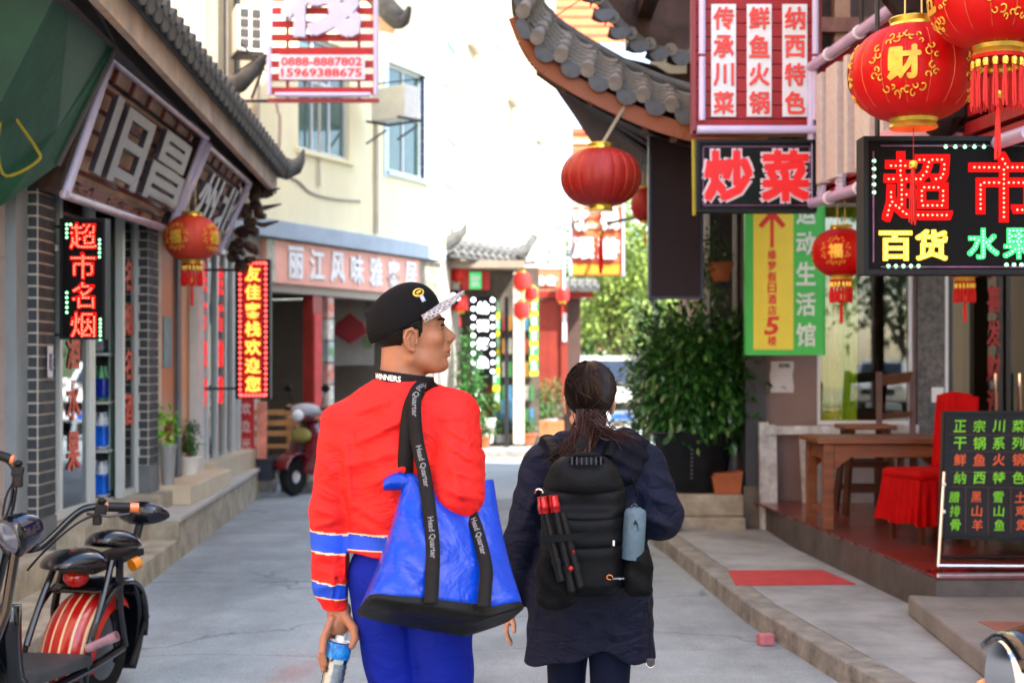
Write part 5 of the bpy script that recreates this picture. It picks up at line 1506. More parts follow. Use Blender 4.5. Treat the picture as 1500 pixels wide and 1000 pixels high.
# ------------------------------------------------------------------ big potted shrub right of the woman
ps = thing('potted_shrub', 'large dense dark green shrub in a black tub on the concrete step', 'potted plant', P(1016, 705, 12.6))
r0 = root_loc(ps)
prof = [(.26, .0), (.27, .02), (.34, .42), (.36, .46), (.37, .52), (.35, .53), (.33, .47), (.001, .46)]
MB().lathe(prof, 28).build('tub', M('black_tub', (.022, .024, .027), .35, var=.3), ps, smooth=True)
for k in range(8): MB().box((-.06, -.33 - .006 * k, .14 + k * .035), (.022, .01, .01)).build('embossed_mark', M('tub_mark', (.12, .12, .13), .4), ps)
tr = MB()
cr = P(1018, 545, 12.6) - r0
for k in range(9):
    a = k * .7; e = cr + Vector((math.cos(a) * .32, math.sin(a) * .2, random.uniform(-.3, .35)))
    tr.tube(smooth_pts([Vector((math.cos(a) * .05, math.sin(a) * .05, .45)), Vector((math.cos(a) * .14, math.sin(a) * .1, .75)), e], 4), [.022] * 4 + [.014] * 5, 5)
tr.build('stems', brownwood, ps, kind='stuff')
lc = leaf_cloud(cr, (.56, .45, .62), 7000, .10, .048, shell=.25, seedv=3, shape=lambda q: q * np.array([1 + .1 * max(0, q[2]), 1, 1]))
lc.build('foliage', leafd, ps, kind='stuff', smooth=False)
lm = [leaf_mesh(.11, .05, leafd), leaf_mesh(.095, .048, M('glossy_leaf', (.035, .09, .025), .22, var=.4, scale=8, spec=.8))]
rg = np.random.default_rng(5)
for k in range(210):
    q = rg.normal(size=3); q[1] = -abs(q[1]); q /= np.linalg.norm(q)
    o = link('leaf', lm[k % 2], ps); o.location = cr + Vector((q[0] * .58, q[1] * .46, q[2] * .64))
    o.rotation_euler = Vector((q[0] + rg.normal() * .4, q[1] + rg.normal() * .4, q[2] - .4 + rg.normal() * .4)).to_track_quat('X', 'Z').to_euler()
    o.scale = (rg.uniform(.8, 1.2),) * 3
# side branch of paler leaves reaching right
for k in range(46):
    t_ = k / 45
    q = P(1040 + 62 * t_, 615 - 90 * t_ ** .8, 12.3) - r0
    o = link('leaf', lm[1], ps); o.location = q + Vector((rg.normal() * .05, rg.normal() * .06, rg.normal() * .06))
    o.rotation_euler = (rg.normal() * .5, .5 + rg.normal() * .3, rg.normal() * 1.2)
# step under the tub
stp = thing('concrete_step', 'low concrete block step under the potted shrub', 'step', (1.72, 12.5, 0))
bw(MB().span((1.35, 12.15, -.02), (2.0, 12.95, .22)).span((1.42, 12.25, .221), (2.0, 12.95, .41)), 'blocks', stepm, stp, bevel=.015)
ps.location.z = .41; 
tt = thing('planter_trough', 'terracotta trough lying beside the black tub', 'planter', P(1066, 706, 12.35)); tt.location.z = .412
MB().prism([(-.12, .0), (.1, .0), (.12, .2), (-.15, .15)], -.1, .1).build('trough', terracotta, tt, bevel=.01)
MB().span((-.13, -.11, .15), (.11, .11, .18)).build('rim', terracotta, tt)
tt2 = thing('planter_trough', 'small orange flower pot at the foot of the step near the woman', 'planter', P(985, 730, 12.1)); tt2.location.z = 0.02
MB().lathe([(.06, 0), (.09, .2), (.1, .2), (.1, .24), (.001, .22)], 16).build('pot', terracotta, tt2, smooth=True)
# hanging creeper on the pavilion and leaves beside it
hp = thing('hanging_plant', 'trailing creeper in a small orange pot above the potted shrub', 'hanging plant', P(1055, 395, 12.2))
MB().lathe([(.08, -.1), (.12, .06), (.13, .06), (.001, .04)], 16).build('pot', terracotta, hp, smooth=True)
leaf_cloud((-.13, .0, .0), (.28, .15, .36), 520, .05, .03, shell=.1, seedv=8, droop=.8).build('foliage', leafm, hp, kind='stuff')
MB().tube([(0, 0, .06), (0, 0, .5)], .006, 5).build('hanging_wire', ironm, hp)

# vine growing behind the woman's shoulder, mid distance
def bush(name, label, cat, px, pyb, D, rx, rz_, n, L, mat, seedv, pot=None, group=None, shell=.2):
    base = P(px, pyb, D)
    t = thing(name, label, cat, base, group=group)
    h0 = 0
    if pot:
        pm_, pr, ph = pot
        MB().lathe([(pr * .7, 0), (pr, ph * .9), (pr * 1.08, ph * .9), (pr * 1.08, ph), (.001, ph * .96)], 18).build('pot', pm_, t, smooth=True)
        h0 = ph
    leaf_cloud((0, 0, h0 + rz_ * .9), (rx, rx * .8, rz_), n, L, L * .5, shell=shell, seedv=seedv).build('foliage', mat, t, kind='stuff')
    s_ = MB()
    for k in range(5):
        a = k * 1.3
        s_.tube([(0, 0, h0 * .8), (math.cos(a) * rx * .3, math.sin(a) * rx * .3, h0 + rz_)], [.02, .008], 5)
    s_.build('stems', brownwood, t, kind='stuff')
    return t
bush('roadside_shrub', 'tall loose pale green shrub behind the woman right of the white car', 'shrub', 950, 655, 21, .38, 1.2, 1700, .10, leafm, 21)
bush('roadside_shrub', 'dark climbing shrub between the pavilion post and the lane', 'shrub', 985, 690, 15.5, .38, .9, 1700, .08, leafd, 22)
bush('climbing_plant', 'tall narrow green climber beside the white LED sign', 'climbing plant', 686, 648, 23.5, .24, .85, 1500, .09, leafd, 23, (terracotta, .2, .25))
white_pot = M('white_pot', (.62, .62, .6), .5, var=.12)
bush('potted_plant', 'green potted bush in a white pot, upper one by the shop post', 'potted plant', 768, 640, 25.2, .32, .22, 800, .07, leafm, 24, (white_pot, .16, .40), 'potted plants along the far kerb')
bush('potted_plant', 'dark green bush in a tall white pot next to the climber', 'potted plant', 712, 648, 24.4, .22, .22, 600, .07, leafm, 25, (white_pot, .16, .42), 'potted plants along the far kerb')
bush('potted_plant', 'low leafy plant in a brown clay trough left of the lane pots', 'potted plant', 706, 654, 23.8, .22, .16, 500, .06, leafm, 26, (terracotta, .16, .16), 'potted plants along the far kerb')
bush('potted_plant', 'low plant in a terracotta bowl below the white potted bush', 'potted plant', 768, 650, 24.6, .28, .16, 600, .06, leafm, 27, (terracotta, .22, .18), 'potted plants along the far kerb')
bush('potted_plant', 'small fern-like plant in a grey pot between two clay pots', 'potted plant', 733, 648, 24.6, .2, .2, 500, .06, leafm, 28, (M('grey_pot', (.3, .3, .3), .7), .12, .14), 'potted plants along the far kerb')
bush('potted_plant', 'wide green shrub behind the pale shop post pots', 'potted plant', 800, 636, 27, .4, .4, 900, .08, leafm, 29, (M('grey_pot'), .2, .3), 'potted plants along the far kerb')
pr_ = thing('planter_box', 'orange brown planter box with low shrubs beside the red door panel', 'planter', P(803, 640, 26))
MB().span((-.28, -.12, 0), (.28, .12, .3)).build('box', M('orange_planter', (.4, .17, .07), .7, var=.3), pr_, bevel=.01)
leaf_cloud((0, 0, .36), (.3, .15, .14), 260, .06, .03, seedv=31).build('foliage', leafm, pr_, kind='stuff')
fk = MB(); fk.span((-1.05, 23.0, -.01), (.75, 24.2, .12)); fko = thing('far_kerb', 'low grey kerb platform that carries the flower pots', 'kerb', (0, 24, 0)); bw(fk, 'kerb_block', kerbm, fko, bevel=.01)

# ------------------------------------------------------------------ porch shop with curved tile roof
po = thing('porch_shop', 'small shop porch with curved grey tile roof and red lanterns down the lane', 'shop', (-.5, 24.5, 0))
rp2 = root_loc(po)
pe = [P(636, 352, 23.0), P(644, 372, 23.2), P(680, 378, 23.4), P(720, 383, 23.8), P(750, 386, 24.1), P(768, 378, 24.3), P(776, 364, 24.4)]
pe = smooth_pts(pe, 4)
pt = [p + Vector((.1, 1.0, .30)) for p in pe]
bw(MB().grid(lambda u, v: pe[int(round(u * (len(pe) - 1)))] * (1 - v) + pt[int(round(u * (len(pe) - 1)))] * v, len(pe) - 1, 2), 'roof_deck', tilem, po, smooth=True, solid=.06)
TLp = sum((b - a).length for a, b in zip(pe[:-1], pe[1:])); s_ = .08
far_tile = roll_tile(.05, .34, 6)
while s_ < TLp - .05:
    p = along(pe, s_)
    for row in range(3):
        o = link('roof_tile', far_tile, po); o.location = p + Vector((.03 * row, .33 * row, .04 + .1 * row)) - rp2; o.rotation_euler = (R(17), 0, 0)
    s_ += .16
bw(MB().tube(pt, .07, 8).tube([p * .5 + q * .5 + Vector((0, 0, .08)) for p, q in zip(pe, pt)], .05, 6), 'ridge_roll', tilem, po, smooth=True)
hz = [P(660, 352, 23.6), P(655, 335, 23.6), P(652, 318, 23.6), P(651, 303, 23.6)]
bw(MB().tube(hz, [.12, .1, .06, .015], 8), 'upturned_tip', tilem, po, smooth=True)
hz = [P(652, 358, 23.2), P(668, 348, 23.2), P(680, 338, 23.2), P(683, 327, 23.2)]
bw(MB().tube(hz, [.13, .1, .06, .015], 8), 'upturned_tip', tilem, po, smooth=True)
bw(MB().tube([P(760, 372, 24.2), P(772, 366, 24.2), P(778, 352, 24.2)], [.09, .06, .015], 8), 'upturned_tip', tilem, po, smooth=True)
bw(MB().span(P(640, 392, 23.6), P(768, 385, 24.2)), 'eave_beam', M('pale_wood_beam', (.3, .25, .2), .7), po)
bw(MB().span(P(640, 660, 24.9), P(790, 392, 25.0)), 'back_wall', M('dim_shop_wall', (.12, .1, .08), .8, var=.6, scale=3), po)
bw(MB().span(P(752, 650, 24.3), P(768, 400, 24.5)), 'pale_post', M('pale_post', (.5, .48, .42), .7), po)
bw(MB().span(P(739, 655, 23.8), P(745, 435, 23.9)), 'post', ironm, po)
bw(MB().span(P(640, 425, 23.9), P(662, 395, 24.0)), 'red_board', redp, po)
bw(MB().span(P(676, 424, 23.9), P(717, 398, 24.0)), 'red_board', redp, po)
gb = bw(MB().span(P(688, 423, 23.85), P(705, 399, 23.88)), 'green_board', M('lit_green', (.05, .5, .15), .4, emis=(.05, .8, .25), es=.12), po)
t = MB(); put_text(t, '饮', P(696, 411, 23.83) - rp2, .2, fit=(.14, .2), bold=.05); t.build('character', M('pale_letter'), po)
# shelves with packets inside
for z in range(5):
    for k in range(9):
        c_ = [(.3, .16, .04), (.08, .2, .3), (.25, .24, .2), (.25, .05, .03), (.06, .18, .07)][(z * 3 + k * 2) % 5]
        bw(MB().span(P(712 + k * 8, 620 - z * 34, 24.8), P(718 + k * 8, 598 - z * 34, 24.86)), 'packet', M('packet%d' % ((z * 3 + k * 2) % 5), c_, .5, var=.3, scale=12), po)
bw(MB().span(P(724, 628, 24.6), P(757, 585, 24.75)), 'cold_box', M('light_blue_box', (.25, .5, .75), .4), po)
for (x0_, x1_, y0_, y1_, D_, n_) in ((776, 788, 420, 550, 24.6, 6), (722, 732, 440, 600, 24.4, 6)):
    for k in range(n_):
        hh = (y1_ - y0_) / n_
        bw(MB().span(P(x0_, y0_ + hh * (k + .62), D_), P(x1_, y0_ + hh * k + .5, D_ + .02)), 'green_board', M('green_cloth', (.06, .5, .12), .5), po)
        bw(MB().span(P(x0_, y0_ + hh * (k + 1), D_), P(x1_, y0_ + hh * (k + .66), D_ + .02)), 'yellow_board', M('yellow_cloth', (.65, .6, .05), .5), po)
        t = MB(); put_text(t, '冷饮奶茶烤鱼'[k % 6], P((x0_ + x1_) / 2, y0_ + hh * (k + .3), D_ - .02) - rp2, .1, fit=(.1, .16), bold=.04); t.build('character', M('pale_letter'), po)
# white LED sign
wl_, W, H = sign_box('led_sign', 'black LED sign crowded with bright white bulbs under the porch roof', 688, 727, 433, 550, 23.6, frame=.015)
gd = MB(); pts = []
for k in range(9):
    for sx in (-1, 1): pts.append((sx * (W / 2 - .06), -.01, H / 2 - .07 - k * (H - .14) / 8))
dots(gd, pts, .034, (0, -1, 0)); gd.build('white_bulbs', ledwht, wl_, kind='stuff')
for i, ch in enumerate('纳西烤鱼'):
    t, b = MB(), MB(); led_char(t, b, ch, (0, -.008, H / 2 - .2 - i * .3), .2, bold=.06, gap=.16, r=.035); o = t.build('character', ledwht, wl_); b.build('diodes', ledwht, o, kind='stuff')
# white glow bulbs of a second string left of it
w2_, W, H = sign_box('led_sign', 'short string of white LED bulbs on a dark board beside the cap brim', 640, 672, 424, 446, 23.8, frame=.01)
gd = MB(); dots(gd, [(-W / 2 + .05 + k * .075, -.01, .05 * (k % 2) - .02) for k in range(5)], .035, (0, -1, 0)); gd.build('white_bulbs', ledwht, w2_, kind='stuff')

# ------------------------------------------------------------------ red timber shop with small tile roof
rs = thing('red_timber_shop', 'red timber fronted shop with small grey tile roof past the porch', 'shop', (.9, 28, 0))
r3 = root_loc(rs)
for k in range(3):
    bw(MB().span(P(790 + k * 13, 590, 28), P(802.6 + k * 13, 440, 28.05)), 'door_board', M('red_brown_door', (.24, .04, .025), .5, var=.25, scale=2), rs)
bw(MB().span(P(786, 436, 27.9), P(868, 426, 28.1)), 'lintel', redlac, rs)
bw(MB().span(P(822, 590, 27.95), P(831, 437, 28.08)), 'post', M('red_brown_door'), rs)
bw(MB().span(P(824, 500, 27.92), P(830, 458, 27.94)), 'paper_strip', M('paper'), rs)
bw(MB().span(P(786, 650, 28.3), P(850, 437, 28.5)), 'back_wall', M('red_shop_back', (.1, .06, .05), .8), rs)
bw(MB().grid(lambda u, v: P(812 + 66 * u, 424 - 17 * v, 27.6) + Vector((0, v * 1.0, 0)), 8, 2), 'roof_deck', tilem, rs, solid=.08)
for k in range(6):
    o = link('roof_tile', far_tile, rs); o.location = P(816 + 11 * k, 421, 27.6) - r3; o.rotation_euler = (R(14), 0, 0)
    o = link('roof_tile', far_tile, rs); o.location = P(816 + 11 * k, 416, 27.93) - r3; o.rotation_euler = (R(14), 0, 0)

# orange signs farther away
def far_sign(label, x0, x1, y0, y1, D, bands, chars, yaw=0, name='shop_sign'):
    c = P((x0 + x1) / 2, (y0 + y1) / 2, D); k_ = D / F
    t = thing(name, label, 'sign', c, yaw)
    W = (x1 - x0) * k_; H = (y1 - y0) * k_
    MB().span((-W / 2, .02, -H / 2), (W / 2, .1, H / 2)).build('backing', M('orange_back', (.7, .26, .12), .5, var=.15), t)
    for (a, b, m_) in bands:
        MB().span((-W / 2 + .01, -.0, H / 2 - b * H), (W / 2 - .01, .018, H / 2 - a * H)).build('slat', m_, t)
    for sx in (-1, 1): MB().span((sx * W / 2 - .02, -.03, -H / 2), (sx * W / 2 + .02, .11, H / 2)).build('frame_post', M('lilac_white_letter'), t)
    for (ch, x, y, w_, h_) in chars:
        q = MB(); put_text(q, ch, ((x - (x0 + x1) / 2) * k_, -.03, ((y0 + y1) / 2 - y) * k_), .3, fit=(w_ * k_, h_ * k_), bold=.06, depth=.02); q.build('character', wl, t)
    return t
orange = M('sign_orange', (.75, .33, .05), .5); lightor = M('sign_pale_orange', (.75, .5, .35), .5); redor = M('sign_red_orange', (.72, .18, .1), .5)
far_sign('tall orange slatted sign with white characters beyond the plain lantern', 836, 913, 188, 404, 21.0,
         [(i / 14, i / 14 + .035, [redor, lightor][i % 2]) for i in range(11)] + [(.80, .91, redor), (.92, .99, orange)],
         [('栈', 893, 320, 28, 34), ('客', 852, 322, 28, 34), ('跟', 855, 364, 32, 32), ('游', 891, 364, 32, 32)])
far_sign('orange and pink shop sign leaning at the corner above small lanterns', 764, 826, 348, 424, 25.5, [(.02, .6, M('pink_white_field', (.75, .6, .6), .5)), (.64, .97, redor)], [('餐', 778, 370, 22, 26), ('厅', 806, 368, 22, 26), ('美食', 796, 411, 44, 14)], yaw=R(8))
far_sign('high pale sign with thin red slats seen between the pavilion roofs', 812, 935, -60, 62, 30, [(i / 9, i / 9 + .03, redor) for i in range(9)], [], name='slatted_sign')
_o = bpy.data.objects
# far posts carrying those signs
fp = thing('sign_bracket', 'pair of thin steel arms carrying the tall orange sign', 'bracket', (1.2, 21.3, 0))
MB().tube([(1.1, -2.6, 4.4), (.2, -.2, 4.4)], .025, 8).tube([(1.1, -2.6, 3.6), (.2, -.2, 3.6)], .025, 8).build('bracket_arm', ironm, fp)
fp2 = thing('sign_post', 'tall post behind the pavilion roof carrying the high slatted sign', 'post', (3.05, 30.4, 0))
MB().tube([(0, 0, 0), (0, 0, 9.5)], .07, 8).tube([(0, 0, 8.6), (-1.6, -.2, 8.6)], .04, 6).build('post_shaft', ironm, fp2)

# ------------------------------------------------------------------ far trees, car, little house, hill
def tree(label, base, h, crown_c, rad, n, L, mat, seedv, trunk_r=.16):
    t = thing('tree', label, 'tree', base)
    tk = MB(); b = Vector((0, 0, 0)); cc = Vector(crown_c)
    tk.tube(smooth_pts([b, Vector((.1, 0, h * .3)), Vector((-.05, .1, h * .6)), cc], 4), [trunk_r * (1 - i / 16) for i in range(13)], 8)
    rgx = np.random.default_rng(seedv)
    for k in range(9):
        a = k * 2.4; s0_ = Vector((0, 0, h * (.35 + .05 * k)))
        e = cc + Vector((math.cos(a) * rad[0] * .7, math.sin(a) * rad[1] * .6, rgx.uniform(-.6, .5) * rad[2]))
        tk.tube(smooth_pts([s0_, (s0_ + e) / 2 + Vector((0, 0, -.2)), e], 3), [trunk_r * .45] * 3 + [trunk_r * .2] * 4, 5)
    tk.build('trunk', M('bark', (.12, .09, .06), .9, var=.4, scale=8, bump=.5), t)
    leaf_cloud(crown_c, rad, n, L, L * .55, shell=.25, seedv=seedv).build('crown', mat, t, kind='stuff')
    return t
tree('yellowish green tree with sunlit leaves hanging over the white car', P(905, 640, 34) * 1, 4.5, (.1, 0, 3.9), (1.5, 1.4, 1.9), 5200, .17, leafy, 41)
tree('darker green tree left behind the orange sign and red timber shop', P(862, 640, 38), 4.5, (0, 0, 3.2), (1.2, 1.2, 2.0), 3600, .17, leafm, 42)
tree('broad green tree at the end of the lane behind the pavilion', P(985, 640, 40), 5, (0, 0, 4.3), (2.6, 2, 2.6), 5200, .2, leafm, 43)
tree('tall far tree behind the little brick-roofed house', P(915, 600, 58), 7, (0, 0, 5.2), (3.8, 3, 3.4), 5200, .27, leafy, 44, .25)
hl = MB()
hl.grid(lambda u, v: Vector((-60 + u * 140, 90 + v * 40, -1 + (5 + 2.5 * math.sin(u * 9) + 1.5 * math.sin(u * 23)) * math.sin(v * PI / 2))), 40, 8)
struct(hl.build('hills', M('hill_green', (.09, .12, .05), .95, var=.4, scale=.4), smooth=True))
hs_ = thing('brick_house', 'small far house with orange brick gable and grey lintel above the car', 'house', P(897, 530, 44))
kq = 44 / F
MB().span((-.9, 0, -2.1), (1.1, .3, .25)).build('wall', M('rough_grey', (.25, .25, .24), .8, var=.3), hs_)
MB().span((-.75, -.03, .255), (.9, .3, .38)).build('lintel', M('pale_lintel', (.5, .47, .4), .8), hs_)
MB().prism([(-.6, .39), (.75, .39), (.55, .95), (.1, 1.15), (-.35, .9)], -.02, .3).build('gable', M('orange_brick', (.42, .17, .09), .8, var=.4, scale=7), hs_)
tree('shade tree on the plaza behind the photographer, mirrored in the restaurant window', (14.5, -28, 0), 5, (0, 0, 5), (3.5, 3, 2.8), 3000, .3, leafm, 61)
def make_car(label, loc, rz=0, paint=None):
    t = thing('parked_car', label, 'car', loc, rz)
    prof = [(-2.0, .35), (-1.98, .75), (-1.75, .95), (-.95, 1.02), (-.45, 1.52), (.2, 1.62), (1.35, 1.6), (1.85, 1.2), (1.98, .9), (2.0, .4), (1.6, .28), (-1.6, .28)]
    pnt = paint or M('white_car_paint', (.75, .77, .8), .2, var=.03, coat=.8)
    mb = MB()
    secs = [(-.88, .0), (-.86, .3), (-.72, .75), (-.62, 1), (.62, 1), (.72, .75), (.86, .3), (.88, .0)]
    # local: x across, y along (front toward -y)
    k = len(prof)
    rows = []
    for s_, tt_ in secs:
        row = []
        for (py_, pz_) in prof:
            row.append(Vector((s_ * (1.0 if pz_ < 1.0 else 1 - .16 * (pz_ - 1) / .6), py_ * (1 - .03 * (1 - tt_)), .28 + (pz_ - .28) * (1 if abs(s_) < .8 else (.97 if abs(s_) < .87 else .9)))))
        rows.append(row)
    vs_ = [p for r_ in rows for p in r_]
    fs = [(i * k + j, i * k + (j + 1) % k, (i + 1) * k + (j + 1) % k, (i + 1) * k + j) for i in range(len(rows) - 1) for j in range(k)]
    fs += [tuple(range(k)), tuple(reversed(range((len(rows) - 1) * k, len(rows) * k)))]
    mb.add(vs_, fs); mb.build('body', pnt, t, bevel=.04)
    dk = M('car_glass', (.02, .03, .045), .05, var=.3, spec=.9)
    MB().hexa([(-.66, -.98, 1.06), (.66, -.98, 1.06), (.6, -.5, 1.5), (-.6, -.5, 1.5), (-.66, -1.0, 1.08), (.66, -1.0, 1.08), (.6, -.52, 1.52), (-.6, -.52, 1.52)]).build('windscreen', dk, t)
    for sx in (-1, 1):
        MB().hexa([(sx * .80, -.7, 1.08), (sx * .80, 1.5, 1.08), (sx * .74, 1.2, 1.5), (sx * .74, -.4, 1.48), (sx * .83, -.7, 1.08), (sx * .83, 1.5, 1.08), (sx * .77, 1.2, 1.5), (sx * .77, -.4, 1.48)]).build('side_window', dk, t)
        MB().box((sx * .62, -1.97, .78), (.3, .07, .14)).build('headlight', M('headlamp', (.8, .85, .9), .1, coat=.5), t, bevel=.02)
        MB().box((sx * .97, -.75, 1.1), (.2, .1, .13)).build('mirror', pnt, t, bevel=.03)
        for yy in (-1.3, 1.25):
            o = MB().lathe([(.14, -.1), (.33, -.1), (.34, 0), (.33, .1), (.14, .1)], 20, (sx * .8, yy, .33), rot3(0, R(90), 0)).build('wheel', M('tyre', (.02, .02, .02), .8), t, smooth=True)
            MB().lathe([(.02, .1), (.2, .105), (.19, .11)], 12, (sx * .8, yy, .33), rot3(0, R(90 * sx), 0)).build('rim', steel, o)
    MB().box((0, -2.0, .62), (1.0, .05, .16)).build('grille', blackp, t)
    MB().box((0, -2.01, .42), (.44, .03, .12)).build('number_plate', M('blue_plate', (.05, .15, .5), .4), t)
    MB().bar((-.62, -.35, 1.66), (-.62, 1.2, 1.66), .04, .05).bar((.62, -.35, 1.66), (.62, 1.2, 1.66), .04, .05).build('roof_rail', steel, t)
    return t
car = make_car('white car parked at the far end of the lane behind the woman', (2.02, 30.0, 0.06), R(4))
copy_tree(car, (12.0, -21.0, 0), R(200), 'white car parked behind the photographer, seen only as a reflection in the restaurant window')

# ------------------------------------------------------------------ table, stool, red chairs, menu board on the terrace
tb_ = thing('wooden_table', 'worn brown wooden table on the left end of the red terrace', 'table', (2.75, 10.55, .345))
wd = M('worn_table_wood', (.22, .085, .03), .45, var=.45, scale=4, stretch=(.5, 4, 4), bump=.15)
for k in range(4): MB().box((0, -.27 + k * .18, .635), (1.12, .174, .032)).build('top_plank', wd, tb_, bevel=.004)
for sx in (-1, 1):
    for sy in (-1, 1): MB().box((sx * .47, sy * .28, .31), (.075, .075, .62)).build('leg', wd, tb_, bevel=.005)
for sy in (-1, 1): MB().prism([(-.43, .61), (-.43, .42), (-.37, .47), (-.3, .52), (.3, .52), (.37, .47), (.43, .42), (.43, .61)], sy * .28 - .014, sy * .28 + .014).build('apron', wd, tb_)
for sx in (-1, 1): MB().box((sx * .47, 0, .55), (.028, .48, .1)).build('apron', wd, tb_); MB().box((sx * .47, 0, .12), (.03, .48, .045)).build('stretcher', wd, tb_)
dwd = M('dark_stool_wood', (.11, .04, .02), .45, var=.35, scale=5)
sl = thing('bar_stool', 'dark wooden stool standing behind the brown table', 'stool', (2.82, 11.35, .345))
MB().box((0, 0, .69), (.42, .36, .035)).build('seat', wd, sl, bevel=.01)
for sx in (-1, 1):
    for sy in (-1, 1): MB().bar((sx * .2, sy * .17, 0), (sx * .14, sy * .12, .672), .045, .045).build('leg', dwd, sl)
for z in (.2, .4):
    for yy in (-.14, .14): MB().bar((-.18, yy, z), (.18, yy, z), .03, .05).build('rung', dwd, sl)
ch = thing('wooden_chair', 'dark wooden chair with tall narrow back against the restaurant window', 'chair', (3.25, 11.7, .345), R(18))
MB().box((0, 0, .45), (.4, .4, .04)).build('seat', dwd, ch, bevel=.006)
for sx in (-1, 1):
    for sy in (-1, 1): MB().bar((sx * .17, sy * .17, 0), (sx * .17, sy * .17, .43), .04, .04).build('leg', dwd, ch)
MB().bar((.16, .16, .47), (.22, .26, 1.12), .05, .05).bar((-.16, .16, .47), (-.1, .26, 1.12), .05, .05).build('back_post', dwd, ch)
MB().bar((-.1, .25, 1.05), (.22, .25, 1.08), .03, .09).build('back_rail', dwd, ch); MB().bar((-.13, .2, .75), (.19, .2, .77), .03, .05).build('back_rail', dwd, ch)
# red covered chair
redc = M('red_chair_cloth', (.42, .003, .006), .8, var=.2, scale=4, spec=.15)
def red_chair(label, loc, rz):
    t = thing('covered_chair', label, 'chair', loc, rz, 'chairs in red cloth covers')
    W_, D_ = .44, .44
    def sk(u, v):   # pleated skirt round the seat
        a = u * 4; s_ = int(a) % 4; f_ = a - int(a)
        cr_ = [(-1, -1), (1, -1), (1, 1), (-1, 1), (-1, -1)]
        x = cr_[s_][0] * (1 - f_) + cr_[s_ + 1][0] * f_; y_ = cr_[s_][1] * (1 - f_) + cr_[s_ + 1][1] * f_
        pl = .02 * math.sin(u * 2 * PI * 26) * (1 - v) + .03 * (1 - v)
        L_ = math.hypot(x, y_); rr_ = 1 / max(abs(x), abs(y_), 1e-6)
        return Vector((x * (W_ / 2 + pl), y_ * (D_ / 2 + pl), .13 + .01 * math.sin(u * 40) + v * .30))
    MB().grid(sk, 208, 6, closed_u=True).build('skirt', redc, t, smooth=True)
    MB().box((0, 0, .45), (W_ + .02, D_ + .02, .07)).build('seat_cover', redc, t, bevel=.03)
    b_ = MB(); b_.grid(lambda u, v: Vector(((u - .5) * (.42 - .03 * v) , .2 + .05 * v - (.03 if 0.02 < u < .98 else 0) + .006 * math.sin(u * 30 + v * 4), .45 + v * .52 + (.03 * math.sin(u * PI) if v > .9 else 0))), 24, 10)
    b_.build('back_cover', redc, t, smooth=True, solid=.05)
    for sx in (-1, 1):
        for sy in (-1, 1): MB().box((sx * .17, sy * .17, .07), (.035, .035, .14)).build('leg', dwd, t)
    return t
rc1 = red_chair('chair in a bright red pleated cover at the end of the brown table', (2.82, 9.62, .346), R(-72))
rc2 = red_chair('red covered chair standing behind the menu blackboard', (3.15, 9.1, .346), R(-100))
rtab = thing('covered_table', 'low table under a red cloth behind the menu blackboard', 'table', (3.6, 9.35, .346))
rt_ = MB(); rt_.grid(lambda u, v: Vector((math.cos(u * 2 * PI) * (.42 + .02 * math.sin(u * 60) * (1 - v)), math.sin(u * 2 * PI) * (.42 + .02 * math.sin(u * 60) * (1 - v)), .1 + v * .55)), 120, 5, closed_u=True)
rt_.build('cloth_skirt', redc, rtab, smooth=True); MB().lathe([(.001, .66), (.42, .66), (.42, .64)], 40).build('cloth_top', redc, rtab)
MB().tube([(0, 0, 0), (0, 0, .6)], .04, 8).build('leg', dwd, rtab)
# menu blackboard
kb = 8.35 / F
mbd = thing('menu_board', 'black menu board with hand-written green and orange dishes on a steel stand', 'menu board', (P(1470, 700, 8.35).x, 8.3, .346))
zb = lambda y: 1.55 + (530 - y) * kb - .346
xb_ = lambda x: (x - 1470) * kb
lean = R(-7)
def Lm(x, y, d=0.0):
    z = zb(y); return Vector((xb_(x), d + (z - .2) * .12 , z))
MB().hexa([Lm(1372, 782), Lm(1575, 790), Lm(1580, 606), Lm(1384, 606), Lm(1372, 782, .03), Lm(1575, 790, .03), Lm(1580, 606, .03), Lm(1384, 606, .03)]).build('blackboard', M('slate', (.022, .024, .03), .5, var=.3, scale=3), mbd)
fr = MB()
for a, b in (((1384, 604), (1580, 604)), ((1372, 784), (1575, 792)), ((1384, 604), (1372, 784)), ((1580, 604), (1575, 792))): fr.bar(Lm(*a, -.003), Lm(*b, -.003), .018, .018)
fr.build('board_frame', blackp, mbd)
MB().tube([Lm(1380, 690, -.03), Vector((Lm(1366, 0).x, -.06, .02))], .011, 8).tube([Vector((Lm(1366, 0).x, -.06, .025)), Vector((Lm(1560, 0).x, -.06, .02))], .011, 8).tube([Lm(1570, 690, -.03), Vector((Lm(1560, 0).x, -.06, .02))], .011, 8).build('stand_frame', steel, mbd, smooth=True)
MB().tube([Lm(1390, 690, .05), Vector((Lm(1400, 0).x, .35, .02))], .011, 8).tube([Vector((Lm(1400, 0).x, .35, .02)), Vector((Lm(1560, 0).x, .35, .02))], .011, 8).tube([Lm(1560, 690, .05), Vector((Lm(1560, 0).x, .35, .02))], .011, 8).build('rear_leg', ironm, mbd, smooth=True)
for (x, y) in ((1379, 708), (1377, 747)): MB().ball(Lm(x, y, -.04), .012, 8).build('clip', whitep, mbd)
fl = MB()
for y in (636, 660, 690, 712): fl.bar(Lm(1392, y, -.003), Lm(1570, y + 3, -.003), .003, .002)
for x in (1413, 1446, 1479, 1512): fl.bar(Lm(x, 712, -.003), Lm(x - 3, 780, -.003), .003, .002)
fl.build('chalk_line', M('dull_red_line', (.16, .07, .06), .8), mbd)
cg = M('chalk_green', (.22, .55, .03), .7); cor = M('chalk_orange', (.6, .13, .04), .7)
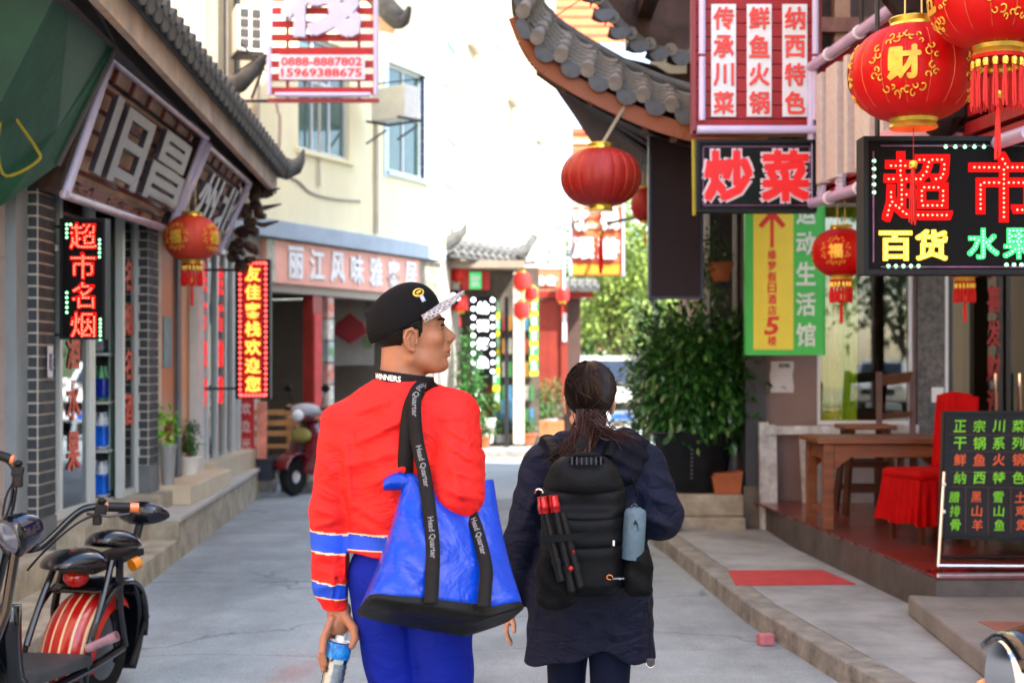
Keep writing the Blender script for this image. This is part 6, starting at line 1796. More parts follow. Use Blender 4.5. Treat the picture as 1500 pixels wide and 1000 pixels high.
rows = [('正宗川菜', 624, cg, 22), ('干锅系列', 649, cg, 23), ('鲜鱼火锅', 673, cor, 22), ('纳西特色', 699, cg, 22)]
for s_, y, m_, sz in rows:
    for i, c_ in enumerate(s_):
        t = MB(); put_text(t, c_, Lm(1408 + i * 28.5 + (y - 624) * -.04, y, -.004), .1, uy=(0, .12, 1), fit=(sz * .8 * kb, sz * .8 * kb), bold=.015, slant=.12); t.build('character', m_, mbd)
for i, (s_, m_) in enumerate((('腊排骨', cg), ('黑山羊', cor), ('雪山鱼', cg), ('土鸡煲', cor), ('汽锅鸡', cg))):
    for j, c_ in enumerate(s_):
        t = MB(); put_text(t, c_, Lm(1396 + i * 32, 727 + j * 20, -.004), .1, uy=(0, .12, 1), fit=(15 * kb, 16 * kb), bold=.01, slant=.12); t.build('character', m_, mbd)
pn_ = thing('paper_notice', 'pale handwritten paper strip pasted on the nearer brick pillar', 'notice', (-2.975, 9.16, 1.55))
MB().span((0, -.05, -.1), (.003, .05, .1)).build('sheet', M('paper'), pn_)
t = MB(); put_text(t, '转让', (.0045, 0, 0), .06, ux=(0, 1, 0), bold=.02, fit=(.06, .12)); t.build('lettering', M('ink'), pn_)
# doormat and loose pink brick
mt = thing('door_mat', 'flat red mat lying on the grey pavement near the table', 'mat', (1.85, 9.4, .119))
MB().slab([(-.37, .33), (.28, .36), (.36, -.25), (-.42, -.30)], 0, .008).build('mat', M('red_mat', (.45, .07, .075), .9, var=.2, scale=9, bump=.4, bscale=90), mt)
pb = thing('loose_brick', 'small loose pink brick lying in the road by the right kerb', 'brick', (1.39, 7.8, .0), R(15))
MB().box((0, 0, .032), (.085, .06, .06)).build('brick_block', M('pink_brick', (.5, .2, .22), .85, var=.25, scale=30, bump=.4), pb, bevel=.005)

bush('potted_plant', 'small dark evergreen in a white pot on the entrance step of the left shops', 'potted plant', 277, 684, 13.3, .13, .16, 420, .05, leafd, 71, (white_pot, .11, .17)).location.z = .5
bush('potted_plant', 'thin yellow-green leafy twig plant beside the orange doorway', 'potted plant', 246, 690, 12.15, .1, .2, 130, .07, M('lime_leaf', (.2, .45, .03), .5, var=.3), 72, (M('grey_pot'), .07, .35), shell=.05).location.z = .5
# ------------------------------------------------------------------ air conditioners
def aircon(label, loc, rz, s=1.0):
    t = thing('air_conditioner', label, 'air conditioner', loc, rz, 'wall air conditioners')
    MB().span((-.4 * s, -.14, -.28 * s), (.4 * s, .14, .28 * s)).build('casing', M('ac_white', (.6, .6, .56), .5, var=.08), t, bevel=.01)
    MB().lathe([(.2 * s, -.01), (.215 * s, -.01), (.215 * s, .004), (.2 * s, .004)], 24, (-.1, -.145, 0), rot3(R(90))).build('fan_ring', M('ac_dark', (.05, .05, .05), .6), t)
    MB().lathe([(.001, 0), (.195 * s, 0), (.195 * s, .003), (.001, .003)], 24, (-.1, -.141, 0), rot3(R(90))).build('fan_grille', M('ac_dark'), t)
    for k in range(6): MB().bar((-.3 * s, -.152, -.17 * s + k * .068 * s), (.1 * s, -.152, -.17 * s + k * .068 * s), .006, .01).build('grille_bar', M('ac_white'), t)
    for k in range(4): MB().span((.16 * s + k * .05, -.148, -.22), (.17 * s + k * .05, -.142, .22)).build('vent_slit', M('ac_dark'), t)
    b_ = MB()
    for sx in (-.3, .3): b_.bar((sx, -.2, -.3 * s), (sx, .25, -.3 * s), .03, .03).bar((sx, .25, -.55), (sx, -.15, -.31), .025, .025)
    b_.bar((-.35, -.18, -.3 * s), (.35, -.18, -.3 * s), .03, .03)
    b_.build('bracket', ironm, t)
    return t
fxd = fx(573)
aircon('air conditioner on a steel bracket beside the blue-framed window', P(578, 153, 19.9), rz2 + R(75), .8)
# grid-fronted box on the far left wall
gb_ = thing('air_conditioner', 'old white window box with eight-pane grille on the wall left of the hotel sign', 'air conditioner', P(365, 42, 15.6), R(20), 'wall air conditioners')
MB().span((-.14, 0, -.25), (.17, .3, .25)).build('casing', M('ac_white'), gb_, bevel=.008)
for i in range(2):
    for j in range(4): MB().box((-.05 + i * .13, -.006, .17 - j * .11), (.09, .012, .085)).build('grille_pane', M('ac_dark'), gb_)
MB().bar((-.16, .15, -.28), (.2, .15, -.28), .3, .02).bar((-.3, .2, -.6), (.1, .15, -.3), .02, .02).build('bracket', ironm, gb_)
# grey end wall and pipes behind it
ew = thing('grey_end_wall', 'grey beige end wall with downpipes between the peach and cream buildings', 'wall', (-3.2, 16.6, 0))
bw(MB().span((-3.9, 16.4, 3.2), (-2.94, 16.6, 12)), 'wall_face', M('grey_beige', (.42, .38, .31), .9, var=.15, scale=2), ew)
bw(MB().tube([(-3.16, 16.35, 3.2), (-3.16, 16.35, 12)], .035, 8).tube([(-3.3, 16.35, 3.6), (-3.3, 16.35, 12)], .02, 6), 'drain_pipe', ironm, ew)
bw(MB().tube(smooth_pts([P(405, 152, 16.3), P(407, 165, 16.3), P(410, 175, 16.3), P(408, 235, 16.3)]), .02, 6), 'gas_pipe', M('pipe_grey'), ew)

# small tiled corner above the hotel sign's right side
sc_ = thing('small_tiled_corner', 'small tiled roof corner jutting out at the top behind the hotel sign', 'roof', P(575, 20, 18))
rs_ = root_loc(sc_)
sce = smooth_pts([P(545, -10, 18.2), P(560, 4, 18), P(578, 24, 17.8), P(592, 30, 17.7), P(600, 10, 17.6)], 4)
bw(MB().tube(sce, [.14] * 10 + [.12, .1, .08, .06, .05, .04, .03], 8), 'ridge_roll', tilem, sc_, smooth=True)
bw(MB().hexa([P(540, 42, 18.4), P(576, 50, 17.9), P(588, 26, 17.9), P(545, -20, 18.4), P(540, 42, 19.2), P(576, 50, 19), P(588, 26, 19), P(545, -20, 19.2)]), 'soffit', M('peach_soffit', (.6, .42, .34), .8), sc_)
for k in range(8):
    o = link('roof_tile', roll_big, sc_); o.location = along(sce, .15 + k * .09) + Vector((0, 0, .04)) - rs_

# ------------------------------------------------------------------ overhead wires
ow = thing('overhead_wire', 'thin wires sagging beside the pavilion roof tip', 'wire', P(800, 30, 12))
rw = root_loc(ow)
bw(MB().tube(smooth_pts([P(796, 36, 12), P(835, 10, 12.5), P(880, -20, 13)]), .006, 5), 'wire', ironm, ow)

# ------------------------------------------------------------------ seat and table inside the restaurant; red scooter
def bench(name, label, loc, rz, w_=.9):
    t = thing(name, label, 'bench', loc, rz)
    lw = M('light_bench_wood', (.42, .22, .08), .5, var=.3, scale=5)
    for k in range(3): MB().box((0, -.12 + k * .12, .45), (w_, .105, .03)).build('seat_slat', lw, t)
    for k in range(3): MB().box((0, .2, .62 + k * .13), (w_, .03, .07)).build('back_slat', lw, t)
    for sx in (-1, 1):
        MB().box((sx * w_ * .46, .2, .45), (.05, .05, .9)).build('post', lw, t); MB().box((sx * w_ * .46, -.15, .22), (.05, .05, .44)).build('leg', lw, t)
    return t
bench('wooden_bench', 'light wooden bench with slatted back at the restaurant entrance', (-2.98, 17.75, .05), R(186))
bench('wooden_bench', 'second light wooden bench deeper inside the restaurant', (-2.7, 19.8, .05), R(70), 1.1)
wt = thing('wooden_table', 'small light wooden table inside the restaurant opening', 'table', (-2.55, 19.1, .05))
MB().box((0, 0, .74), (.9, .6, .04)).build('top', M('light_bench_wood'), wt)
for sx in (-1, 1):
    for sy in (-1, 1): MB().box((sx * .4, sy * .25, .36), (.05, .05, .72)).build('leg', M('light_bench_wood'), wt)
hd = thing('wall_ornament', 'dark red diamond shaped knot hanging on the restaurant back wall', 'ornament', P(513, 482, 21.2))
MB().prism([(0, -.22), (.27, -.05), (.2, .09), (0, .24), (-.2, .09), (-.27, -.05)], -.03, .03).build('knot', M('maroon_knot', (.25, .015, .02), .7), hd, bevel=.02)
MB().tube([(0, 0, .24), (0, 0, .55)], .008, 5).build('cord', redp, hd)
pw = thing('partition_panel', 'white interior panel with calligraphy and small photo in the restaurant', 'panel', P(515, 450, 21.6))
kq = 21.6 / F
MB().span((-28 * kq, 0, -85 * kq), (32 * kq, .04, 50 * kq)).build('panel', M('interior_white', (.3, .28, .25), .8, var=.1), pw)
MB().span((18 * kq, -.01, -60 * kq), (30 * kq, -.002, -42 * kq)).build('photo', M('photo_green', (.15, .2, .08), .5, var=.5, scale=9), pw)
t = MB(); [put_text(t, c_, (24 * kq, -.01, (30 - i * 14) * kq), .12, bold=.02) for i, c_ in enumerate('家和万事')]; t.build('lettering', M('ink'), pw)
# leaning red posters by the entrance
rpz = thing('poster_stand', 'red printed poster panels leaning beside the welcome sign at the entrance', 'poster', P(362, 700, 16.2))
kq = 16.2 / F
MB().span((-13 * kq, 0, 10 * kq), (10 * kq, .03, 118 * kq)).build('board', M('red_poster', (.45, .02, .03), .5, var=.15), rpz)
MB().span((14 * kq, .02, 10 * kq), (28 * kq, .05, 112 * kq)).build('board', M('orange_poster', (.6, .25, .18), .5, var=.4, scale=6), rpz)
for i, c_ in enumerate('欢迎光临'):
    t = MB(); put_text(t, c_, (-1.5 * kq, -.01, (102 - i * 26) * kq), .12, bold=.04, fit=(14 * kq, 18 * kq)); t.build('character', M('faded_pink', (.6, .4, .38), .7), rpz)
bx_ = thing('dark_crate', 'dark blue crate on the ground below the red posters', 'crate', P(375, 690, 16.3))
MB().span((-.2, -.1, -.1), (.2, .15, .14)).build('crate_body', M('navy_crate', (.02, .025, .045), .6), bx_, bevel=.01)
MB().span((-.21, -.11, .12), (.21, .16, .15)).build('rim', M('navy_crate'), bx_)
kst = thing('kerb_blocks', 'rough stone blocks at the restaurant step by the red scooter', 'step', P(400, 705, 17))
MB().box((-.1, 0, -.05), (.25, .3, .3)).box((.35, .1, -.08), (.5, .4, .16)).build('stone_block', kerbm, kst, bevel=.03)

def moped(label, loc, rz, body, group=None, seat=None):
    """step-through scooter, front toward -y"""
    t = thing('scooter', label, 'scooter', loc, rz, group)
    for yy, nm in ((-.62, 'front_wheel'), (.58, 'rear_wheel')):
        o = MB().lathe([(.13, -.045), (.2, -.05), (.225, 0), (.2, .05), (.13, .045)], 24, (0, yy, .225), rot3(0, R(90), 0)).build(nm, M('tyre'), t, smooth=True)
        MB().lathe([(.02, -.05), (.13, -.04), (.13, .04), (.02, .05)], 12, (0, yy, .225), rot3(0, R(90), 0)).build('rim', steel, o, smooth=True)
    MB().grid(lambda u, v: Vector(((u - .5) * .2 * (1 - .1 * abs(v - .5)), -.62 + math.cos(v * 2.3 + .35) * -.26, .225 + math.sin(v * 2.3 + .35) * .27)), 6, 12).build('front_mudguard', body, t, smooth=True, solid=.02)
    def shield(u, v):
        wv = .16 + .12 * math.sin(min(1, v * 1.15) * PI)
        x = (u - .5) * 2
        return Vector((x * wv, -.5 + v * .16 + x * x * .10, .25 + v * .62))
    MB().grid(shield, 10, 10).build('front_shield', body, t, smooth=True, solid=.03)
    MB().ball((0, -.42, .93), (.15, .13, .1), 16).build('headstock', body, t, smooth=True)
    MB().ball((0, -.53, .93), (.085, .05, .07), 14).build('headlight', M('headlamp'), t, smooth=True)
    MB().tube([(-.33, -.3, 1.0), (-.14, -.38, 1.0), (.14, -.38, 1.0), (.33, -.3, 1.0)], .014, 8).build('handlebar', blackp, t)
    for sx in (-1, 1):
        MB().tube([(sx * .25, -.335, 1.0), (sx * .37, -.28, 1.0)], .022, 8).build('grip', blackp, t)
        o = MB().tube([(sx * .2, -.35, 1.01), (sx * .26, -.36, 1.2)], .006, 5).build('mirror_stem', blackp, t)
        MB().ball((sx * .27, -.36, 1.24), (.065, .02, .045), 12).build('mirror', blackp, t, smooth=True)
    MB().box((0, -.05, .27), (.26, .5, .06)).build('footboard', blackp, t, bevel=.02)
    MB().ball((0, .38, .48), (.17, .42, .2), 18).build('rear_body', body, t, smooth=True)
    MB().ball((0, .33, .7), (.15, .38, .07), 18).build('seat', seat or M('black_seat', (.02, .02, .022), .5), t, smooth=True)
    MB().ball((0, .8, .55), (.08, .04, .04), 10).build('tail_light', redp, t)
    MB().tube([(0, -.62, .225), (0, -.42, .6), (0, -.38, .95)], .03, 8).build('fork', ironm, t)
    MB().bar((.05, .1, .2), (.2, .15, .0), .02, .02).build('side_stand', ironm, t)
    return t
rsm = moped('dark red scooter parked in front of the restaurant, behind the man', (-2.24, 17.0, 0), R(-28), M('dark_red_scooter', (.16, .015, .02), .25, var=.1, coat=.6))
MB().ball((.02, -.4, .98), (.2, .14, .09), 14).build('white_cover', M('dusty_white', (.4, .4, .42), .6), rsm, smooth=True)
MB().ball((.0, -.47, .70), (.15, .04, .09), 12).build('yellow_cowl', M('yellow_cowl', (.3, .27, .09), .4), rsm, smooth=True)
# ------------------------------------------------------------------ white motorbike cut by the lower right corner
nb_ = thing('motorbike', 'white and chrome motorbike whose headlamp pokes into the lower right corner', 'motorbike', (1.62, 3.0, 0.0), R(-90))
# local: front toward -y; the headlamp axis is y
pw_ = M('pearl_white', (.66, .68, .62), .2, var=.05, coat=.8)
hl0 = Vector((0.0, -.56, .86))
MB().lathe([(.001, -.02), (.085, -.015), (.10, .0), (.105, .03), (.1, .05)], 28, hl0, rot3(R(-90))).build('lamp_glass', M('lamp_glass', (.55, .58, .55), .06, coat=1, var=.2, scale=9), nb_, smooth=True)
MB().lathe([(.10, -.03), (.115, -.015), (.118, .02), (.105, .04)], 32, hl0, rot3(R(-90))).build('chrome_ring', chrome, nb_, smooth=True)
MB().ball(hl0 + Vector((0, .14, -.02)), (.12, .17, .115), 24).build('lamp_shell', pw_, nb_, smooth=True)
MB().grid(lambda u, v: hl0 + Vector(((u - .5) * .25, -.03 + v * .30, .095 + .045 * math.sin(u * PI) + .03 * math.sin(v * PI) - .03)), 10, 8).build('cowl', blackgloss, nb_, smooth=True, solid=.012)
MB().tube(smooth_pts([hl0 + Vector((-.1, .02, -.04)), hl0 + Vector((-.12, .1, .03)), hl0 + Vector((-.1, .22, .03)), hl0 + Vector((-.02, .3, -.06))]), .007, 6).build('brake_cable', blackp, nb_, smooth=True)
MB().tube([hl0 + Vector((-.14, -.03, -.10)), hl0 + Vector((-.13, -.06, -.22)), hl0 + Vector((-.1, -.12, -.50))], .022, 10).tube([hl0 + Vector((.14, -.03, -.10)), hl0 + Vector((.13, -.06, -.22)), hl0 + Vector((.1, -.12, -.50))], .022, 10).build('fork', chrome, nb_, smooth=True)
MB().ball(hl0 + Vector((-.16, 0, -.04)), (.03, .035, .03), 12).ball(hl0 + Vector((.16, 0, -.04)), (.03, .035, .03), 12).build('indicator', M('amber_lens', (.6, .25, .03), .2, coat=.5), nb_, smooth=True)
for yy, nm in ((-.72, 'front_wheel'), (.62, 'rear_wheel')):
    o = MB().lathe([(.2, -.04), (.28, -.05), (.305, 0), (.28, .05), (.2, .04)], 28, (0, yy, .305), rot3(0, R(90), 0)).build(nm, M('tyre'), nb_, smooth=True)
    MB().lathe([(.03, -.04), (.2, -.03), (.2, .03), (.03, .04)], 16, (0, yy, .305), rot3(0, R(90), 0)).build('rim', steel, o, smooth=True)
MB().ball((0, -.02, .82), (.14, .26, .12), 18).build('fuel_tank', M('red_green_paint', (.4, .03, .03), .2, var=.6, scale=5, col2=(.03, .25, .05), coat=.8), nb_, smooth=True)
MB().ball((0, .42, .78), (.14, .36, .07), 16).build('seat', M('black_seat', (.02, .02, .022), .5), nb_, smooth=True)
MB().box((0, .0, .45), (.26, .4, .34)).build('engine_block', steel, nb_, bevel=.04)
MB().tube([(-.36, -.22, 1.02), (-.12, -.32, .98), (.12, -.32, .98), (.36, -.22, 1.02)], .012, 8).build('handlebar', chrome, nb_, smooth=True)
MB().bar((0, -.1, .2), (.22, -.05, 0), .02, .02).build('side_stand', ironm, nb_)
bp_ = thing('price_board', 'white notice card standing upright at the right edge beside the motorbike', 'notice', (1.075, 2.92, .0))
MB().span((.0, 0, .70), (.16, .012, 0.985)).build('card', whitep, bp_); MB().tube([(.08, .01, 0), (.08, .01, .7)], .012, 8).build('stand_pole', steel, bp_)
MB().span((.03, -.003, .72), (.15, -.001, .95)).build('green_field', M('pale_green_print', (.5, .65, .35), .5, var=.2), bp_)

# ------------------------------------------------------------------ black chopper-style electric scooter, left foreground
es = thing('electric_scooter', 'black chopper style electric scooter with red striped rear wheel cover, left foreground', 'scooter', (-1.99, 6.55, 0), 0)
# local frame: x right, y away; built in world directions then leaned a little
FW = Vector((-.17, -1.0, 0)).normalized(); SD = Vector((FW.y * -1, FW.x, 0)).normalized()   # SD: to the right of the picture
if SD.x < 0: SD = -SD
def E_(f, s, z): 
    """f metres forward of the rear axle, s to the picture's right, z up; leaning on its stand"""
    s2 = s + z * .14
    return FW * f + SD * s2 + Vector((0, 0, z))
ax = SD
RM = Matrix((tuple(FW), tuple(SD), (0, 0, 1))).transposed()
RMl = RM @ Matrix.Rotation(0, 3, 'X')
def wheel_mesh(f, z, r, wd):
    prof = [(r * .62, -wd * .42), (r * .86, -wd * .5), (r * .97, -wd * .33), (r, 0), (r * .97, wd * .33), (r * .86, wd * .5), (r * .62, wd * .42)]
    return prof
axq = SD.to_track_quat('Z', 'Y').to_matrix()
wr = .245
o = MB().lathe(wheel_mesh(0, 0, wr, .2), 36, E_(0, 0, wr), axq).build('rear_wheel', M('tyre'), es, smooth=True)
MB().lathe([(.03, -.1), (wr * .62, -.085), (wr * .62, .085), (.03, .1)], 20, E_(0, 0, wr), axq).build('rim', blackgloss, o, smooth=True)
# striped cover: a fat hoop over the rear wheel, front side; stripes follow the circumference
rs2 = wr + .035
stm = [M('cover_red', (.42, .012, .012), .3, var=.15, coat=.5), M('cover_cream', (.62, .5, .34), .35, var=.1, coat=.4)]
nst = 11
for i in range(nst):
    u0, u1 = i / nst, (i + 1) / nst
    cream_ = i in (1, 3, 5, 7, 9)
    wdt = 1.0
    def uu(k): # cream stripes narrower
        edges = [0]; 
        for j in range(nst): edges.append(edges[-1] + (.38 if j in (1, 3, 5, 7, 9) else 1.3))
        return edges[k] / edges[-1]
    a0, a1 = uu(i), uu(i + 1)
    def fn(u, v, a0=a0, a1=a1):
        s = (a0 + (a1 - a0) * u) * 2 - 1
        rr = rs2 - .05 * s * s * (1 + .8 * s * s)
        th = R(-25) + v * R(150)
        return E_(math.cos(th) * rr, s * .135, wr + math.sin(th) * rr)
    MB().grid(fn, 4, 26).build('cover_stripe', stm[1 if cream_ else 0], es, smooth=True)
def hoop(s, name):
    MB().tube([E_(math.cos(R(a)) * (rs2 + .02), s, wr + math.sin(R(a)) * (rs2 + .02)) for a in range(-40, 190, 10)], .013, 8).build(name, blackgloss, es, smooth=True)
hoop(.15, 'cover_rim'); hoop(-.15, 'cover_rim')
MB().grid(lambda u, v: E_(math.cos(R(60 + 150 * v)) * (rs2 + .035), (u - .5) * .27, wr + math.sin(R(60 + 150 * v)) * (rs2 + .035)), 6, 16).build('rear_mudguard', blackgloss, es, smooth=True, solid=.012)
# frame
fr = MB()
for s in (-.145, .145):
    fr.tube(smooth_pts([E_(.30, s, .30), E_(.22, s * 1.0, .48), E_(.14, s * .9, .66)], 4), .016, 8)
    fr.tube(smooth_pts([E_(-.04, s * 1.15, wr), E_(.05, s * 1.1, .42), E_(.06, s * .9, .66)], 4), .018, 8)
    fr.tube(smooth_pts([E_(.0, s * 1.2, wr), E_(.3, s, .2), E_(.75, s * .8, .2), E_(.9, s * .3, .4), E_(.93, 0, .62)], 4), .02, 8)
fr.build('frame_tube', blackgloss, es, smooth=True)
def deck(u, v):
    return E_(.28 + .52 * u, (v - .5) * (.34 - .1 * u), .245 + .12 * max(0, u - .75))
MB().grid(deck, 10, 4).build('footboard', M('dark_grey_mat', (.06, .065, .075), .6, var=.3, scale=12), es, solid=.05, bevel=.01)
MB().grid(lambda u, v: E_(.78 + .16 * u, (v - .5) * .26, .24 + .35 * u * u), 6, 4).build('leg_shield', blackgloss, es, smooth=True, solid=.05)
# front column, wheel, head
o = MB().lathe(wheel_mesh(0, 0, wr, .2), 36, E_(1.22, 0, wr), axq).build('front_wheel', M('tyre'), es, smooth=True)
MB().lathe([(.03, -.1), (wr * .62, -.085), (wr * .62, .085), (.03, .1)], 20, E_(1.22, 0, wr), axq).build('rim', blackgloss, o, smooth=True)
hd_ = E_(.84, .0, .83)
fk_ = MB()
for s in (-.12, .12): fk_.tube([E_(1.22, s, wr), E_(1.02, s, .58), E_(.90, s * .55, .86)], .02, 8)
fk_.tube([E_(.95, 0, .52), E_(.86, 0, .93)], .032, 10).build('fork', blackgloss, es, smooth=True)
hlr = FW.to_track_quat('Z', 'Y').to_matrix()
hc = E_(.90, .075, .875)
hlr = (FW + Vector((-.55, 0, -.35))).normalized().to_track_quat('Z', 'Y').to_matrix()
MB().lathe([(.001, -.085), (.05, -.075), (.075, -.03), (.082, .02), (.08, .05), (.001, .05)], 24, hc, hlr).build('headlight_shell', M('navy_gloss', (.01, .018, .05), .12, coat=1, var=0), es, smooth=True)
MB().lathe([(.074, .045), (.07, .06), (.04, .072), (.001, .076)], 24, hc, hlr).build('headlight_lens', M('lens_glass', (.12, .14, .2), .08, coat=1, var=.3, scale=30), es, smooth=True)
MB().lathe([(.084, .03), (.088, .045), (.08, .062)], 24, hc, hlr).build('lens_ring', blackgloss, es, smooth=True)
bars = smooth_pts([P(-8, 664, 6.05), P(10, 672, 6.05), P(22, 690, 6.05), P(18, 735, 5.95), P(8, 775, 5.85), P(22, 805, 5.8)], 4)
bars2 = smooth_pts([P(22, 805, 5.8), P(55, 802, 5.8), P(80, 782, 5.85), P(112, 752, 5.92), P(138, 742, 5.95), P(200, 742, 6.0)], 4)
r0 = root_loc(es)
MB().tube([p - r0 for p in bars], .0155, 10).tube([p - r0 for p in bars2], .0155, 10).build('handlebar', blackgloss, es, smooth=True)
for a, b in ((P(158, 742, 5.96), P(203, 743, 6.0)), (P(16, 672, 6.03), P(-22, 660, 6.02))):
    d_ = b - a
    MB().tube([a - r0, a + d_ * .7 - r0], .0205, 12).build('grip', blackp, es, smooth=True)
    for p_, q_ in ((.72, 1.0), (-.12, 0.0)): MB().tube([a + d_ * p_ - r0, a + d_ * q_ - r0], .021, 12).build('grip_end', M('orange_lens', (.6, .2, .05), .25, coat=.6, var=.2), es, smooth=True)
for px_c, py_c, sgn in ((148, 745, 1), (26, 690, -1)):
    c_ = P(px_c, py_c, 5.94) - r0
    MB().box(c_ + Vector((0, 0, .0)), (.05, .05, .045), rot3(0, .2, .3)).box(c_ + Vector((-.01 * sgn, -.02, -.04)), (.035, .03, .05)).ball(c_ + Vector((.01, -.02, .035)), (.02, .02, .014), 8).build('switch_pod', blackp, es, bevel=.008)
cbm_ = MB()
cbm_.tube(smooth_pts([P(146, 752, 5.9) - r0, P(120, 762, 5.88) - r0, P(92, 782, 5.84) - r0, P(60, 812, 5.8) - r0, P(40, 835, 5.8) - r0]), .005, 6)
cbm_.tube(smooth_pts([P(24, 700, 5.95) - r0, P(8, 730, 5.9) - r0, P(4, 780, 5.86) - r0, P(18, 830, 5.8) - r0]), .005, 6).build('brake_cable', blackp, es, smooth=True)
MB().tube([P(128, 752, 5.93) - r0, P(160, 756, 5.9) - r0, P(190, 752, 5.92) - r0], [.007, .006, .004], 6).build('brake_lever', M('dark_metal', (.1, .1, .11), .3, .8), es, smooth=True)
# seats: two saddles and a backrest
gl_navy = M('seat_gloss_black', (.012, .014, .022), .22, var=.2, coat=.7)
def saddle(c, l, wd, h, name, tilt=0):
    q = MB()
    M_ = RM @ Matrix.Rotation(tilt, 3, 'Y')
    vs_, fs = [], []
    nU, nV = 20, 12
    for i in range(nV + 1):
        th = PI * i / nV
        for k in range(nU):
            a = 2 * PI * k / nU
            x, y_, z_ = math.sin(th) * math.cos(a), math.sin(th) * math.sin(a), -math.cos(th)
            z_ = z_ if z_ > 0 else z_ * .45
            wsc = 1 - .28 * max(0, x)
            vs_.append(Vector(c) + M_ @ Vector((x * l / 2, y_ * wd / 2 * wsc, z_ * h - .25 * h * (abs(y_) ** 2))))
    for i in range(nV):
        for k in range(nU): fs.append((i * nU + k, i * nU + (k + 1) % nU, (i + 1) * nU + (k + 1) % nU, (i + 1) * nU + k))
    q.add(vs_, fs)
    return q.build(name, gl_navy, es, smooth=True, angle=0)
saddle(E_(.22, -.02, .665), .34, .30, .055, 'front_saddle', .06)
saddle(E_(-.08, .02, .715), .30, .27, .06, 'rear_saddle', -.1)
saddle(E_(-.36, .03, .815), .12, .27, .07, 'backrest', .9)
MB().tube([E_(-.30, .03, .62), E_(-.35, .03, .80)], .02, 8).bar(E_(.2, 0, .62), E_(-.32, 0, .64), .16, .03).build('seat_bracket', blackp, es)
MB().ball(E_(.16, -.02, .585), (.06, .05, .045), 14).build('red_reflector', M('reflector_red', (.45, .01, .01), .15, coat=.8, var=0), es, smooth=True)
MB().lathe([(.001, -.02), (.03, -.02), (.03, .02), (.001, .02)], 14, E_(-.05, .16, .62), hlr).build('indicator', M('amber_lens'), es, smooth=True)
for s in (-1, 1):
    a = E_(.36, s * .17, .31); b = E_(.36, s * .30, .37)
    MB().tube([a, b], .019, 12).tube([a * .3 + b * .7, b], .022, 12).build('foot_peg', M('pink_grey_peg', (.42, .26, .3), .35, .3, var=.3, scale=30), es, smooth=True)
MB().bar(E_(.3, .1, .2), E_(.25, .24, 0.0), .02, .02).build('side_stand', ironm, es)
MB().tube([E_(-.22, .13, .12), E_(-.30, .15, .34)], .012, 6).build('reflector_stay', blackp, es)
# ------------------------------------------------------------------ people
skin = M('skin', (.33, .165, .10), .5, var=.14, scale=14, sss=.08, bump=.03, bscale=90)
lipm = M('lip_skin', (.26, .08, .065), .4, var=.05)
hairm = M('black_hair', (.012, .010, .009), .45, var=.3, scale=30, stretch=(1, 1, .15))

def head_sdf(q, slim=1.0):
    u, v, w_ = q[..., 0], q[..., 1], q[..., 2]
    qa = q.copy(); qa[..., 1] = np.abs(v)
    d = ell(q, (-.012, 0, .06), (.098, .077, .09))
    d = smin(d, ell(q, (.040, 0, .0), (.058, .056, .08)), .03)
    d = smin(d, ell(q, (.045, 0, -.048), (.050, .046, .042)), .022)
    d = smin(d, cap(qa, (.0, .052, -.045), (.062, .024, -.075), .016, .014), .024)
    d = smin(d, ell(q, (.082, 0, -.072), (.020, .022, .018)), .018)
    d = smin(d, ell(qa, (.066, .042, .004), (.020, .018, .018)), .022)
    d = smin(d, cap(qa, (.086, .010, .053), (.068, .046, .050), .009, .008), .015)
    d = smax(d, -ell(qa, (.104, .033, .034), (.017, .017, .012)), .010)
    d = smin(d, ell(qa, (.078, .032, .034), (.0125, .0135, .0115)), .004)
    d = smin(d, cap(q, (.092, 0, .038), (.119, 0, .006), .0065, .0095), .010)
    d = smin(d, ell(qa, (.106, .0125, -.001), (.010, .007, .008)), .006)
    d = smax(d, -ell(qa, (.111, .008, -.0115), (.004, .0028, .003)), .002)
    d = smin(d, cap(q, (.078, 0, .040), (.104, 0, .010), .012, .012), .004)
    d = smin(d, cap(q, (.098, 0, -.022), (.116, 0, -.002), .007, .006), .006)
    d = smin(d, ell(q, (.095, 0, -.028), (.012, .026, .018)), .012)
    d = smin(d, ell(q, (.105, 0, -.030), (.0065, .020, .0058)), .005)
    d = smin(d, ell(q, (.103, 0, -.0435), (.0068, .017, .0062)), .005)
    d = smax(d, -cap(qa, (.113, 0, -.0365), (.094, .026, -.038), .0022, .001), .003)
    # ears
    e = ell(rotp(qa, (-.003, .077, .002), rot3(0, .15, R(-20))), (0, 0, 0), (.019, .0045, .032))
    hx = [(.012, .079, .004), (.013, .081, .022), (.002, .084, .034), (-.013, .087, .029), (-.020, .0885, .012), (-.017, .087, -.006), (-.007, .083, -.021), (.004, .079, -.026)]
    e = smin(e, chain(qa, hx, [.003, .0042, .0046, .0046, .0044, .004, .0048, .006], .002), .003)
    e = smin(e, chain(qa, [(-.002, .084, .020), (-.011, .087, .008), (-.007, .085, -.010)], [.003, .0035, .003], .002), .002)
    e = smin(e, cap(qa, (.013, .080, -.001), (.011, .081, -.007), .004), .002)
    d = smin(d, e, .003)
    return d

def person(label, loc):
    return thing('person', label, 'person', loc)

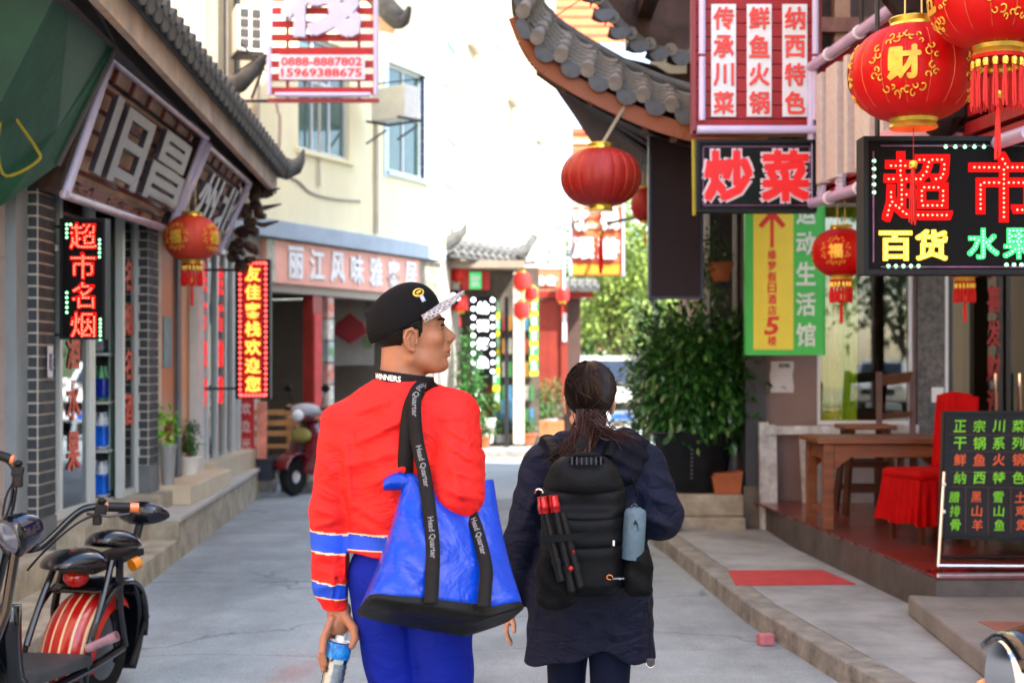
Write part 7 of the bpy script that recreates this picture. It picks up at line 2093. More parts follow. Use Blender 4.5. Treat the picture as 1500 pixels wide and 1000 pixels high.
# ================================================================== the man
man = person('man in red shirt, black cap and blue trousers walking away with head turned right', (-.30, 3.95, 0))
rm = Vector(man.location)
def Wm(x, y, D): return tuple(P(x, y, D) - rm)
aY, aT = R(7), R(4)
u_ = Vector((math.cos(aY) * math.cos(aT), math.sin(aY) * math.cos(aT), math.sin(aT)))
v_ = Vector((0, 0, 1)).cross(u_).normalized()
w__ = u_.cross(v_)
HM = Matrix((tuple(u_), tuple(v_), tuple(w__))).transposed()
HC = Vector((.0155, .035, 1.607))
def h2w(a, b, c): return HC + HM @ Vector((a, b, c))
shoulderL, elbowL, wristL = (-.165, .0, 1.375), (-.204, -.01, 1.13), (-.187, -.005, .855)
shoulderR, elbowR, wristR = (.135, -.01, 1.40), Wm(672, 728, 3.80), Wm(690, 668, 4.10)
def hand_left(p):
    pts = [((486, 906, 3.915), (475, 932, 3.885), (472, 954, 3.87), (476, 972, 3.872)),
           ((489, 908, 3.94), (474, 936, 3.915), (470, 962, 3.905), (474, 981, 3.90)),
           ((493, 908, 3.965), (478, 936, 3.95), (475, 960, 3.945), (480, 975, 3.94)),
           ((498, 908, 3.98), (486, 930, 3.99), (484, 950, 3.985), (488, 962, 3.98))]
    d = cap(p, Wm(500, 893, 3.945), Wm(496, 914, 3.945), .027, .031)
    d = smin(d, ell(p, Wm(493, 912, 3.945), (.022, .040, .030)), .01)
    for f_ in pts:
        d = smin(d, chain(p, [Wm(*q) for q in f_], [.0108, .0098, .0088, .0074], .004), .0035)
    d = smin(d, chain(p, [Wm(504, 900, 3.925), Wm(518, 920, 3.905), Wm(520, 934, 3.893), Wm(515, 946, 3.885)], [.015, .0125, .0105, .0085], .004), .006)
    return d
def hand_right(p):
    d = cap(p, Wm(690, 664, 4.11), Wm(689, 652, 4.16), .025, .028)
    for k in range(4):
        z = 648 + k * 9
        d = smin(d, chain(p, [Wm(690, z - 4, 4.17), Wm(699, z - 6, 4.22), Wm(690, z - 7, 4.245), Wm(680, z - 6, 4.24)], [.011, .010, .009, .008], .004), .003)
    d = smin(d, chain(p, [Wm(682, 655, 4.13), Wm(674, 642, 4.16), Wm(668, 636, 4.18)], [.014, .011, .009], .004), .006)
    return d
def man_body(p):
    q = rotp(p, HC, HM)
    d = head_sdf(q)
    d = smin(d, cap(p, h2w(-.030, 0, -.045), (-.012, .03, 1.45), .055, .062), .03)
    d = smin(d, cap(p, (-.012, .03, 1.46), (0, .01, 1.36), .06, .09), .04)
    d = smin(d, cap(p, (-.12, 0, 1.385), (.1, 0, 1.405), .05), .04)
    d = smin(d, cap(p, (0, .01, 1.33), (0, .01, 1.0), .10, .10), .05)
    d = smin(d, chain(p, [shoulderL, elbowL, wristL], [.045, .038, .026], .02), .02)
    d = smin(d, chain(p, [shoulderR, elbowR, wristR], [.045, .038, .026], .02), .02)
    d = smin(d, chain(p, [(-.06, 0, .93), (-.0, .03, .5), (-.05, -.02, .09)], [.085, .055, .038], .03), .03)
    d = smin(d, chain(p, [(.07, 0, .93), (.11, .02, .5), (.1, .12, .09)], [.085, .055, .038], .03), .03)
    d = smin(d, hand_left(p), .008)
    d = smin(d, hand_right(p), .008)
    return d
def man_mats(c):
    q = rotp(c.astype(np.float32), HC, HM)
    l = ell(q, (.106, 0, -.0365), (.012, .019, .0115))
    return (l < 0).astype(int)
sdf_obj('body', man_body, (-.30, -.22, .03), (.27, .36, 1.80), .0028, [skin, lipm], man, matfn=man_mats)

# eyes, brows, hair
for sg_ in (-1, 1):
    e = MB().ball((0, 0, 0), .0118, 14).build('eye', M('shaded_eye_white', (.16, .14, .13), .2, var=0, coat=.5), man, smooth=True); e.location = h2w(.0815, sg_ * .0325, .034)  # white darkened, the cap brim's shadow put into the colour
    MB().lathe([(.001, 0), (.0055, -.0005), (.0056, .0008)], 14, HM @ Vector((.0108, -sg_ * -.001, 0)), HM @ rot3(0, R(90), 0)).build('iris', M('dark_iris', (.015, .008, .005), .1, var=0, coat=1), e)
    MB().tube(smooth_pts([h2w(.0965, sg_ * .014, .0525), h2w(.0925, sg_ * .032, .0580), h2w(.075, sg_ * .052, .0545)], 4), [.003] + [.0048] * 6 + [.0028, .0015], 6, squash=.6).build('eyebrow', hairm, man, smooth=True)
    MB().tube(smooth_pts([h2w(.0925, sg_ * .020, .0390), h2w(.0945, sg_ * .033, .0425), h2w(.0855, sg_ * .047, .0375)], 4), .0022, 5).build('eyelash_line', hairm, man)
ca = R(24)
CM = HM @ Matrix.Rotation(-ca, 3, 'Y')
CC = h2w(-.010, 0, .053)
def man_hair(p):
    q = rotp(p, HC, HM)
    u, w_ = q[..., 0], q[..., 2]
    d = ell(q, (-.014, 0, .058), (.1025, .0815, .094))
    n_ = .0015 * np.sin(q[..., 2] * 500 + q[..., 0] * 300) * np.sin(q[..., 0] * 420)
    low = np.where(u < -.024, -.070 + (u + .1) * .26, np.where(u < .020, .032, -.004))
    d = smax(d + n_, low - w_, .008)
    d = smax(d, u - .034, .006)
    qc = rotp(p, CC, CM)
    return np.where(qc[..., 2] > -.004, np.maximum(d, .004), d)
sdf_obj('hair', man_hair, (-.13, -.12, 1.5), (.16, .18, 1.8), .0032, hairm, man)

# cap, tilted back
def capl(a, b, c): return CC + CM @ Vector((a, b, c))
def cap_sdf(p):
    q = rotp(p, CC, CM)
    d = ell(q, (-.004, 0, -.001), (.110, .091, .102))
    d = smin(d, ell(q, (.030, 0, .030), (.080, .072, .072)), .02)
    ang = np.arctan2(q[..., 1], q[..., 0])
    seam = np.exp(-((np.mod(ang + PI / 6, PI / 3) - PI / 6) / .03) ** 2) * .0012
    d = d + seam
    d = smax(d, -q[..., 2] - .010, .003)
    inner = ell(q, (-.004, 0, -.001), (.106, .087, .098))
    d = smax(d, -np.maximum(inner, q[..., 2] - .02), .002)
    return d
capm = M('black_cap_cloth', (.006, .0065, .009), .85, var=.2, scale=60, bump=.15, bscale=400)
hat = sdf_obj('cap', cap_sdf, (-.15, -.13, 1.55), (.17, .19, 1.82), .0034, capm, man)
brm = M('brim_print', (.10, .10, .115), .7, var=.0)
def brim_mat():
    n, l = brm.node_tree.nodes, brm.node_tree.links
    tc = n.new('ShaderNodeTexCoord'); vt = n.new('ShaderNodeTexVoronoi'); vt.feature = 'DISTANCE_TO_EDGE'; vt.inputs['Scale'].default_value = 170
    mp = n.new('ShaderNodeMapping'); mp.inputs['Scale'].default_value = (.45, 1, .6); mp.inputs['Rotation'].default_value = (0, .5, .4)
    l.new(tc.outputs['Object'], mp.inputs[0]); l.new(mp.outputs[0], vt.inputs[0])
    r_ = n.new('ShaderNodeMapRange'); r_.inputs[1].default_value = .09; r_.inputs[2].default_value = .16; r_.inputs[3].default_value = 1; r_.inputs[4].default_value = 0
    l.new(vt.outputs[0], r_.inputs[0])
    mx = n.new('ShaderNodeMix'); mx.data_type = 'RGBA'; mx.inputs[6].default_value = (.12, .12, .13, 1); mx.inputs[7].default_value = (.42, .42, .46, 1)
    l.new(r_.outputs[0], mx.inputs[0]); l.new(mx.outputs[2], n['Principled BSDF'].inputs['Base Color'])
brim_mat()
def brim(off, shrink=0.0):
    def fn(u, v):
        s = u * 2 - 1
        a = s * R(66)
        r0 = .096
        x0, y0 = math.cos(a) * r0 * 1.08, math.sin(a) * r0 * .92
        ext = (.086 - shrink) * (math.cos(a * 1.05) ** .45 if abs(s) < .999 else .02)
        x = x0 + ext * v; y_ = y0 * (1 + .04 * v)
        z = .004 - 3.6 * y_ * y_ * (.25 + .75 * v) + off
        return capl(x, y_, z)
    return fn
MB().grid(brim(0), 28, 6).build('brim_top', brm, hat, smooth=True, solid=.0025)
MB().grid(brim(-.0026), 28, 6).build('brim_underside', brm, hat, smooth=True)
MB().ball(capl(-.0, 0, .099), (.007, .007, .005), 10).build('button', capm, hat, smooth=True)
# small embroidered badge on the side of the cap front: ring and tab
bd_ = MB()
def capsurf(a, h, lift=.0015):   # on the front dome at side angle a
    d = Vector((math.cos(a) * math.cos(h), math.sin(a) * math.cos(h), math.sin(h)))
    lo, hi = 0.02, .2
    for _ in range(24):
        m_ = (lo + hi) / 2
        pq = np.array([capl(*(Vector((.02, 0, .02)) + d * m_))], np.float32)
        if cap_sdf(pq)[0] < 0: lo = m_
        else: hi = m_
    return capl(*(Vector((.02, 0, .02)) + d * (hi + lift)))
aa, hh = R(-52), R(26)
ring = [capsurf(aa + math.cos(t) * .21, hh + math.sin(t) * .13) for t in [2 * PI * k / 20 for k in range(21)]]
MB().tube(ring, .0032, 6, squash=.6).build('badge_ring', M('yellow_thread', (.6, .45, .1), .6, var=.2, scale=60), hat)
MB().tube([capsurf(aa - .1, hh), capsurf(aa + .1, hh)], .004, 6).build('badge_bar', M('yellow_thread'), hat)
MB().tube([capsurf(aa - .02, hh - .16), capsurf(aa - .06, hh - .36)], .006, 8).build('badge_tab', M('blue_white_thread', (.35, .4, .6), .6, var=.4, scale=60), hat)

# camera strap round the neck with white lettering
ns = MB()
def nstrap(u, v):
    a = u * 2 * PI
    x = -.002 + math.cos(a) * .083; y_ = .028 + math.sin(a) * .078
    z = 1.513 - .013 * math.sin(a - .3) * 0 - .022 * (math.cos(a) * .5 + .5) + (v - .5) * .034 - .03 * max(0, math.sin(a))
    k_ = 1 + .05 * (.5 - v)
    return Vector((x * k_, .028 + (y_ - .028) * k_, z))
ns.grid(nstrap, 60, 3, closed_u=True)
stp_ = ns.build('camera_strap', M('black_webbing', (.015, .015, .017), .7, var=.2, scale=40), man, smooth=True, solid=.004)
def bend_text(s, parent, size, a_c, mat, name='lettering'):
    v, f, ext = glyph(s, .03)
    mb = MB(); pts = []
    for p in v:
        a = a_c + p[0] * size / .088
        b = nstrap((a / (2 * PI)) % 1, .5 + p[1] * size / .034)
        n_ = Vector((b.x, b.y - .028, 0)).normalized()
        pts.append(b + n_ * .0035)
    mb.add(pts, f); return mb.build(name, mat, parent)
bend_text('WINNERS', stp_, .021, R(-122), M('white_print', (.7, .7, .7), .6))

# shirt
shirt_red = M('red_shirt', (.62, .010, .005), .75, var=.06, scale=5, bump=.06, bscale=220, wrinkle=.45)
stripe_blue = M('shirt_blue_stripe', (.006, .09, .55), .7, var=.1, scale=6)
stripe_cream = M('shirt_cream_edge', (.68, .5, .33), .7, var=.05)
back_folds = [((-.13, 1.33), (.03, 1.40), .012, .007), ((-.15, 1.27), (.0, 1.31), .014, .006), ((.03, 1.42), (-.06, 1.36), .01, .005), ((-.10, 1.21), (.02, 1.27), .013, .006),
              ((-.155, 1.36), (-.135, 1.12), .013, .008), ((-.14, 1.17), (-.02, 1.10), .015, .006), ((-.12, 1.12), (.0, 1.05), .014, .007), ((-.03, 1.45), (-.13, 1.41), .012, .005),
              ((.02, 1.36), (.07, 1.28), .011, .006), ((-.07, 1.30), (-.02, 1.18), .016, .005)]
armR_folds = [((.12, 1.38), (.20, 1.33), .012, .007), ((.13, 1.33), (.215, 1.28), .012, .007), ((.13, 1.27), (.22, 1.24), .011, .007), ((.12, 1.22), (.21, 1.19), .011, .007), ((.10, 1.40), (.17, 1.40), .01, .005), ((.13, 1.30), (.17, 1.18), .014, .006)]
armL_folds = [((-.24, 1.20), (-.17, 1.17), .010, .006), ((-.24, 1.15), (-.165, 1.13), .010, .006), ((-.245, 1.10), (-.17, 1.12), .010, .006), ((-.23, 1.30), (-.18, 1.24), .014, .005), ((-.24, 1.03), (-.17, 1.00), .012, .004), ((-.24, .93), (-.16, .95), .012, .006), ((-.19, .98), (-.185, .88), .010, .007)]
allf = back_folds + armR_folds + armL_folds
def shirt_sdf(p):
    z = p[..., 2]
    d = ell(p, (-.005, .005, 1.29), (.178, .118, .235))
    d = smin(d, cap(p, (-.008, .005, 1.24), (-.012, .01, 1.0), .150, .160, sy=1.35), .05)
    d = smin(d, cap(p, (-.13, .0, 1.385), (-.045, .02, 1.455), .060, .045), .04)
    d = smin(d, cap(p, (.115, .0, 1.405), (.02, .02, 1.462), .060, .045), .04)
    d = smin(d, cap(p, shoulderL, elbowL, .067, .055), .03)
    d = smin(d, cap(p, elbowL, (-.200, -.008, .93), .054, .053), .02)
    d = smin(d, cap(p, (-.198, -.008, .94), (-.187, -.005, .865), .050, .036), .012)
    d = smin(d, cap(p, shoulderR, elbowR, .078, .066), .035)
    d = smin(d, cap(p, elbowR, wristR, .064, .040), .02)
    f_ = folds(p, allf)
    n_ = .0022 * np.sin(p[..., 0] * 46 + p[..., 2] * 31 + 2 * np.sin(p[..., 1] * 30)) * np.sin(p[..., 2] * 38 - p[..., 0] * 20)
    d = d - 2.1 * f_ - n_ * 1.3
    hem = 1.022 + .006 * np.sin(p[..., 0] * 34) + np.where(p[..., 0] < -.155, -.4, 0)
    d = smax(d, hem - z, .004)
    d = smax(d, .865 - z, .003)
    d = smax(d, z - 1.507 + .25 * np.maximum(0, p[..., 0] - .02), .006)
    # slit of the cuff
    d = smax(d, -cap(p, (-.178, -.065, .955), (-.183, -.060, .875), .008, .010), .004)
    return d
def shirt_mats(c):
    x, z = c[:, 0], c[:, 2]
    arm = (x < -.150)
    t = z + (x + .2) * .10
    m_ = np.zeros(len(c), int)
    body = ~arm & (x < .1)
    tb = z + .0 * x
    for (a, b, e, sel, tt_) in ((1.028, 1.078, .005, arm, t), (.903, .942, .004, arm, t), (1.040, 1.078, .005, body, tb)):
        m_[sel & (tt_ > a - e) & (tt_ < b + e)] = 2
        m_[sel & (tt_ > a) & (tt_ < b)] = 1
    return m_
shirt_mats_list = [shirt_red, stripe_blue, stripe_cream]
sdf_obj('shirt', shirt_sdf, (-.29, -.25, .84), (.27, .22, 1.54), .0034, shirt_mats_list, man, matfn=shirt_mats)

# trousers and shoes
trousm = M('royal_blue_trousers', (.001, .022, .28), .8, var=.12, scale=5, bump=.05, bscale=200, wrinkle=.35, spec=.2)
tf = [((-.12, .88), (-.03, .80), .014, .006), ((-.11, .76), (.0, .70), .014, .005), ((.0, .95), (.04, .62), .012, -.008), ((.08, .84), (.16, .78), .013, .005), ((-.10, 1.0), (-.02, .90), .014, .004), ((.1, .72), (.17, .66), .013, .005),
      ((-.07, .60), (.02, .55), .013, .006), ((-.07, .47), (.04, .45), .012, .006), ((-.09, .2), (.0, .18), .012, .006), ((.06, .46), (.17, .48), .012, .006)]
def trous_sdf(p):
    d = ell(p, (.012, .01, .985), (.158, .118, .13))
    d = smin(d, cap(p, (-.050, .0, .93), (.008, .03, .50), .105, .078), .03)
    d = smin(d, cap(p, (.008, .03, .50), (-.035, -.02, .14), .076, .068), .02)
    dr = smin(cap(p, (.085, .0, .93), (.122, .0, .50), .103, .076), cap(p, (.122, .0, .50), (.105, .10, .15), .074, .066), .02)
    d = smin(d, dr, .02)
    d = d - folds(p, tf) - .002 * np.sin(p[..., 2] * 50 + p[..., 0] * 22)
    return smax(smax(d, .085 - p[..., 2], .004), p[..., 2] - 1.05, .01)
sdf_obj('trousers', trous_sdf, (-.19, -.16, .06), (.24, .24, 1.08), .0042, trousm, man)
def shoe(x, y_, rz_):
    o = MB(); n = 16
    def fn(u, v):
        a = u * 2 * PI
        L_ = .14 if math.sin(a) > 0 else .09
        rr = math.cos(v * PI / 2) ** .5
        return Vector((math.cos(a) * .048 * rr, math.sin(a) * L_ * rr + (.0), .0 + .085 * math.sin(v * PI / 2) * (1 - .35 * max(0, math.sin(a)))))
    o.grid(fn, 20, 8, closed_u=True); o.slab([(math.cos(t) * .051, math.sin(t) * (.145 if math.sin(t) > 0 else .094)) for t in [2 * PI * k / 20 for k in range(20)]], 0, .022)
    return o
o = shoe(0, 0, 0).build('shoe', M('black_shoe', (.02, .02, .022), .5), man, smooth=True); o.location = (-.04, .01, .0)
o = link('shoe', o.data, man, loc=(.105, .13, .0))

# blue tote bag
bag = thing('tote_bag', 'glossy royal blue tote bag with black base and lettered black straps on the man’s shoulder', 'bag', (-.20, 3.72, .90))
rb_ = Vector(bag.location)
bagm = M('glossy_blue_vinyl', (.0, .066, .44), .28, var=.12, scale=4, bump=.25, bscale=14, coat=.12, spec=.3, wrinkle=.3)
blkm = M('black_bag_base', (.010, .011, .012), .5, var=.2, scale=10, bump=.1, bscale=60)
# corner pixels: bottom L/R, top L/R at the bag's depth; cross sections blend bottom to top
bl, br, tl_, tr2 = [P(*q) - rb_ for q in ((529, 889, 3.62), (757, 898, 3.74), (592, 702, 3.82), (723, 712, 3.86))]
bdir = (br - bl).normalized(); bup = ((tl_ + tr2) / 2 - (bl + br) / 2).normalized(); bn = bdir.cross(bup).normalized()
if bn.y > 0: bn = -bn      # toward the viewer
def bag_pt(a, t, out=0.0):
    """a: 0..1 round the section, t: 0 bottom..1 top"""
    c = ((bl + br) / 2) * (1 - t) + ((tl_ + tr2) / 2) * t
    hw = (.5 * (br - bl).length) * (1 - t) + .5 * (tr2 - tl_).length * t
    hw *= 1 - .06 * math.sin(t * PI)
    hd = .072 * (1 - t) ** .8 + .022 + .012 * math.sin(t * PI)
    th = a * 2 * PI
    e = .34 + .3 * t
    cx = math.copysign(abs(math.cos(th)) ** e, math.cos(th)); cy = math.copysign(abs(math.sin(th)) ** e, math.sin(th))
    x = cx * (hw + out); y_ = cy * (hd + out)
    front = max(0, cy)
    wr_ = .006 * math.sin(x * 38 + t * 9) * math.sin(t * 5.5 + x * 11) + .006 * math.sin((x * 1.0 + t * .25) * 60) * t * .8 + .010 * math.exp(-((x + .04 - (1 - t) * .1) / .03) ** 2) * math.sin(t * PI)
    sag = -.018 * t ** 6 * math.cos(x * 20)
    x_n = x / .2
    drop = .038 * max(0, 1 - t * 12) * max(0, 1 - abs(x_n - .55) / (1.5 if x_n < .55 else .55))
    c = c - bup * drop
    return c + bdir * x + bn * (y_ + wr_ * front) + bup * sag
MB().grid(lambda u, v: bag_pt(u, .035 + v * .965), 120, 46, closed_u=True).build('bag_body', bagm, bag, smooth=True, solid=.003, angle=0)
bb = MB()
def base_pt(u, v):
    # lower black panel: rises a little on the sides and closes underneath, sagging with the load
    if v < .3: return bag_pt(u, .035 - (v / .3) * .035, .0015)
    k_ = (v - .3) / .7
    p0 = bag_pt(u, 0.0, .0015); c = (bl + br) / 2 - bup * .012
    th = u * 2 * PI
    return p0 * (1 - k_) + c * k_ - bup * .02 * math.sin(min(1, k_ * 2.2) * PI / 2) * 1.0
bb.grid(base_pt, 120, 14, closed_u=True); bb.build('bag_base', blkm, bag, smooth=True, angle=0)
# folded corner of the opening at the upper left
MB().grid(lambda u, v: P(562 + 48 * u, 702 + (u * 4) - (12 * math.sin(u * PI)) * (1 - v) + v * 16 * (1 - .4 * u), 3.80) - rb_ + Vector((0, -.02 * math.sin(v * PI), 0)), 12, 6).build('folded_flap', bagm, bag, smooth=True, solid=.003)
webm = M('strap_webbing', (.014, .014, .016), .65, var=.3, scale=60)
strapw = M('strap_print', (.2, .21, .23), .6)
def strap(pts, wd, name, text=None, nrm=Vector((0, -1, 0)), tsize=.021):
    pts = smooth_pts([Vector(p) - rb_ for p in pts], 8)
    mb = MB(); N_ = len(pts)
    def fr_(i):
        t = (pts[min(i + 1, N_ - 1)] - pts[max(i - 1, 0)]).normalized()
        s = t.cross(nrm).normalized(); return t, s, s.cross(t)
    def fn(u, v):
        i = int(round(v * (N_ - 1))); t, s, n_ = fr_(i)
        return pts[i] + s * (u - .5) * wd
    mb.grid(fn, 2, N_ - 1)
    o = mb.build(name, webm, bag, smooth=True, solid=.004)
    if text:
        cum = [0]
        for i in range(1, N_): cum.append(cum[-1] + (pts[i] - pts[i - 1]).length)
        for (s_, start) in text:
            v, f, ext = glyph(s_, .02)
            sc = tsize; L_ = ext[0] * sc; q = []
            for p in v:
                d_ = start + (p[0] - v[:, 0].min()) * sc
                d_ = min(max(d_, 0), cum[-1] - 1e-4)
                i = max(0, min(N_ - 2, next(k for k in range(1, N_) if cum[k] >= d_) - 1))
                fr2 = (d_ - cum[i]) / (cum[i + 1] - cum[i] + 1e-9)
                t, s, n_ = fr_(i)
                nn = n_ if n_.y < 0 else -n_
                sd2 = t.cross(nn)   # text up
                q.append(pts[i] * (1 - fr2) + pts[i + 1] * fr2 + (-sd2) * (p[1] * sc) + nn * .0035)
            m2 = MB(); m2.add(q, f); m2.build('lettering', strapw, o)
    return o
strap([P(640, 575, 3.93), P(625, 564, 3.88), P(611, 572, 3.835), P(607, 600, 3.81), P(611, 645, 3.80), P(621, 690, 3.765), P(628, 740, 3.715), P(634, 800, 3.645), P(633, 850, 3.59), P(631, 883, 3.555)], .036, 'front_strap', [('Head Quarter', .07), ('Head Quarter', .27), ('Head Quarter', .48)])
strap([P(612, 572, 3.86), P(601, 600, 3.835), P(596, 640, 3.82), P(594, 690, 3.83), P(598, 730, 3.84)], .042, 'rear_strap')
strap([P(690, 752, 3.76), P(700, 780, 3.71), P(712, 830, 3.64), P(711, 860, 3.61), P(709, 888, 3.58)], .034, 'front_strap', [('Head Quarter', .02)])

# water bottle in the hanging hand
wb = thing('water_bottle', 'clear water bottle with blue label held in the man’s left hand', 'bottle', tuple(P(499, 938, 3.925)))
bm_ = M('clear_plastic', (.62, .7, .74), .08, var=.35, scale=40, coat=.6)
bgl = glassmat('bottle_plastic', (.8, .86, .9), .18)
tilt = Vector((.20, .0, 1)).normalized().to_track_quat('Z', 'Y').to_matrix()
prof = [(.001, .0), (.026, .002), (.032, -.006), (.0325, -.035)]
MB().lathe([(.001, .012), (.013, .012), (.014, .0), (.030, -.004)], 24, (0, 0, .004), tilt).build('bottle_top', bm_, wb, smooth=True)
MB().lathe([(.0335, -.003), (.034, -.008), (.034, -.042), (.0335, -.046)], 28, (0, 0, 0), tilt).build('blue_label', M('blue_label', (.01, .10, .62), .3, var=.35, scale=60, col2=(.05, .4, .75)), wb, smooth=True)
rb2 = [(.0325, -.046)]
for k in range(16): rb2 += [(.0318 - .0022 * (k % 2), -.052 - k * .0085)]
rb2 += [(.031, -.19), (.001, -.19)]
MB().lathe(rb2, 28, (0, 0, 0), tilt).build('ribbed_body', bgl, wb, smooth=True)
MB().lathe([(.001, -.06), (.0295, -.06), (.0295, -.185), (.001, -.185)], 24, (0, 0, 0), tilt).build('water', M('water_fill', (.45, .52, .56), .05, var=.4, scale=60, coat=.6), wb, smooth=True)
# camera he holds in front
cmr = thing('camera', 'small dark camera held up in front of the man’s chest', 'camera', tuple(P(676, 650, 4.24)))
MB().box((0, 0, 0), (.12, .05, .08)).build('camera_body', blackp, cmr, bevel=.008)
MB().lathe([(.03, 0), (.032, .05), (.028, .055), (.001, .05)], 20, (0, .02, 0), rot3(R(-90))).build('lens', blackp, cmr, smooth=True)

# ================================================================== the woman
wom = person('woman in a dark navy hooded coat with reddish ponytail, walking away on the right', (.257, 4.65, 0))
rw_ = Vector(wom.location)
def Ww(x, y, D=4.65): return tuple(P(x, y, D) - rw_)
WHM = Matrix((( 0, -1, 0), (1, 0, 0), (0, 0, 1)))   # columns: u=+y, v=-x, w=+z
WHM = Matrix.Rotation(R(6), 3, 'Z') @ WHM
WHC = Vector((-.005, .01, 1.405))
def wbody(p):
    q = rotp(p, WHC, WHM) / .94
    d = head_sdf(q) * .94
    d = smin(d, cap(p, (-.005, -.02, 1.35), (0, -.01, 1.22), .048, .06), .03)
    d = smin(d, cap(p, (-.12, 0, 1.20), (.13, 0, 1.22), .045), .04)
    d = smin(d, cap(p, (0, .0, 1.15), (0, .0, .82), .09, .10), .05)
    d = smin(d, chain(p, [(-.155, 0, 1.2), (-.215, 0, .97), (-.262, .05, .745)], [.04, .034, .024], .02), .02)
    d = smin(d, chain(p, [(.175, 0, 1.2), (.225, -.03, 1.05), (.16, .20, 1.10)], [.04, .034, .024], .02), .02)
    for s, kx, ky in ((-1, -.075, .06), (1, .06, -.02)):
        d = smin(d, chain(p, [(s * .07, 0, .8), (kx, ky, .45), (kx, ky - .04, .08)], [.07, .05, .035], .03), .03)
    # left hand, relaxed beside the coat
    d = smin(d, cap(p, (-.264, .052, .745), (-.270, .056, .70), .020, .022), .01)
    for k in range(4):
        yo = .032 + k * .015
        d = smin(d, chain(p, [(-.272, yo, .690), (-.276, yo + .004, .660), (-.270, yo + .006, .636), (-.260, yo + .008, .620)], [.0085, .0078, .007, .006], .003), .003)
    d = smin(d, chain(p, [(-.262, .035, .715), (-.252, .018, .690), (-.250, .012, .668)], [.011, .009, .0075], .003), .005)
    # right hand in front, closed round the pack strap
    d = smin(d, cap(p, (.16, .20, 1.10), (.14, .24, 1.12), .02, .024), .01)
    for k in range(4):
        zo = 1.095 + k * .016
        d = smin(d, chain(p, [(.145, .255, zo), (.12, .275, zo + .002), (.10, .262, zo + .003), (.105, .245, zo + .003)], [.0085, .0078, .007, .006], .003), .003)
    d = smin(d, chain(p, [(.13, .235, 1.13), (.11, .235, 1.155), (.095, .235, 1.165)], [.011, .009, .0075], .003), .005)
    return d
sdf_obj('body', wbody, (-.31, -.14, .03), (.29, .31, 1.54), .0042, [M('pale_skin', (.5, .3, .21), .45, var=.06, sss=.1)], wom)
navy = M('navy_coat', (.008, .012, .036), .75, var=.3, scale=5, bump=.08, bscale=160, wrinkle=.5, spec=.25)
cf = [((-.2, 1.05), (-.14, .98), .012, .007), ((-.25, .93), (-.19, .89), .012, .007), ((-.2, .80), (-.12, .72), .014, .006), ((.2, 1.20), (.27, 1.15), .012, .007), ((.19, 1.12), (.27, 1.09), .012, .008), ((.18, 1.05), (.26, 1.02), .012, .008),
      ((-.17, 1.15), (-.22, 1.02), .012, .006), ((-.2, .66), (-.15, .9), .014, .006), ((.15, .62), (.17, .85), .014, .007), ((.05, .75), (.1, .6), .014, .005), ((-.08, .72), (-.1, .58), .014, .005), ((-.02, .78), (.02, .64), .012, .004), ((-.2, 1.24), (-.12, 1.27), .01, .005), ((.2, .9), (.16, .7), .013, .006)]
def coat_sdf(p):
    x, y_, z = p[..., 0], p[..., 1], p[..., 2]
    d = cap(p, (.005, 0, 1.17), (-.0, .0, .80), .165, .185, sy=1.3)
    d = smin(d, cap(p, (.0, .01, .85), (-.003, .02, .40), .19, .232, sy=1.45), .06)
    d = smin(d, cap(p, (-.13, 0, 1.215), (.15, 0, 1.225), .075), .05)
    d = smin(d, cap(p, (-.06, .0, 1.28), (.07, .0, 1.28), .06), .05)
    d = smin(d, chain(p, [(-.16, 0, 1.205), (-.218, 0, .97), (-.258, .045, .77)], [.072, .062, .050], .025), .025)
    d = smin(d, chain(p, [(.18, 0, 1.20), (.215, -.03, 1.055), (.165, .18, 1.10)], [.075, .078, .058], .03), .025)
    d = d - 1.5 * folds(p, cf) - .004 * np.sin(x * 34 + z * 26 + 2 * np.sin(z * 17)) * np.sin(z * 31 + x * 9)
    hem = .572 + .05 * np.exp(-((x - .02) / .10) ** 2) * (y_ < .05) + .008 * np.sin(x * 40)
    hem = np.where(x < -.235, np.minimum(hem, .755), hem)
    d = smax(d, hem - z, .006)
    d = smax(d, -np.where((z < .78) & (np.abs(x) < .2), ell(p, (0, .02, .5), (.17, .10, .26)), 1), .01)
    d = smax(d, z - 1.325, .008)
    return d
coat = sdf_obj('coat', coat_sdf, (-.34, -.26, .54), (.32, .28, 1.36), .0044, navy, wom)
def hood_sdf(p):
    d = None
    rr = [((-.14, -.01, 1.275), (-.10, -.075, 1.262), .040), ((-.10, -.075, 1.262), (-.02, -.12, 1.235), .043), ((-.02, -.12, 1.235), (.06, -.11, 1.24), .045), ((.06, -.11, 1.24), (.13, -.065, 1.27), .046), ((.13, -.065, 1.27), (.155, .0, 1.265), .04), ((.03, -.10, 1.275), (.12, -.05, 1.305), .035), ((-.02, -.13, 1.19), (.12, -.11, 1.20), .035), ((.08, -.12, 1.17), (.15, -.08, 1.24), .03)]
    for a, b, r_ in rr:
        e = cap(p, a, b, r_); d = e if d is None else smin(d, e, .022)
    d = d - .006 * np.sin(p[..., 0] * 60 + p[..., 2] * 70) * np.sin(p[..., 2] * 55)
    return d
sdf_obj('hood', hood_sdf, (-.2, -.2, 1.1), (.22, .08, 1.38), .0042, M('dark_hood', (.007, .009, .022), .8, var=.3, scale=6, bump=.1, bscale=120), coat)
jeans = M('dark_blue_jeans', (.004, .010, .035), .75, var=.25, scale=6, bump=.08, bscale=200)
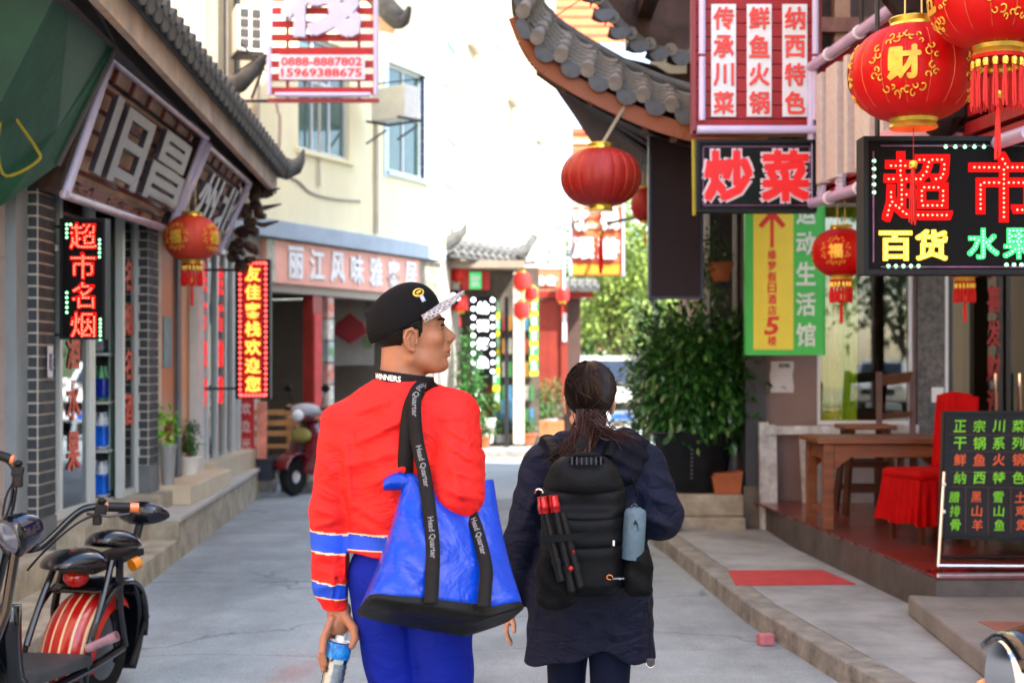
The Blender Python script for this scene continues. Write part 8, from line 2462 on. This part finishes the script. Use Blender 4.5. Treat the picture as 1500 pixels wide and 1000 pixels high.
def jeans_sdf(p):
    d = ell(p, (0, 0, .82), (.15, .11, .11))
    d = smin(d, chain(p, [(-.07, 0, .80), (-.075, .06, .45), (-.075, .02, .12)], [.085, .062, .05], .02), .03)
    d = smin(d, chain(p, [(.062, 0, .80), (.06, -.02, .45), (.06, -.06, .12)], [.085, .062, .05], .02), .015)
    d = d - folds(p, [((-.14, .66), (-.02, .62), .012, .004), ((-.02, .8), (-.008, .4), .01, -.006), ((.0, .6), (.12, .63), .012, .004), ((-.13, .46), (-.02, .44), .01, .005), ((.0, .47), (.12, .45), .01, .005)])
    return smax(smax(d, .09 - p[..., 2], .004), p[..., 2] - .9, .01)
sdf_obj('jeans', jeans_sdf, (-.18, -.16, .07), (.18, .16, .93), .0048, jeans, wom)
shoe_me = [o for o in man.children if o.name.startswith('shoe')]
for x, y_ in ((-.075, .05), (.06, -.02)): link('shoe', bpy.data.meshes['shoe'], wom, loc=(x, y_, 0))
# hair: skull cap of dark brown hair plus ponytail
hair_w = M('dark_brown_hair', (.008, .0045, .004), .6, var=.5, scale=60, stretch=(1, 1, .08), bump=.3, bscale=120)
hair_r = M('reddish_hair_ends', (.045, .013, .008), .55, var=.5, scale=70, stretch=(1, 1, .1))
def hair_sdf(p):
    q = rotp(p, WHC, WHM)
    d = ell(q, (-.018, 0, .052), (.100, .084, .094))
    a = np.arctan2(q[..., 1], q[..., 2] + .02)
    d = d + .0014 * np.sin(a * 90 + q[..., 0] * 60)
    low = np.where(q[..., 0] < -.01, -.062 + .0 * q[..., 0], .01)
    d = smax(d, low - q[..., 2], .012)
    d = smax(d, q[..., 0] - .055, .01)
    d = smin(d, ell(q, (-.075, 0, -.045), (.035, .045, .045)), .03)
    # ponytail core
    pt_ = [tuple(Vector(Ww(862, 628, 4.54))), tuple(Vector(Ww(850, 655, 4.50))), tuple(Vector(Ww(838, 690, 4.46))), tuple(Vector(Ww(830, 722, 4.45)))]
    d = smin(d, chain(p, pt_, [.034, .034, .022, .005], .02), .02)
    return d
sdf_obj('hair', hair_sdf, (-.15, -.24, 1.08), (.12, .12, 1.58), .0036, hair_w, wom)
st_ = MB(); rg = np.random.default_rng(12)
for k in range(170):
    s_ = Vector(Ww(862 + rg.normal() * 12, 612 + rg.uniform(-14, 22), 4.535 - abs(rg.normal()) * .01))
    if k % 5 < 3:
        e = Vector(Ww(833 + rg.normal() * 13, 712 + rg.normal() * 22, 4.43)); mid = Vector(Ww(848 + rg.normal() * 10, 662, 4.46))
    elif k % 5 == 3:
        e = Vector(Ww(925 + rg.normal() * 22, 640 + rg.normal() * 10, 4.50)); mid = Vector(Ww(892 + rg.normal() * 8, 632 + rg.normal() * 5, 4.49))
    else:
        e = Vector(Ww(808 + rg.normal() * 14, 668 + rg.normal() * 14, 4.48)); mid = Vector(Ww(838 + rg.normal() * 6, 648 + rg.normal() * 5, 4.48))
    st_.tube(smooth_pts([s_, mid, e], 4), [.0022, .0022, .002, .002, .0018, .0016, .0013, .001, .0005], 3, cap=False)
st_.build('hair_strands', hair_r, wom, kind='stuff', smooth=True)
st_ = MB()
for k in range(420):      # fine strands combed from the crown to the tie, following the skull
    a0 = rg.uniform(-2.2, 2.2); r_ = 1.012 + rg.uniform(0, .035) ** 1.0 * (.4 if k % 6 else 1.4)
    pts = []
    for m_ in range(9):
        t_ = m_ / 8
        el = R(80) - t_ * R(128)
        a_ = a0 * (1 - t_ ** 1.6 * .85) + rg.normal() * .015
        q = Vector((-math.cos(el) * math.cos(a_) * .100 - .018, math.cos(el) * math.sin(a_) * .084, math.sin(el) * .094 + .052))
        pts.append(WHC + WHM @ Vector((q.x * r_, q.y * r_, .052 + (q.z - .052) * r_)))
    st_.tube(pts, .0011, 3, cap=False)
st_.build('combed_strands', M('hair_shine', (.03, .02, .017), .38, var=.3, scale=40), wom, kind='stuff', smooth=True)
st_ = MB()
for k in range(40):       # loose flyaway hairs
    a_ = rg.uniform(-1.6, 1.6); el = rg.uniform(-.3, 1.3)
    d_ = WHM @ Vector((-math.cos(el) * math.cos(a_), math.cos(el) * math.sin(a_), math.sin(el)))
    s_ = WHC + WHM @ Vector((-.018, 0, .052)) + Vector((d_.x * .086, d_.y * .1, d_.z * .095))
    st_.tube(smooth_pts([s_, s_ + d_ * .012 + Vector((rg.normal() * .012, 0, -.008)), s_ + d_ * .016 + Vector((rg.normal() * .03, 0, -.035))], 3), .0006, 3, cap=False)
st_.build('flyaway_hairs', hair_r, wom, kind='stuff', smooth=True)
MB().lathe([(.032, -.008), (.037, 0), (.032, .008)], 16, Ww(859, 632, 4.53), rot3(.3, -.2, 0)).build('hair_tie', blackp, wom, smooth=True)

# backpack
bk = thing('backpack', 'black padded camera backpack on the woman’s back with small orange logo', 'backpack', tuple(P(855, 775, 4.40)))
rk = Vector(bk.location)
def K(x, y, D=4.32): return tuple(P(x, y, D) - rk)
bkm = M('black_nylon', (.005, .0065, .009), .6, var=.25, scale=12, bump=.12, bscale=260)
def pack_sdf(p):
    x, y_, z = p[..., 0], p[..., 1], p[..., 2]
    q = p.copy(); q[..., 0] = x * (1 + .35 * np.clip((z - .12) / .1, 0, 1))
    d = rbox(q, (.0, .02, .01), (.130, .085, .215), .055)
    d = smin(d, rbox(p, (.0, -.055, -.06), (.10, .035, .125), .03), .02)
    for zc in (.115, .035, -.05):
        dz = np.abs(z - zc - .10 * x * x * 8)
        d = d + .005 * np.exp(-(dz / .004) ** 2) - .003 * np.exp(-((dz - .02) / .015) ** 2)
    d = smin(d, ell(p, (-.0, -.03, .15), (.085, .055, .055)), .02)
    return d
sdf_obj('pack_body', pack_sdf, (-.17, -.14, -.25), (.17, .14, .27), .0042, bkm, bk)
MB().tube(smooth_pts([Vector(K(836, 677, 4.36)), Vector(K(842, 668, 4.34)), Vector(K(858, 665, 4.33)), Vector(K(876, 668, 4.34)), Vector(K(882, 677, 4.36))]), .009, 8).build('top_handle', bkm, bk, smooth=True)
for k in range(7): MB().box(K(838 + k * 7, 675, 4.325), (.007, .008, .024)).build('handle_rib', M('handle_rib', (.03, .04, .055), .5), bk, bevel=.002)
# logo
MB().tube([Vector(K(893 + 4.2 * math.cos(t), 845 + 3.4 * math.sin(t), 4.268)) for t in [R(60) + k * R(290) / 12 for k in range(13)]], .0016, 6).build('logo_mark', M('logo_orange', (.7, .25, .05), .5), bk)
t = MB(); put_text(t, 'Lowepro', K(906, 847, 4.268), .02, fit=(.034, .010), bold=.02); t.build('lettering', M('logo_grey', (.4, .42, .45), .5), bk)
# side pocket, tripod pouch, straps
def pocket_sdf(p): return rbox(p, K(934, 838, 4.37), (.044, .045, .075), .03) - .004 * np.sin(p[..., 2] * 80 + p[..., 0] * 50)
def pouch_sdf(p): return rbox(p, K(815, 850, 4.34), (.060, .05, .085), .035) - .004 * np.sin(p[..., 2] * 80 + p[..., 0] * 50)
for nm_, f_ in (('side_pocket', pocket_sdf), ('tripod_pouch', pouch_sdf)): sdf_obj(nm_, f_, (-.24, -.14, -.24), (.24, .12, .05), .0044, M('mesh_pocket', (.004, .0045, .006), .75, var=.4, scale=30, bump=.2, bscale=150), bk)
for a, b in (((925, 700, 4.40), (935, 775, 4.36)), ((800, 700, 4.42), (792, 790, 4.40))):
    MB().tube(smooth_pts([Vector(K(*a)), (Vector(K(*a)) + Vector(K(*b))) / 2 + Vector((.012, 0, 0)), Vector(K(*b))]), .006, 6, squash=.4).build('compression_strap', bkm, bk, smooth=True)
for s in (-1, 1):
    MB().tube(smooth_pts([Vector((s * .075, .08, .22)), Vector((s * .10, .17, .27)), Vector((s * .115, .30, .22)), Vector((s * .12, .36, .05)), Vector((s * .13, .30, -.12)), Vector((s * .11, .1, -.15))]), [.02] * 12 + [.012] * 14, 8, squash=.4).build('shoulder_strap', bkm, bk, smooth=True)
MB().box(K(899, 795, 4.262), (.006, .006, .016)).build('zip_puller', M('white_print'), bk)
MB().tube([Vector(K(948, 880, 4.45)), Vector(K(952, 925, 4.45)), Vector(K(952, 955, 4.45))], .004, 5, squash=.4).build('hanging_strap', bkm, bk)
hb = MB().box(K(953, 970, 4.45), (.026, .008, .028)).build('buckle', M('dark_buckle', (.06, .06, .065), .4), bk, bevel=.004)
MB().tube([Vector(K(953 + 6 * math.cos(t), 971 + 6 * math.sin(t), 4.44)) for t in np.linspace(.4, 3.2, 8)], .0012, 5).build('buckle_ring', M('white_print'), bk)
sb_ = thing('soft_bottle', 'grey blue padded bottle in the right side pocket of the backpack', 'bottle', tuple(P(929, 775, 4.35)))
MB().lathe([(.001, .072), (.012, .070), (.030, .060), (.034, .05), (.035, .0), (.034, -.09), (.001, -.095)], 24, (0, 0, 0), rot3(.05, .06, 0)).build('bottle_body', M('grey_blue_cloth', (.11, .17, .21), .6, var=.25, scale=14, bump=.2, bscale=60), sb_, smooth=True)
MB().prism([(-.006, .02), (.008, .02), (.010, .0), (.0, .035)], -.040, -.034).build('black_tag', blackp, sb_)
MB().tube(smooth_pts([Vector((-.012, -.01, .066)), Vector((0, -.012, .078)), Vector((.014, -.01, .064))]), .004, 6).build('carry_loop', M('navy_gloss'), sb_)
tri = thing('tripod', 'folded black tripod with red leg locks strapped to the left of the backpack', 'tripod', tuple(P(815, 780, 4.28)))
rt3 = Vector(tri.location)
def T(x, y, D=4.27): return P(x, y, D) - rt3
for (a, b) in (((797, 745), (822, 850)), ((812, 742), (838, 865)), ((823, 750), (850, 858))):
    p0, p1 = T(*a), T(*b)
    o = MB().tube([p0, p1], .0135, 10).build('leg', M('tripod_black', (.02, .02, .022), .35), tri, smooth=True)
    MB().tube([p0 * .3 + p1 * .7, p0 * .22 + p1 * .78], .0165, 10).build('collar', M('tripod_black'), o)
for (x, y, c_, w_) in ((797, 737, 'red_lock', .0165), (813, 735, 'red_lock', .0165)):
    a = T(x, y + 14, 4.265); b = T(x - 3, y - 10, 4.265)
    MB().tube([a, a * .8 + b * .2, a * .75 + b * .25, a * .5 + b * .5, a * .45 + b * .55, b], [w_, w_, w_ * 1.12, w_ * 1.12, w_, w_ * .95], 14).build('red_lock', M('red_anodised', (.42, .012, .015), .3, .5, var=.2, scale=40, coat=.4), tri, smooth=True)
MB().ball(T(836, 832, 4.25), .009, 10).ball(T(840, 808, 4.25), .005, 8).build('red_knob', M('red_anodised'), tri)
MB().tube([T(789, 722, 4.28) + Vector((.012 * math.cos(t), 0, .012 * math.sin(t))) for t in np.linspace(0, PI, 8)], .003, 6).build('steel_ring', chrome, tri)
MB().bar(T(790, 790, 4.25), T(860, 785, 4.25), .006, .022).build('holding_strap', bkm, tri)
